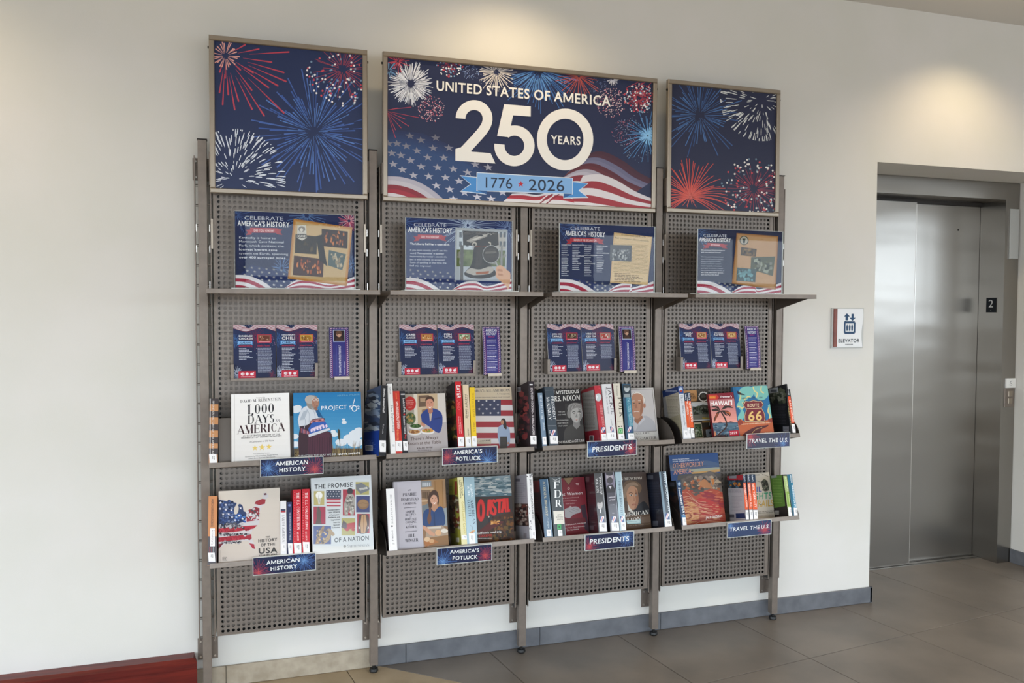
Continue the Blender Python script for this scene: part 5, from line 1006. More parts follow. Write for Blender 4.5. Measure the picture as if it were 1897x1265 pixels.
# ---- upper potluck
bk('b1', 'white New England cookbook spine, tall, leftmost on upper potluck shelf', 'e8e6e2', 'eeedeb', lambda k: k.T('FOWLER', 190, 158, 196, 240, 17, '55555a').T('New England Invite', 206, 370, 228, 670, 26, '4a4a50'), None, None, (205, 795, 264, 870))
bk('b2', 'red cookbook spine with gold top, between white and black spines', 'c03428', 'c4372c', lambda k: k.T('BOONE', 262, 235, 266, 300, 12, 'e8a040').T('MY CREOLE CALIFORNIA', 262, 328, 282, 640, 30, 'f2e0da', 'b').greek(275, 650, 300, 770, 8, 'e8905a', .5, .2), None, None, (258, 772, 332, 890))
bk('b3', 'black soul food spine left of the smiling man cookbook', '26242a', '26242a', lambda k: k.R(322, 238, 366, 252, 'c8c4c4').T('Louis to Fork', 344, 290, 352, 450, 22, 'f0ecec', 'b').R(352, 465, 368, 482, 'c83030').T('Southern Classics', 348, 490, 362, 690, 22, 'd8d4d4', 'b').T('Ray', 366, 700, 370, 750, 18, 'c83030', 'b'), None, None, (344, 775, 398, 880))
def c_table(k):
    k.G(355, 230, 870, 900, 'b8b0a8', 'c4bcb8').R(365, 240, 470, 560, 'a89e90').P([(465, 240), (505, 240), (515, 560), (480, 590)], 'd8cfc0').P([(505, 240), (735, 236), (745, 600), (515, 600)], 'c0a888').P([(520, 260), (640, 255), (642, 380), (525, 390)], '6a5444').P([(540, 290), (605, 287), (608, 330), (542, 335)], 'a88c70').P([(735, 236), (830, 232), (850, 600), (745, 600)], 'cfc8c0').P([(560, 420), (640, 400), (640, 560), (560, 580)], '8c6c50')
    k.E(430, 520, 60, 70, '5c6a44').mottle(385, 470, 470, 580, 40, ['6c7a4c', 'b08c50', '3c4a2c'], 14)
    k.P([(395, 650), (560, 590), (840, 560), (860, 900), (400, 900)], 'b0a8a8')
    k.P(spline([(545, 480), (590, 430), (640, 410), (690, 405), (745, 425), (790, 480), (790, 600), (760, 680), (700, 660), (640, 610), (560, 560)]), '2c3f80').P([(640, 440), (680, 430), (665, 540), (650, 560)], 'b8a898').P([(690, 520), (780, 500), (775, 520), (695, 535)], '24346c').P([(545, 560), (600, 590), (590, 620), (550, 600)], 'c08870')
    k.E(648, 310, 50, 38, '4a3428'); k.P([(625, 400), (680, 395), (685, 445), (655, 470), (630, 450)], 'a8705c').E(648, 355, 44, 62, 'c88c74').P(spline([(602, 330), (605, 290), (640, 268), (685, 280), (696, 335), (685, 305), (650, 298), (615, 305)]), '4a3428').E(630, 342, 5, 4, '2c1c18').E(666, 340, 5, 4, '2c1c18').P([(648, 345), (656, 372), (642, 373)], 'b07860').P([(626, 385), (650, 392), (675, 382), (652, 408)], 'f0e8e0')
    for cx, cy, a in ((488, 605, ('3c5a2c', '50703c', '2a4420')), (475, 670, ('b88c58', 'd0a878', '8c5c38')), (625, 658, ('c89048', '6c8c44', 'e0b060', 'a84c30'))): k.E(cx, cy+10, 78, 32, 'dcd8d6').E(cx, cy, 66, 22, a[0]).mottle(cx-45, cy-14, cx+45, cy+12, 26, a, 12)
    k.E(424, 350, 68, 80, 'b82c28').T('WELCOMING', 385, 325, 460, 320, 11, 'f0c0b0').T('RECIPES FROM', 380, 350, 465, 345, 11, 'f0c0b0').T('HEART & THE', 382, 374, 462, 370, 11, 'f0c0b0').T('FARM', 400, 400, 445, 397, 11, 'f0c0b0')
    k.T("There's Always", 430, 770, 742, 748, 36, '5a4640').T('Room at the Table', 400, 822, 780, 802, 38, '5a4640').T('KALEB WYSE', 506, 866, 680, 855, 18, '4a3c38', 'b').greek(512, 874, 672, 886, 1, '6a5c58')
bk('b4', 'cookbook with a smiling man in a blue shirt behind bowls', 'b8b0aa', 'bcb4ae', c_table)
bk('b5', 'bright red spine with bold white block lettering', 'c42028', 'c8222c', lambda k: k.T('EATER', 950, 145, 962, 292, 42, 'f4f0f0', 'b').T('LAND', 958, 308, 966, 425, 36, 'e07070').T('Recipes and Stories from', 972, 500, 984, 690, 12, 'f0d8d8').T('Across the United States', 990, 500, 1004, 690, 12, 'f0d8d8'), lambda k: k.mottle(820, 330, 940, 760, 90, ['6a5030', '3c2418', 'a08040', '50582c', '7c3c20'], 34).R(845, 190, 880, 235, '4a4440').greek(830, 260, 930, 330, 6, '6a6468', .3, .3), '2c2226', (966, 730, 1034, 835))
bk('b6', 'cream cookbook spine between the red and yellow spines', 'd8c4a4', 'dcc9aa', lambda k: k.T('HARVEST DANES', 1046, 250, 1056, 520, 20, '3a3430', 'b').T('A Country House Cookbook', 1066, 255, 1080, 500, 14, '4a4440', '', it=.1).T('MANN', 1075, 640, 1082, 720, 16, '3a3430', 'b'), None, None, (1052, 730, 1116, 840))
bk('b7', 'yellow cookbook spine beside the ALL AMERICAN flag book', 'e0b820', 'e6c028', lambda k: k.T('NELLY on the RANGE', 1124, 230, 1140, 505, 24, 'a8842c', 's').T('MILLER', 1138, 560, 1146, 670, 20, 'a8842c', 's'), None, None, (1122, 722, 1180, 835))
def c_ama(k):
    k.R(1070, 150, 1640, 920, 'cfc0a8').R(1070, 305, 1640, 500, '333c5c')
    for i, y in enumerate((308, 367, 428, 490, 555, 618, 682, 745, 805)):
        x0 = 1455 if y < 490 else 1070; k.Q((x0, y), (1640, y), (1640, y+64), (x0, y+64), ('9c2434', 'd9d5d8')[i % 2])
    k.up(); [k.star(x, y, 15, 'dcdce4') for x, y in ((1205, 322), (1292, 320), (1380, 320), (1248, 366), (1336, 366), (1422, 364), (1210, 412), (1294, 410), (1380, 408), (1252, 460), (1338, 458), (1424, 455))]
    k.T("GRAMMA'S ALL AMERICAN", 1075, 222, 1556, 212, 28, '3c3c50', 's').T('A Cookbook', 1408, 250, 1558, 247, 19, '3c3c50', 's').T('OVER 100 RECIPES FROM FAMILY TABLES COAST TO COAST', 1100, 288, 1560, 282, 10, '3c3c50', 'b')
    k.P(spline([(1418, 720), (1420, 640), (1440, 605), (1480, 590), (1530, 610), (1555, 650), (1560, 760), (1540, 830), (1440, 830)]), '9aacc8').P([(1445, 725), (1525, 725), (1530, 860), (1445, 860)], '34302e').P(spline([(1450, 560), (1465, 525), (1495, 520), (1515, 560), (1520, 640), (1490, 625), (1480, 590)]), '2a2222').E(1472, 562, 18, 26, 'b88468').S([(1462, 578), (1472, 580)], 4, '8c3c34').E(1540, 800, 12, 14, 'b88468')
    k.R(1100, 755, 1345, 808, 'c8bca8').T('EMMA LAHARNE', 1110, 788, 1335, 776, 16, '3c3c50', 'b').greek(1190, 794, 1330, 802, 1, '6a6a74')
bk('b8', 'ALL AMERICAN cookbook with a woman before flag stripes', 'cfc0a8', 'd2c4ac', c_ama, mat='gloss')
bk('b9', 'black SOUTHERN COOKING spine, rightmost on upper potluck shelf', '262024', '2a2228', lambda k: k.R(1780, 128, 1815, 142, 'e0dce0').T('SOUTHERN COOKING - GLOBAL FLAVORS', 1792, 170, 1816, 705, 24, 'dcd4d8', 'b'), lambda k: k.mottle(1610, 240, 1780, 820, 80, ['4a2c30', '6c3038', '241c20', '8c4040', '3c3438'], 34).R(1632, 165, 1680, 218, 'a8a4a8').greek(1636, 175, 1676, 210, 4, '3c383c', .5, 0).R(1615, 720, 1655, 805, '98949c'), '2a2026', (1784, 715, 1860, 810))
# ---- upper presidents
bk('c1', 'short light blue spine, leftmost on upper presidents shelf', '6a8298', '7088a0', lambda k: k.T('REAL LIFE AT THE', 196, 275, 215, 560, 24, 'dce4ea', 's').T('JENNER', 232, 600, 240, 700, 18, 'cfd8e0'), lambda k: k.P([(40, 300), (225, 220), (225, 300), (60, 380)], '3a3434'), '3c4450', (226, 775, 272, 868), 'gloss')
bk('c2', 'slate blue spine with white sideways lettering, upper presidents shelf', '2c3a48', '34424f', lambda k: k.T('McKINLEY', 275, 295, 305, 575, 34, 'e4e6e8', 's').T('PRESIDENT', 330, 290, 362, 572, 34, 'e4e6e8').L(262, 215, 366, 212, 2, '8c98a4', up=True).L(295, 645, 392, 642, 2, 'c8ccd0').greek(312, 700, 325, 740, 3, 'e0e0e0', .6, 0) and flagsticker(k, 328, 692), None, None, (316, 770, 412, 862), 'gloss')
def c_nix(k):
    k.R(260, 180, 760, 930, '2c2a2c').P([(500, 380), (720, 340), (745, 860), (520, 860)], '3a3838')
    k.T('THE', 300, 262, 375, 258, 40, 'e8e6e4', 'b').T('MYSTERIOUS', 392, 264, 668, 246, 44, 'ecebe8', 'b').T('MRS. NIXON', 318, 350, 680, 332, 66, 'ecebe8', 'b')
    person(k, 640, 505, 95, 'b9b7b4', '8c8a88', '4a4846', 'bun', '8e8c8a', '2c2a2a', True, .75); [k.S(spline([(545+i*18, 470-i*14), (560+i*22, 400-i*4), (610+i*18, 375+i*3)]), 5, ('b4b2b0', '747270')[i % 2]) for i in range(7)]
    for i, (s_, x0, x1) in enumerate((('THE LIFE', 418, 498), ('AND TIMES', 412, 512), ('', 0, 0), ("OF WASHINGTON'S", 392, 540), ('MOST PRIVATE', 410, 538), ('FIRST LADY', 422, 528))):
        if s_: k.T(s_, x0, 484+34*i, x1, 480+34*i, 14, 'c8c6c4', 'b')
    k.T('HEATH HARDAGE LEE', 330, 868, 734, 834, 32, 'e4e2e0', 'b')
bk('c3', 'black and white portrait book of a laughing woman, facing out', '2a282a', '2c2a2c', c_nix, mat='print')
bk('c4', 'red biography spine with a large back cover showing', 'a82030', 'b42838', lambda k: k.T('A', 905, 170, 905, 200, 30, 'd84858', 's').E(905, 300, 38, 48, 'c4ccd0').P([(870, 260), (900, 290), (880, 340)], 'e8e8ec').T('DOROTHY MASTERS', 916, 390, 958, 650, 34, 'e0a8a8', 's') and flagsticker(k, 935, 660, 48, 66), lambda k: k.P([(705, 250), (850, 210), (905, 690), (745, 715)], 'a09c98').greek(720, 270, 870, 690, 26, '6a6460', .35, .1).R(798, 760, 850, 830, 'e0d8d8').R(806, 768, 842, 822, '605858'), 'a02234', (940, 740, 1008, 828), 'gloss')
bk('c5', 'wide white spine with thin sideways script, upper presidents shelf', 'd4d4d6', 'd9d9dc', lambda k: k.T('JACKIE', 1010, 170, 1062, 505, 46, '54545a').T('Public, Private, Secret', 982, 190, 1022, 500, 22, '7c7c84', '', it=.1).T('LEE TARABORRELLI', 1050, 560, 1070, 650, 12, '4a4a50') and flagsticker(k, 1046, 655, 42, 62), None, None, (1010, 730, 1120, 818), 'gloss')
bk('c6', 'cream biography spine with a green square sticker', 'd2ccbc', 'd6d0c2', lambda k: k.T('POLK', 1140, 300, 1165, 545, 46, '4c4438', 's').T('Borneman', 1118, 160, 1128, 280, 22, '6a6458').L(1135, 590, 1190, 588, 3, '5a5448', up=True).E(1155, 655, 10, 8, '4a443c').E(1188, 652, 10, 8, '4a443c').R(1150, 675, 1202, 738, '3c9c50').R(1160, 688, 1192, 726, 'b0d8b0').R(1168, 698, 1184, 716, '3c9c50'), lambda k: k, '7c2838', (1150, 748, 1222, 815), 'gloss')
bk('c7', 'blue biography spine with a small portrait on top', '1c4058', '28506c', lambda k: k.R(1200, 150, 1300, 300, '16303f').E(1250, 195, 32, 42, 'b4bcc0').E(1250, 165, 34, 20, '3a4248').P([(1215, 260), (1285, 255), (1290, 300), (1215, 300)], '8c989c').P([(1235, 300), (1298, 300), (1330, 650), (1270, 650)], '2f7c94').T('THE CITIZEN PRESIDENTS', 1252, 310, 1285, 640, 36, '9cc0cc', 'b') and flagsticker(k, 1255, 655, 48, 66), lambda k: k, '16242e', (1262, 735, 1336, 815), 'gloss')
def c_car(k):
    k.R(1150, 170, 1650, 890, 'c9c6c2').P([(1190, 205), (1560, 195), (1612, 708), (1245, 725)], '4a4442').P([(1194, 209), (1556, 199), (1608, 703), (1249, 720)], 'c8c4c4')
    k.P(spline([(1240, 720), (1260, 600), (1330, 560), (1400, 610), (1460, 520), (1560, 570), (1600, 640), (1608, 702)]), 'b2b2b8').P([(1340, 600), (1400, 625), (1450, 590), (1440, 520), (1345, 530)], 'a07058').P([(1330, 570), (1385, 640), (1350, 715), (1310, 640)], 'c4c4ca').P([(1450, 540), (1475, 560), (1400, 640), (1385, 620)], 'c4c4ca')
    k.E(1376, 322, 92, 94, 'e6e2dc').S(spline([(1292, 350), (1300, 290), (1350, 240), (1420, 245), (1466, 310), (1470, 380)]), 5, 'aaa49c').E(1465, 400, 14, 30, 'b07c64').P(spline([(1305, 340), (1320, 270), (1380, 250), (1440, 280), (1452, 370), (1445, 470), (1410, 540), (1360, 555), (1310, 500), (1295, 420)]), 'bc8a70').P([(1420, 300), (1450, 370), (1445, 470), (1410, 530), (1415, 420)], 'a07058')
    k.S([(1315, 345), (1345, 340)], 7, 'd0c8c0').S([(1385, 338), (1420, 338)], 7, 'd0c8c0').E(1335, 372, 13, 6, '504840').E(1402, 370, 13, 6, '504840').P([(1362, 360), (1380, 430), (1345, 432)], 'a87660').S([(1335, 475), (1365, 470), (1400, 474)], 8, 'e0d4cc').S([(1330, 468), (1365, 464), (1405, 468)], 4, '7c4c40').S([(1315, 440), (1325, 470)], 4, '9c6c58').S([(1420, 435), (1412, 470)], 4, '8c6050').S([(1330, 400), (1350, 405)], 3, '9c6c58')
    k.T('A FULL LIFE', 1300, 757, 1525, 736, 20, '4a4648', 's').L(1330, 775, 1510, 765, 2, '8c8480', up=True).T('JIMMY CARTER', 1240, 830, 1610, 800, 32, '4a4446', 's')
bk('c8', 'white book with a framed portrait of an old man in a pale shirt', 'c4c0bc', 'c9c6c2', c_car)
# ---- upper travel
bk('d1', 'white and navy travel spine with its text-covered back cover showing', 'c8ccd4', 'cfd2d8', lambda k: k.R(295, 155, 375, 255, '2c4c8c').E(334, 205, 22, 28, 'b0c0d8').P([(320, 215), (350, 210), (350, 235), (322, 240)], 'a83c34').T('Blue Ridge', 330, 275, 358, 500, 30, '3c4858', 's').T('and Smoky Mtns.', 362, 520, 376, 640, 20, '3c4858').L(372, 670, 382, 750, 4, '707888', up=True), lambda k: k.P([(109, 224), (301, 163), (310, 235), (120, 300)], '22386c').P([(150, 290), (310, 235), (330, 500), (190, 560)], 'b0a898').P([(190, 560), (330, 500), (364, 822), (168, 859)], '9c947c').greek(165, 290, 320, 640, 24, '76705f', .35, .15).greek(150, 215, 290, 240, 2, 'c0c8dc', .4, .1), '8a8a8c', (366, 700, 420, 790))
bk('d2', 'thin orange and white guide spine left of NEW ORLEANS', 'd0d0d2', 'd8d8da', lambda k: k.R(370, 245, 412, 345, '22344c').T('Fodors', 384, 260, 390, 325, 18, 'e8e8ec', 'b').P([(378, 345), (414, 345), (446, 665), (408, 665)], 'd85a2c').T('FLORIDA', 396, 355, 412, 510, 22, 'f0dcd0', 'b'), None, None, (416, 672, 456, 790), hard=False)
bk('d3', 'orange NEW ORLEANS guide spine with navy top', '22344c', '22344c', lambda k: k.T("Fodor's", 424, 250, 432, 325, 20, 'e8e8ec', 'b').P([(408, 342), (454, 340), (492, 662), (445, 664)], 'e05c28').T('NEW ORLEANS', 430, 352, 462, 595, 26, 'f8e4d8', 'b'), None, None, (452, 672, 503, 788), hard=False)
def c_ham(k):
    k.R(250, 190, 760, 870, '3a332c').P([(270, 215), (530, 208), (535, 345), (290, 355)], '8c6a48').P([(340, 222), (515, 212), (530, 245), (528, 320), (510, 345), (360, 350)], 'b48454').T('HISTORICAL', 365, 285, 500, 275, 30, '3a2c20', 'b').T('OUNTIES', 385, 325, 510, 312, 32, '3a2c20', 'b')
    k.E(608, 292, 58, 58, 'd8d4d0').E(608, 292, 48, 48, '26241f').greek(580, 270, 640, 310, 4, '8c8880', .3, .2); [k.E(608+56*math.cos(a), 292+56*math.sin(a), 7, 7, 'd8d4d0', 8, False) for a in [2*PI*i/14 for i in range(14)]]
    k.P([(460, 362), (685, 352), (715, 572), (480, 588)], 'd0cfcb').P([(470, 375), (676, 366), (704, 558), (486, 574)], '54564e').P([(470, 375), (676, 366), (680, 400), (600, 385), (530, 415), (475, 410)], 'c8ccd0').mottle(490, 410, 680, 500, 60, ['3a4032', '5c6450', '74786c', '2c2e26'], 18).P([(486, 510), (700, 500), (706, 560), (488, 574)], '7c7a6c').P([(590, 540), (690, 545), (700, 558), (600, 562)], 'b09848')
    k.P([(495, 605), (580, 600), (610, 790), (510, 800)], 'c8b89c').P([(500, 625), (575, 618), (600, 780), (512, 790)], '3c4c30').mottle(515, 640, 585, 770, 40, ['5c7048', '2c3820', '98a080', 'b0b4a8'], 14).P([(600, 665), (700, 655), (715, 690), (610, 700)], '4a3020').P([(635, 690), (725, 682), (740, 770), (645, 778)], '9aa0a4').P([(642, 695), (720, 688), (732, 762), (652, 770)], '808890').star(688, 728, 22, '30343a', up=True).S([(686, 380), (672, 520), (680, 640)], 4, 'd8d8d8')
    k.P([(590, 590), (700, 585), (702, 600), (592, 606)], 'a07c48')
bk('d4', 'dark guide with framed photos and a ticket, behind HAWAII', '3a332c', '3a332c', c_ham, hard=False)
def c_haw(k):
    k.G(660, 320, 1060, 620, 'b06c70', 'e8a090', 10).P([(715, 610), (1030, 600), (1055, 790), (745, 812)], '3c5468').G(735, 615, 1045, 720, '587488', '33485c', 6).P([(770, 612), (810, 592), (850, 608)], '6a4c50').P([(880, 605), (940, 586), (990, 604)], '7a5454')
    k.mottle(740, 630, 1030, 760, 60, ['4c6c80', '2c4054', '7c8c98'], 9, 3); k.P([(742, 700), (760, 735), (750, 812), (740, 812)], 'c87c50').P([(740, 770), (800, 745), (880, 760), (940, 800), (930, 812), (742, 812)], '241c20').mottle(745, 755, 930, 800, 40, ['5c2030', '1c161a', '3c1c24'], 9)
    k.S(spline([(815, 465), (850, 520), (880, 580), (888, 640), (860, 690), (800, 740), (770, 785)]), 17, '3a2420')
    for q in (((815, 460), (760, 430), (700, 450), (730, 470)), ((815, 460), (770, 480), (735, 560), (738, 600), (780, 530)), ((815, 460), (790, 410), (730, 400), (690, 420), (760, 425)), ((820, 455), (860, 400), (930, 400), (975, 430), (900, 425)), ((820, 455), (900, 460), (945, 500), (930, 530), (880, 490)), ((820, 460), (860, 475), (905, 520), (880, 520))): k.P(list(q), '342824')
    k.P([(865, 470), (935, 480), (935, 520), (910, 495)], 'b0582c').P([(760, 500), (790, 490), (760, 570), (742, 590)], '8c4428')
    k.P([(668, 255), (970, 238), (985, 315), (675, 328)], '7c1c2c').P([(672, 270), (770, 268), (795, 298), (775, 326), (675, 328)], 'c03428').greek(682, 282, 760, 318, 3, 'f0c040', .5, .1).T("Frommer's", 815, 306, 952, 300, 26, 'f4ecec', 'b').T("HAWAI'I", 692, 402, 955, 390, 58, 'f8f4f2', 'b').P([(918, 705), (1032, 697), (1042, 765), (928, 772)], 'b01c34').T('2025', 930, 748, 1015, 742, 30, 'f8f0f0', 'b')
bk('d5', "HAWAI'I guide with a palm against a pink sky", '8c2030', 'c88478', c_haw, hard=False)
def c_66(k):
    k.R(950, 150, 1480, 800, '2a6c9c').P([(955, 165), (1000, 170), (1090, 790), (1050, 795)], '24608c')
    for q in (((1030, 260), (1060, 190), (1150, 165), (1230, 200), (1200, 290), (1130, 330), (1080, 420), (1110, 520), (1050, 600), (1025, 540), (1060, 460), (1010, 400), (1040, 340)), ((1200, 165), (1375, 160), (1400, 260), (1340, 330), (1260, 320), (1220, 260)), ((1390, 400), (1440, 380), (1450, 560), (1410, 560))): k.P(spline([*q, q[0]], 3), '78b8b0')
    for q in (((1050, 230), (1060, 290), (1040, 340)), ((1080, 360), (1100, 400), (1080, 430), (1040, 410), (1015, 420)), ((1210, 170), (1225, 220), (1260, 250), (1250, 300)), ((1310, 165), (1305, 220), (1340, 250)), ((1100, 330), (1150, 290), (1180, 300)), ((1400, 420), (1390, 470), (1415, 520), (1405, 560))): k.S(spline(list(q), 4), 14, 'd8cc8c')
    k.P([(1020, 585), (1060, 560), (1100, 590), (1150, 575), (1300, 590), (1440, 560), (1480, 800), (1060, 810)], 'b8603c').P([(1020, 590), (1050, 560), (1080, 590), (1090, 620), (1040, 640)], '8c3c30').P([(1390, 560), (1440, 545), (1450, 600), (1400, 610)], '8c3c30')
    k.P(spline([(1060, 790), (1120, 720), (1230, 660), (1350, 640), (1395, 632), (1380, 655), (1310, 690), (1290, 760), (1280, 800)]), '54282c').S(spline([(1190, 745), (1240, 690), (1320, 660)]), 5, 'd8b070')
    k.P([(1010, 215), (1050, 240), (1120, 275), (1060, 270), (1025, 262)], '2c2430').T('HERE WE ARE . . . ON', 1072, 322, 1322, 308, 19, '2c3440', 'b')
    sh = [(1115, 345), (1160, 352), (1215, 335), (1270, 350), (1310, 342), (1335, 385), (1312, 425), (1350, 500), (1358, 560), (1350, 590), (1110, 596), (1106, 520), (1128, 450), (1090, 390)]
    k.P([(cx_ + (cx_-1225)*.05, cy_+(cy_-470)*.05) for cx_, cy_ in sh], '3c1c20').P(sh, 'e0c8a0').P([(cx_-(cx_-1225)*.045, cy_-(cy_-470)*.045) for cx_, cy_ in sh], '742c34').L(1118, 438, 1308, 430, 5, 'e0c8a0', up=True)
    k.T('ROUTE', 1142, 416, 1280, 410, 38, 'e8d4b0', 'b').T('66', 1152, 582, 1318, 574, 118, 'e0bc74', 'b').T("A JOURNEY DOWN AMERICA'S MAIN STREET", 1070, 632, 1420, 610, 13, 'f0d8b8', 'b').T('Jim Hinckley', 1350, 730, 1440, 724, 12, 'f0d8b8')
bk('d6', 'ROUTE 66 book with a shield on teal clouds', '24608c', '2a6c9c', c_66)
bk('d7', 'thin black spine with a black back cover right of ROUTE 66', '18181a', '1c1c1e', lambda k: k.T('WILDERNESS', 1613, 330, 1668, 640, 14, 'b0985c', 'b'), lambda k: k.mottle(1400, 200, 1600, 360, 70, ['2c3428', '1c201c', '4c5040', '6a6c60'], 26).P([(1405, 195), (1510, 178), (1520, 235), (1412, 252)], '9ca0a4').R(1425, 205, 1500, 235, '50545a').greek(1440, 390, 1620, 630, 13, '3c3c42', .35, .15).R(1575, 650, 1645, 710, '8c8c94').greek(1580, 655, 1640, 700, 4, '303034', .5, 0), '17181c', None)
bk('d8', 'orange and black guide spine, rightmost on upper travel shelf', '1c1c20', '1c1c20', lambda k: k.T('Lonely', 1630, 205, 1640, 275, 16, 'e0e0e4').P([(1624, 290), (1662, 288), (1712, 612), (1675, 615)], 'dc5430').T('CALIFORNIA', 1644, 330, 1690, 600, 22, 'f4dcd0', 'b'), None, None, (1676, 625, 1726, 728), hard=False)
# ---- lower American history
bk('e1', 'orange over grey spine with a white oval label, far left, lower history shelf', 'c07848', 'c88450', lambda k: k.R(70, 720, 185, 1010, '4a464c').T('AMERICAN EXPERIENCE SOURCEBOOK', 118, 345, 112, 625, 24, '4a3830', 'b').R(104, 640, 152, 820, 'f0eeee').T('RETHINKING', 120, 655, 116, 810, 14, '6a2c4c').T('history', 140, 660, 136, 800, 9, '8c8c90').R(95, 825, 100, 885, '8c3040').R(115, 825, 120, 885, '8c3040').R(135, 825, 140, 885, 'a8a8ac'), None, None, (84, 885, 150, 975), 'gloss')
def c_usa(k):
    k.G(185, 230, 815, 1005, 'd2c8bc', 'c6bab0').L(206, 860, 207, 985, 3, 'a89c90', up=True)
    M_ = spline([(186, 352), (240, 356), (285, 372), (330, 380), (372, 388), (352, 430), (345, 480), (362, 500), (380, 470), (382, 420), (400, 395), (430, 420), (440, 470), (470, 482), (500, 450), (550, 420), (560, 370), (600, 350), (628, 345), (640, 290), (668, 285), (690, 325), (660, 350), (655, 400), (620, 430), (600, 490), (598, 560), (590, 600), (545, 640), (515, 690), (520, 740), (550, 800), (556, 850), (530, 845), (500, 810), (490, 770), (440, 765), (400, 775), (350, 790), (320, 800), (280, 790), (230, 820), (190, 850), (175, 840), (178, 600)], 2)
    k.P(M_, 'c9c4c6')
    def inside(P_, c_): k.P(P_, c_)
    inside(spline([(186, 352), (285, 372), (372, 388), (350, 430), (345, 490), (365, 505), (380, 470), (385, 410), (405, 396), (432, 420), (440, 470), (470, 485), (455, 560), (400, 590), (330, 620), (180, 625)], 2), '2c3c64')
    inside([(470, 482), (555, 425), (600, 440), (598, 480), (500, 500), (455, 490)], '8c2430'); inside([(550, 395), (565, 368), (628, 345), (662, 350), (655, 395), (600, 410)], '983038'); inside([(470, 530), (598, 510), (592, 560), (470, 575)], 'a0283a')
    inside([(180, 645), (340, 625), (580, 610), (540, 645), (340, 680), (180, 685)], 'a82434'); inside([(180, 735), (340, 715), (516, 700), (522, 745), (340, 765), (180, 780)], 'a02434'); inside([(495, 790), (545, 800), (556, 850), (530, 845)], 'a02838'); inside([(176, 800), (240, 790), (190, 850), (175, 842)], '701c28'); inside([(642, 292), (668, 286), (672, 306), (645, 308)], '5c3038')
    r = k.rnd
    for (x0, y0, x1, y1, cs, n_) in ((190, 365, 340, 620, ['1f2c50', '40568c', '2c4478', '6a7898', '16203c'], 90), (345, 500, 460, 580, ['2c54a0', '4878b8', '1f2c50', '88a8d0'], 40), (190, 590, 440, 640, ['8c8a90', '2c2c34', 'b8b4b8', '55555e'], 60), (190, 690, 500, 712, ['4c484e', 'c8c4c8', '8c888c', '2c2a30'], 50), (230, 770, 420, 790, ['4c484e', '9c989c', '2c2a30'], 36), (470, 445, 590, 560, ['c4c0c4', '4a464c', '8c3038', 'd8d4d6'], 60), (200, 650, 520, 670, ['8c1c2c', 'b83444'], 26), (200, 740, 510, 755, ['8c1c2c', 'b83444'], 24)): k.mottle(x0, y0, x1, y1, n_, cs, 11, 1.4)
    k.up(); [k.star(x, y, 15, 'dcdce6') for x, y in ((208, 385), (262, 405), (318, 460), (395, 515), (205, 445), (235, 500), (325, 530), (430, 545), (262, 455), (290, 500), (355, 560), (410, 440))]
    k.E(372, 455, 18, 46, 'cdc3b8', rot=.15)
    K = '2c2828'; k.T('THE', 662, 736, 706, 732, 15, K, 'b').T('HISTORY', 588, 783, 778, 768, 32, K, 'b').T('OF THE', 612, 822, 756, 812, 28, K, 'b').T('USA', 592, 895, 780, 884, 56, K, 'b').T('YEAR BY YEAR', 592, 924, 780, 910, 18, K, 'b').R(230, 930, 275, 962, K).R(233, 933, 272, 959, 'c6bab0').T('DK', 240, 955, 266, 954, 16, K, 'b')
bk('e2', 'THE HISTORY OF THE USA book with a flag-filled map', 'c8bcb0', 'cec4b8', c_usa)
bk('e3', 'thin white spine with a little flag, beside the map book', 'dcdadb', 'e2e0e2', lambda k: k.R(814, 448, 862, 482, '3a4058').R(814, 466, 862, 482, 'a83440').T('EARTH AMERICA', 826, 505, 832, 780, 24, '6a686c', 's'), None, None, (822, 800, 858, 870))
bk('e4', 'slim navy spine between the white and red spines', '22284c', '242b50', lambda k: k.E(902, 410, 14, 12, '6a7cb0').T('THE SHORTEST HISTORY OF THE U.S.', 898, 480, 902, 760, 16, 'b8bccc', 'b'), None, None, (884, 790, 930, 900))
def spc(k, x0=0):
    k.up()
    for q in range(22): k.E(954+x0, 280+q*26, 3, 3, 'f0d0d0', 6, False)
    k.T('THE U.S. CONSTITUTION', 972+x0, 282, 978+x0, 655, 26, 'f6e4e4', 's').T('READER', 976+x0, 675, 980+x0, 765, 16, 'f0d0d0', 's')
bk('e5', 'left of two identical red Constitution spines', 'b81c2c', 'c4202f', spc, None, None, (944, 785, 1018, 898))
bk('e6', 'right of two identical red Constitution spines, beside THE PROMISE', 'b81c2c', 'c4202f', lambda k: spc(k, 84), None, None, (1034, 780, 1100, 888))
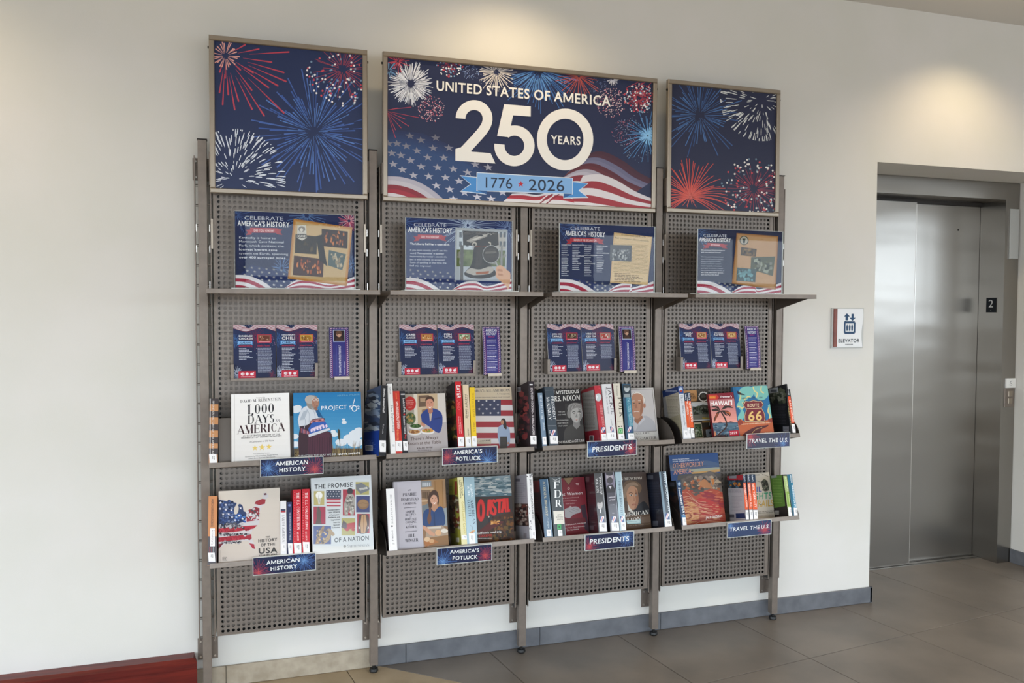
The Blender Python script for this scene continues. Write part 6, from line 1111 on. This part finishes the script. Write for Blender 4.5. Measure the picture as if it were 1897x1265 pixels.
def c_prom(k):
    k.G(1110, 100, 1750, 930, 'c8ced2', 'bcc0c0').G(1115, 820, 1750, 925, 'c4c4c0', 'd8d6d0', 4); K = '22242a'
    k.T('THE PROMISE', 1152, 246, 1535, 222, 46, K, 'b').T('OF A NATION', 1352, 782, 1698, 758, 46, K, 'b').T('Smithsonian', 1484, 836, 1702, 820, 32, '6c6e70', 's').E(1456, 822, 14, 14, '7c7c74', 12)
    for q in (((1565, 176, 1700, 305), 'a49c5c'), ((1145, 268, 1250, 410), 'b0a468'), ((1570, 316, 1706, 480), '2c3468'), ((1142, 424, 1262, 600), '9c2c44'), ((1436, 250, 1556, 512), '9c2438'), ((1580, 495, 1705, 690), '9c2438'), ((1424, 540, 1560, 712), 'a49c5c'), ((1142, 618, 1318, 800), '2c3c78')): k.R(*q[0], q[1])
    k.P([(1565, 200), (1625, 185), (1705, 235), (1700, 260), (1615, 295), (1570, 250)], '6a6e74').P([(1600, 240), (1680, 225), (1685, 245), (1610, 262)], 'c8c8c0').greek(1612, 232, 1676, 256, 3, '44484c', .4, 0).E(1198, 310, 34, 36, 'e8e6e0').P([(1182, 340), (1214, 340), (1208, 400), (1190, 400)], 'c8c4b8').S([(1198, 300), (1192, 330), (1204, 380)], 3, '4a4a48')
    k.R(1270, 258, 1418, 345, '343e54').up(); [k.star(1285+c_*28+(r_ % 2)*10, 272+r_*24, 8, 'd0d0d8') for r_ in range(3) for c_ in range(5)]; [k.R(1272, 345+i*15, 1414, 360+i*15, ('a83848', 'd0ccd0')[i % 2]) for i in range(5)]
    k.E(1508, 268, 30, 32, '28242a').P(spline([(1478, 300), (1540, 300), (1556, 380), (1545, 500), (1515, 505), (1500, 430), (1485, 510), (1455, 505), (1448, 400)]), '9a948c').mottle(1465, 320, 1540, 490, 50, ['5c5650', 'bcb8b0', '7c7670'], 12); k.E(1640, 400, 58, 52, '7c5a38').E(1640, 392, 48, 40, '8c6a44').S([(1590, 395), (1640, 385), (1692, 400)], 3, '5c4028')
    k.P([(1186, 430), (1196, 420), (1206, 450), (1218, 480), (1212, 560), (1225, 600), (1160, 600), (1175, 540), (1172, 480)], '5a4a44').P([(1172, 440), (1184, 425), (1182, 480), (1174, 480)], '6c5a50').P([(1424, 625), (1470, 595), (1560, 580), (1556, 640), (1500, 650), (1470, 665)], 'a82c30').P([(1440, 560), (1476, 590), (1474, 650), (1420, 630)], '54484c').E(1480, 655, 20, 14, 'a82c30').E(1540, 655, 18, 14, 'a82c30')
    k.P(spline([(1600, 510), (1630, 498), (1665, 498), (1695, 520), (1700, 620), (1680, 685), (1600, 688), (1590, 600)]), '4a3430').P([(1625, 505), (1665, 503), (1680, 600), (1660, 688), (1620, 688), (1612, 600)], 'b0885c').S([(1645, 505), (1645, 680)], 4, '6c4c30').P([(1595, 610), (1608, 640), (1596, 650)], 'e0dcd8').P([(1688, 610), (1700, 640), (1684, 648)], 'e0dcd8')
    k.P(spline([(1160, 798), (1180, 720), (1220, 640), (1240, 615), (1250, 640), (1215, 720), (1200, 798)]), '8c6c40').P(spline([(1200, 798), (1260, 740), (1290, 690), (1280, 650), (1310, 648), (1354, 700), (1335, 718), (1318, 710), (1300, 760), (1250, 798)]), '9a8058').mottle(1180, 650, 1290, 785, 40, ['6a5030', 'b89c6c', '4a3a28'], 12)
    for i, s_ in enumerate(('Commemorating', '250 YEARS', 'of Patriotism,', 'Resilience, and', 'Inspirations', 'from the', 'National', 'Collection')):
        x0 = (1282, 1295, 1300, 1292, 1318, 1342, 1342, 1330)[i]; k.T(s_, x0, 464+25.3*i, 1404, 458+25.3*i, 14, K, 'b')
bk('e7', 'THE PROMISE OF A NATION, pale film-wrapped book with small pictures', 'b8bcbe', 'c6cacc', c_prom, mat='gloss')
# ---- lower potluck
bk('f1', 'white spine with small sideways lettering, leftmost on lower potluck shelf', 'e8e8e6', 'eceaea', lambda k: k.T('BIG HEART LITTLE STOVE', 200, 345, 218, 670, 17, '3c3c40').E(222, 700, 9, 11, '3c3c40').T('ENDERLE', 218, 750, 226, 870, 14, '4c4c50'), lambda k: k.greek(90, 330, 150, 900, 26, '5c5454', .3, .2), '3a3032', (205, 872, 262, 935))
def c_prai(k):
    k.R(230, 150, 880, 1000, '8a6a4c').P([(230, 195), (545, 175), (582, 960), (262, 985)], 'b8b4bc').P([(233, 205), (280, 203), (312, 975), (268, 985)], 'aeaab2')
    k.P([(545, 175), (820, 160), (830, 480), (560, 470)], '9c7c5c').P([(550, 190), (665, 182), (670, 250), (553, 262)], '808488').P([(552, 285), (650, 290), (650, 400), (556, 380)], '7c6450').P([(690, 180), (800, 170), (810, 500), (700, 500)], 'a0784c').S([(708, 185), (716, 490)], 5, '7c5a38').S([(790, 180), (800, 480)], 5, '7c5a38').P([(550, 265), (690, 262), (690, 285), (552, 290)], 'b89c7c').P([(556, 405), (690, 395), (692, 415), (558, 425)], 'b89c7c')
    for x in (565, 590, 615, 640): k.R(x, 205, x+15, 250, 'b8bcc0').R(x, 315, x+15, 385, '5c4834')
    k.P([(560, 470), (640, 440), (640, 560), (570, 560)], '6c7478').P([(785, 500), (840, 490), (850, 700), (800, 700)], '8c9498')
    k.P(spline([(625, 420), (640, 340), (690, 292), (735, 310), (752, 380), (745, 460), (700, 500), (660, 560), (640, 640), (620, 600), (640, 500)]), '4a3428')
    k.P(spline([(570, 700), (575, 560), (620, 505), (700, 520), (760, 475), (800, 500), (825, 620), (810, 690), (700, 720)]), '2c4470').P([(665, 500), (700, 540), (740, 490), (735, 440), (680, 450)], 'b08468').P([(690, 540), (705, 545), (715, 700), (695, 700)], '243a60')
    k.E(698, 392, 46, 66, 'c4957c').P(spline([(650, 400), (655, 340), (700, 315), (748, 350), (745, 420), (725, 360), (690, 345), (665, 370)]), '46322a').E(682, 385, 6, 4, '2c1c18').E(716, 382, 6, 4, '2c1c18').P([(680, 430), (702, 438), (722, 426), (704, 450)], 'f0e8e4').P([(700, 388), (708, 412), (696, 414)], 'b08068').P(spline([(640, 480), (665, 500), (660, 560), (668, 620), (645, 680), (620, 620), (640, 550)]), '6a4838')
    k.P([(615, 705), (790, 690), (860, 760), (860, 920), (590, 930)], 'a4907c').P([(620, 712), (780, 700), (775, 725), (625, 730)], 'c8c0b4').P([(575, 690), (600, 700), (710, 790), (700, 815), (650, 800), (575, 730)], 'c49478').E(745, 775, 36, 34, 'd0a47c').E(815, 752, 40, 24, 'd8d0c4').P([(640, 830), (860, 800), (868, 910), (640, 925)], '8c6844').P([(580, 840), (700, 850), (750, 880), (600, 935)], 'a86c3c').E(620, 850, 34, 28, 'd0b08c').E(670, 868, 30, 22, 'c89c70')
    K = '34323a'
    for s_, x0, x1, y, hh, st in (('THE', 400, 436, 300, 14, 's'), ('PRAIRIE', 345, 498, 358, 34, 's'), ('HOMESTEAD', 325, 520, 412, 32, 's'), ('COOKBOOK', 350, 496, 455, 24, 's'), ('SIMPLE', 378, 480, 548, 24, 's'), ('RECIPES', 374, 490, 580, 24, 's'), ('FOR', 420, 444, 602, 8, 's'), ('HERITAGE', 368, 500, 634, 24, 's'), ('COOKING', 376, 496, 666, 24, 's'), ('IN ANY', 414, 456, 688, 8, 's'), ('KITCHEN', 380, 498, 722, 26, 's'), ('JILL', 402, 485, 824, 34, 's'), ('WINGER', 370, 520, 878, 36, 's')): k.T(s_, x0, y+3, x1, y-6, hh, K, st)
    k.S([(358, 495), (495, 484)], 4, K).S([(368, 765), (508, 752)], 4, K)
bk('f2', 'PRAIRIE HOMESTEAD cookbook with a braided woman in denim', 'b0acb4', 'b8b4bc', c_prai)
bk('f3', 'pale yellow cookbook spine with its olive back cover showing', 'd8d09c', 'dfd8a8', lambda k: k.T('Dolly Parton &', 1000, 200, 1012, 350, 20, '3c3c30', 'b').T('Rachel Parton George', 982, 175, 996, 380, 16, '3c3c30', 'b').T("Good Lookin' Cookin'", 1008, 420, 1036, 790, 30, 'b8a850'), lambda k: k.R(850, 170, 960, 345, 'b4b040').greek(850, 250, 910, 300, 5, '5c5a20', .4, .2).R(860, 345, 935, 780, '54402c').mottle(865, 370, 925, 770, 50, ['6c5038', '3c2c20', '8c7454'], 24).R(930, 190, 960, 345, '8c3c2c').mottle(915, 380, 985, 720, 40, ['b0a890', '5c4c38', '7c3828'], 24).R(945, 830, 985, 880, 'd0ccb8'), '9c9838', (1010, 800, 1072, 850))
bk('f4', 'light blue BAKING IN THE AMERICAN SOUTH spine', '8ca8b4', '93b0bc', lambda k: k.T('BAKING', 1105, 230, 1120, 370, 22, 'e8eef0', 's').T('IN THE', 1072, 245, 1086, 360, 20, 'e8eef0', 's').T('AMERICAN', 1108, 395, 1142, 680, 30, '3a4c5c', 's').T('SOUTH', 1070, 400, 1092, 585, 30, '3a4c5c', 's').S(spline([(1108, 690), (1135, 715), (1130, 745)]), 3, '4c443c').P([(1085, 795), (1125, 750), (1165, 745), (1150, 770), (1120, 785)], 'c08c3c').P([(1118, 765), (1145, 755), (1140, 780)], 'a8402c'), None, None, (1090, 782, 1160, 910), 'gloss')
def c_coast(k):
    k.G(1080, 120, 1620, 365, '8c9aa0', '54707c', 10).mottle(1130, 140, 1580, 350, 150, ['a4b0b4', '6c848c', 'c0c4c0', '4c6670'], 12, 4).P([(1080, 372), (1600, 352), (1620, 880), (1080, 900)], '3c3634')
    k.P(spline([(1180, 780), (1290, 680), (1400, 590), (1520, 555), (1600, 560), (1625, 870), (1200, 890)], 3), '4a2c18').mottle(1330, 600, 1600, 850, 120, ['5c3818', '7c4c1c', '38200f', '6a5020', '2c2414'], 22).P(spline([(1190, 760), (1330, 660), (1440, 640), (1480, 660), (1300, 760), (1240, 830), (1200, 860)], 3), '5c2420').mottle(1340, 640, 1440, 680, 30, ['c8843c', 'e0a860', '8c4c24'], 9, 1.8).P([(1310, 590), (1330, 590), (1334, 650), (1312, 660)], '2c2c34').E(1318, 592, 9, 10, 'c0b0a0')
    RD = 'd83430'
    for dx, c_ in ((6, '7c2020'), (0, RD)):
        k.ring(1228+dx, 520, 46, 128, 15, 78, c_, n=28); k.P([(1290+dx, 580), (1306+dx, 396), (1348+dx, 394), (1352+dx, 560), (1330+dx, 562), (1326+dx, 520), (1318+dx, 520), (1316+dx, 582)], c_)
        k.S(spline([(1395+dx, 430), (1372+dx, 405), (1352+dx, 430), (1366+dx, 470), (1392+dx, 510), (1386+dx, 560), (1360+dx, 560), (1350+dx, 535)]), 26, c_); k.P([(1398+dx, 392), (1478+dx, 388), (1478+dx, 420), (1452+dx, 422), (1448+dx, 550), (1424+dx, 552), (1424+dx, 424), (1398+dx, 424)], c_)
        k.P([(1452+dx, 545), (1480+dx, 384), (1512+dx, 384), (1520+dx, 540), (1500+dx, 542), (1496+dx, 500), (1486+dx, 500), (1480+dx, 545)], c_); k.P([(1514+dx, 384), (1538+dx, 382), (1545+dx, 505), (1556+dx, 505), (1558+dx, 535), (1526+dx, 540)], c_)
    k.T('a california road trip', 1160, 792, 1460, 772, 26, 'f0ece8', 'b').T('COOKBOOK', 1210, 822, 1352, 812, 24, RD, 'b').greek(1190, 834, 1352, 848, 1, 'c8c4c0')
bk('f5', 'COASTAL book with red lettering over a dark beach', '3c3634', '4a4a48', c_coast)
bk('f6', 'white mountain harvest spine, rightmost on lower potluck shelf', 'dcdcdc', 'e4e4e4', lambda k: k.mottle(1750, 112, 1815, 150, 16, ['3c3c40', '8c8c90'], 9).T('SMOKE ROOTS MOUNTAIN HARVEST', 1778, 165, 1812, 625, 22, '34343a', 'b').S(spline([(1765, 470), (1785, 520), (1778, 560)]), 4, '3c3c3c').mottle(1780, 640, 1815, 740, 14, ['b0b0b4', '8c8c90'], 8), lambda k: k.R(1625, 160, 1672, 195, '6a6670').greek(1610, 215, 1740, 400, 9, '8c8890', .25, .3).P([(1590, 440), (1770, 445), (1778, 700), (1610, 690)], '54403c').mottle(1620, 460, 1760, 680, 70, ['2c2424', '8c7468', '6c3c34', 'a89c90'], 20).R(1715, 780, 1750, 830, '8c8488'), 'aaa6ac', (1800, 745, 1848, 850))
# ---- lower presidents
bk('g1', 'blue spine with gold lettering, leftmost on lower presidents shelf', '24445c', '2c5270', lambda k: k.T('ACCIDENTAL PRESIDENTS', 232, 205, 268, 630, 28, 'c4bc98', 's').T('COHEN', 282, 645, 292, 770, 20, 'b8c4cc').L(290, 180, 350, 885, 5, '9cb8cc', up=True), lambda k: k.R(60, 200, 190, 340, '74242c').greek(70, 400, 190, 800, 14, '6a3038', .4, .2), '2c1c20', (276, 788, 330, 870), 'gloss')
bk('g2', 'thick dark spine with three huge white letters', '3c4448', '3c4448', lambda k: k.T('F', 365, 295, 435, 290, 85, 'eceeee', 's').T('D', 370, 405, 455, 400, 90, 'eceeee', 's').T('R', 385, 515, 462, 510, 85, 'eceeee', 's').S(spline([(345, 170), (385, 190), (435, 165), (430, 195), (350, 200)]), 5, 'c0c4c4').P([(358, 565), (490, 560), (500, 720), (372, 725)], 'dcd8cc').T('JEAN', 408, 620, 462, 617, 17, '4a4640').T('EDWARD', 392, 648, 478, 644, 17, '4a4640').T('SMITH', 404, 676, 474, 672, 17, '4a4640').R(408, 728, 455, 786, '3ca85c').R(422, 742, 444, 772, '205c34').L(452, 150, 510, 870, 5, '9cb4b8', up=True), None, None, (414, 792, 466, 868), 'gloss')
def c_fw(k):
    k.R(340, 140, 800, 890, '7c2430').P([(480, 165), (600, 158), (545, 252)], '8c7050').S([(478, 165), (545, 255), (605, 158)], 7, '5c1820').P([(630, 225), (672, 230), (668, 250), (636, 246)], 'c8a0a0').E(545, 290, 14, 14, 'c8b0a8').E(545, 290, 9, 9, '7c2430').E(568, 514, 12, 10, 'c8b0a8')
    k.P(spline([(495, 540), (560, 520), (640, 510), (690, 545), (685, 580), (600, 610), (560, 650), (500, 640)]), 'a8a4a8').S([(540, 560), (600, 590)], 4, '7c787c').S([(570, 540), (640, 570)], 4, '7c787c').S([(600, 530), (670, 555)], 4, '7c787c').P([(690, 500), (745, 480), (800, 830), (740, 780)], '3c2834')
    k.T('First Women', 400, 384, 712, 362, 40, 'e8e0e0', '', it=.12).T('The Grace and Power of', 460, 418, 668, 402, 14, 'd0b0b0').T("America's Modern", 480, 450, 645, 438, 14, 'd0b0b0').T('First Ladies', 510, 484, 620, 474, 15, 'd0b0b0').T('KATE ANDERSEN BROWER', 430, 748, 756, 712, 22, 'e8dcd8', 's').T('#1 New York Times Bestseller', 480, 780, 745, 752, 14, 'd8c0c0').T('The Residence', 520, 808, 668, 790, 20, 'e8dcd8', '', it=.12).P([(500, 660), (740, 640), (760, 700), (490, 730)], '642028')
bk('g3', 'red First Women book with white gloved hands', '7c2430', '7c2430', c_fw)
bk('g4', 'grey spine with a small man in a suit, beside First Women', '3c3c3e', '444446', lambda k: k.T('WOODROW', 912, 145, 930, 370, 26, 'd8d8d8', 's').T('WILSON', 870, 170, 886, 345, 26, 'd8d8d8', 's').E(925, 485, 34, 58, 'b8b4b2').E(922, 440, 34, 26, '4a4848').E(912, 480, 4, 4, '2c2c2c').E(936, 480, 4, 4, '2c2c2c').S([(916, 515), (932, 514)], 4, '6c6460').P([(895, 545), (960, 540), (985, 620), (905, 625)], '2c2c2e').P([(922, 545), (940, 545), (936, 590), (926, 590)], 'd8d8d8').L(945, 105, 1010, 810, 5, 'b8bcc0', up=True) and flagsticker(k, 922, 628, 52, 74), lambda k: k.R(750, 150, 795, 210, '6a5458').greek(755, 260, 870, 720, 20, '4c3038', .35, .15).R(800, 740, 850, 790, '6a5860'), '3a1e26', (912, 705, 998, 808), 'gloss')
bk('g5', 'spine with a bearded man portrait filling its top', '38343c', '403c46', lambda k: k.R(980, 90, 1110, 320, '746c80').E(1042, 150, 42, 55, 'a49ca4').E(1040, 110, 44, 28, '2c282e').E(1045, 195, 36, 40, '3c363c').E(1028, 150, 5, 4, '1c1c20').E(1058, 150, 5, 4, '1c1c20').P([(1000, 300), (1020, 250), (1075, 245), (1112, 310), (1112, 340), (1000, 345)], '26242a').P([(1030, 265), (1065, 262), (1052, 300)], 'c8c4cc').T('AMERICAN', 1028, 408, 1108, 400, 15, 'e0dce4', 'b').T('ULYSSES', 1038, 438, 1108, 432, 15, 'e0dce4', 'b').T('WHITE', 1048, 500, 1102, 495, 12, 'c0bcc4').T('RH', 1075, 600, 1100, 598, 16, 'c0bcc4').L(1090, 95, 1158, 800, 5, 'b8bcc8', up=True) and flagsticker(k, 1064, 630, 52, 72), None, None, (1060, 705, 1150, 803), 'gloss')
bk('g6', 'light blue film-wrapped biography spine left of the windswept portrait', '8ca4b0', '9cb4be', lambda k: k.T('THEODORE ROOSEVELT', 1145, 200, 1178, 620, 26, '34485c', 's').L(1180, 90, 1238, 800, 6, 'dce8ec', up=True) and flagsticker(k, 1168, 628, 44, 70), lambda k: k, '2c3844', (1176, 700, 1232, 795), 'gloss')
def c_lion(k):
    k.R(1060, 80, 1570, 830, '54443c').P([(1150, 90), (1480, 85), (1560, 800), (1350, 600), (1200, 200)], '4a3c36').P(spline([(1330, 560), (1440, 450), (1500, 490), (1560, 620), (1555, 690), (1340, 700), (1270, 600)], 3), '1c1a1e').P([(1260, 470), (1300, 540), (1350, 600), (1270, 560)], 'd0ccc4')
    k.P(spline([(1205, 300), (1215, 230), (1260, 195), (1330, 195), (1400, 230), (1430, 290), (1400, 350), (1370, 300), (1300, 270), (1250, 330), (1250, 440), (1225, 440)]), '6a5440').P(spline([(1240, 330), (1260, 275), (1320, 262), (1370, 290), (1385, 350), (1392, 440), (1370, 520), (1330, 550), (1290, 530), (1255, 450)]), 'b08468').P(spline([(1345, 285), (1380, 340), (1392, 440), (1370, 520), (1340, 540), (1360, 440)]), '94684f')
    k.E(1300, 372, 18, 8, 'd8d0c4').E(1302, 372, 8, 8, '2c2a30').E(1362, 370, 13, 7, 'd0c8bc').E(1362, 370, 6, 7, '2c2a30').S([(1272, 350), (1300, 340), (1325, 352)], 6, '4c382c').S([(1348, 350), (1380, 345)], 6, '4c382c').P([(1335, 375), (1352, 440), (1328, 445)], '9c7058').S([(1310, 487), (1340, 482), (1362, 487)], 8, '8c4c40').S([(1312, 500), (1350, 498)], 4, 'a07058')
    k.P(spline([(1205, 310), (1250, 240), (1340, 215), (1390, 260), (1330, 255), (1280, 275), (1250, 330), (1235, 400), (1215, 400)]), '8c7460').P([(1225, 620), (1560, 600), (1555, 790), (1230, 800)], '5c4634').P([(1330, 660), (1550, 620), (1555, 700), (1340, 720)], '6c5848')
    k.T('JON MEACHAM', 1130, 195, 1432, 178, 30, 'c8c0b4', 's').T('AMERICAN', 1170, 645, 1515, 600, 50, 'e4e0d8', 's').T('LION', 1255, 700, 1425, 680, 46, 'e4e0d8', 's').P([(1245, 680), (1415, 665), (1420, 715), (1255, 722)], '9cc0c4').P([(1252, 686), (1410, 671), (1414, 708), (1260, 715)], 'c8dcdc').greek(1262, 692, 1400, 706, 1, '5c7c80').T('A Life in the White House', 1250, 752, 1530, 725, 14, 'a89478')
bk('g7', 'AMERICAN LION book with a windswept painted portrait', '4a3c34', '4c3e36', c_lion)
bk('g8', 'glossy pale blue spine, rightmost on lower presidents shelf', '5c7080', '6c8494', lambda k: k.P([(1660, 90), (1700, 88), (1770, 600), (1725, 600)], '2c3844').T('FIRST AMONG MEN', 1690, 110, 1752, 560, 24, 'e0e8ec').L(1718, 88, 1790, 750, 8, 'dce8ee', up=True) and flagsticker(k, 1716, 592, 44, 70), lambda k: k.R(1500, 130, 1570, 180, '5c606c').greek(1500, 210, 1650, 560, 18, '3a4458', .35, .1).R(1565, 685, 1630, 745, '6a6c78'), '1c2030', (1710, 665, 1792, 760), 'gloss')
# ---- lower travel
bk('h1', 'navy Southwest USA guide spine, leftmost on lower travel shelf', '1c3450', '203a5c', lambda k: k.E(294, 500, 20, 24, '7c94ac').T('LP', 284, 512, 304, 510, 22, 'e8ecf0').T('Southwest USA &', 280, 545, 342, 895, 30, 'f0f2f4', 'b').P([(320, 880), (368, 880), (378, 915), (326, 915)], '4c84b4'), lambda k: k.R(180, 480, 235, 530, '4c4c54').mottle(150, 560, 300, 900, 40, ['241c1c', '3c2c28', '1c2430'], 34), '22201f', (330, 905, 378, 1005), hard=False)
def c_other(k):
    k.G(150, 110, 890, 260, '2c4c84', '34507c', 6).G(150, 255, 890, 350, '3a4c6c', '6a7080', 5)
    for q in (((500, 240), (640, 215), (800, 250), (790, 275), (600, 270)), ((560, 300), (700, 280), (810, 295), (810, 320), (600, 325))): k.P(spline([*q, q[0]], 3), '4c6080')
    k.P(spline([(430, 330), (600, 310), (810, 295), (812, 330), (640, 345), (500, 360)], 3), 'a0a08c').P([(460, 360), (620, 345), (812, 320), (815, 350), (640, 370), (470, 385)], 'c09458').P([(300, 390), (560, 372), (700, 350), (815, 372), (880, 980), (240, 1010)], '54504c')
    k.P(spline([(340, 450), (420, 405), (520, 400), (600, 380), (690, 345), (760, 400), (830, 470), (840, 640), (700, 600), (560, 560), (400, 560)], 3), '6a605a').mottle(380, 420, 810, 560, 120, ['8c7c70', '4a443f', 'b09c84', 'a4603c', '5c504a'], 24, 1.4).P([(700, 430), (735, 440), (740, 500), (715, 520)], 'c0783c').P(spline([(540, 500), (620, 440), (700, 520), (720, 560), (600, 540)], 3), 'b07850')
    k.P(spline([(300, 640), (400, 560), (500, 640), (560, 620), (700, 560), (860, 640), (880, 980), (350, 1000), (270, 800)], 3), 'a84c38').P(spline([(500, 700), (600, 660), (720, 680), (820, 740), (800, 860), (640, 900), (540, 800)], 3), 'b03430').P(spline([(310, 740), (420, 700), (520, 760), (560, 860), (520, 960), (330, 990)], 3), 'c88c5c').P(spline([(560, 600), (700, 600), (850, 720), (850, 790), (740, 720), (600, 660)], 3), '8c3038')
    k.mottle(320, 580, 840, 960, 130, ['b8644a', 'a03c30', 'c88c68', '94382f', 'b05040'], 9, 4.5)
    for i in range(15): k.S(spline([(300+i*12, 640+i*26), (400+i*14, 600+i*25), (520+i*18, 700+i*18), (640+i*14, 720+i*17)]), 3, ['d8b08c', '7c2c2c', 'e0c4a4'][i % 3])
    k.ring(420, 890, 70, 60, 60, 50, 'd8a070').ring(420, 890, 45, 38, 36, 30, '8c4430').ring(420, 890, 22, 18, 14, 11, 'd8a070')
    k.T('EXPLORE THE MOST UNIQUE', 232, 216, 434, 200, 13, 'e0e4ec', 'b').T('NATURAL WONDERS OF THE UNITED STATES', 235, 240, 552, 214, 14, 'e0e4ec', 'b').T('OTHERWORLDLY', 238, 312, 608, 280, 60, 'e0a484').T('AMERICA', 248, 390, 460, 370, 62, 'e0a484').T('JAKE GUZMAN', 636, 922, 836, 900, 30, 'f0ece8', 'b')
bk('h2', 'OTHERWORLDLY AMERICA book with swirling red rock', '28406c', '2c4878', c_other, lambda k: k.T('OTHERWORLDLY', 165, 195, 200, 480, 26, 'a84030', 'b'), '1c1418')
l_g = lambda k: k.R(880, 375, 1090, 450, 'a8303a').R(920, 395, 1010, 432, '8c8c94').T('Fodors', 865, 424, 910, 422, 14, 'e8d0d0').R(870, 450, 1095, 550, '2c3844').mottle(880, 460, 1080, 540, 40, ['4c6a7c', 'a8602c', '24303c', 'c8883c'], 18).R(870, 550, 1130, 960, 'bab6ba').greek(895, 565, 1070, 610, 3, '7c7880', .35, .1).greek(880, 645, 945, 830, 9, '9c989c', .35, .4).greek(950, 645, 1080, 830, 12, '9c989c', .35, .3).R(895, 865, 985, 905, '5c5860').P([(1000, 855), (1110, 850), (1120, 912), (1005, 915)], '22345c')
def guide(name, x0, dx, hh=20, wy=(475, 790)):
    return lambda k: k.P([(x0-8, 350), (x0+52, 350), (x0+60, wy[0]+8), (x0-4, wy[0]+8)], '1f3048').T("Fodor's", x0+10, 388, x0+20, 465, 17, 'e8ecf0', 'b').P([(x0-4, wy[0]+10), (x0+dx, wy[0]+5), (x0+dx+34, wy[1]+16), (x0+22, wy[1]+18)], 'dc5828').T(name, x0+14, wy[0]+20, x0+48, wy[1]-8, hh, 'f8e0d4', 'b')
bk('h3', 'orange SOUTHERN CALIFORNIA guide spine, white back cover showing', '1f3048', '1f3048', guide('SOUTHERN CALIFORNIA', 1082, 38, 18), l_g, 'bab6ba', (1116, 812, 1158, 928), hard=False)
bk('h4', 'orange WASHINGTON, D.C. guide spine', '1f3048', '1f3048', guide('WASHINGTON, D.C.', 1134, 44, 20), None, None, (1164, 812, 1208, 928), hard=False)
bk('h5', 'orange NEW YORK CITY guide spine', '1f3048', '1f3048', guide('NEW YORK CITY', 1182, 54, 26), None, None, (1210, 812, 1266, 925), hard=False)
def c_rail(k):
    k.R(1080, 350, 1490, 950, 'bcb2a4'); r_ = k.rnd
    for P_ in (((1300, 370), (1340, 395), (1400, 410)), ((1240, 455), (1290, 460), (1320, 480))):
        for i in range(5):
            a = (P_[0][0]+(P_[2][0]-P_[0][0])*i/5, P_[0][1]+(P_[2][1]-P_[0][1])*i/5); k.L(a[0], a[1], a[0]+14, a[1]+6, 5, '34302c', up=(i == 0))
    k.P(spline([(1310, 470), (1340, 440), (1380, 460), (1395, 510), (1400, 570), (1350, 590), (1320, 540)]), '3c3a34').mottle(1325, 465, 1390, 575, 30, ['54584c', '2c2a26', '7c7668'], 14).P([(1335, 440), (1355, 435), (1360, 455), (1340, 460)], '5c5c4c')
    k.T('VIL', 1190, 598, 1315, 590, 62, '4c4c8c', 'b').T('LIGHTS', 1150, 690, 1432, 672, 78, '3c8c6c', 'b').T('& TRAILS', 1150, 782, 1455, 765, 80, 'b89448', 'b').P([(1285, 755), (1300, 745), (1322, 742), (1308, 752)], '34302c').T('GUIDE TO THE PEOPLE, PLACES,', 1240, 848, 1470, 824, 12, '3c3834', 'b').T('AND TALES ALONG THE MIDWEST', 1230, 866, 1462, 842, 12, '3c3834', 'b').greek(1200, 885, 1470, 896, 1, '6a645c').T('OHIO', 1240, 398, 1286, 394, 14, '3c3834', 'b')
bk('h6', 'tan LIGHTS and TRAILS guide facing out behind orange spines', 'bcb2a4', 'bcb2a4', c_rail, hard=False)
bk('h7', 'light green spine with a green back cover showing', '9cb06c', 'a4b878', lambda k: k.R(1570, 378, 1620, 400, '241c1e').T('ILLINOIS', 1594, 415, 1624, 580, 20, 'd8e0bc').T('Outdoors', 1618, 620, 1650, 760, 18, 'e4ecd0').P([(1612, 590), (1660, 590), (1676, 760), (1630, 765)], '88a848').T('Guides', 1634, 620, 1650, 740, 16, 'dce8c0'), lambda k: k.P([(1415, 405), (1560, 390), (1600, 765), (1470, 790)], '5c8434').P([(1425, 390), (1492, 382), (1498, 420), (1432, 428)], '949a98').greek(1450, 440, 1570, 740, 16, '88ac58', .3, .2).R(1475, 820, 1525, 870, 'a4a09c'), '241c1e', (1632, 780, 1684, 890), hard=False)
bk('h8', 'blue WASHINGTON state guide spine, rightmost on lower travel shelf', '1c5c78', '20647f', lambda k: k.T('MOON', 1655, 390, 1670, 480, 18, 'e8f0f4', 'b').P([(1672, 490), (1700, 490), (1740, 790), (1700, 790)], '3084a4').T('WASHINGTON ST.', 1676, 510, 1712, 780, 22, 'f0f4f6', 'b'), None, None, (1700, 785, 1748, 893), hard=False)
# grey metal book support behind the first two books
t = thing('book_support', 'grey metal book support plate behind 1,000 DAYS book', 'bookend', mat=Matrix.Translation((.052, ROWY['A'], .951)) @ RX)
b = MB(); b.box(0, .062, -.005, .278, .0635, .171); b.box(0, .0637, -.0065, .278, .15, -.005); b.build('support_plate', M['panel'], t)
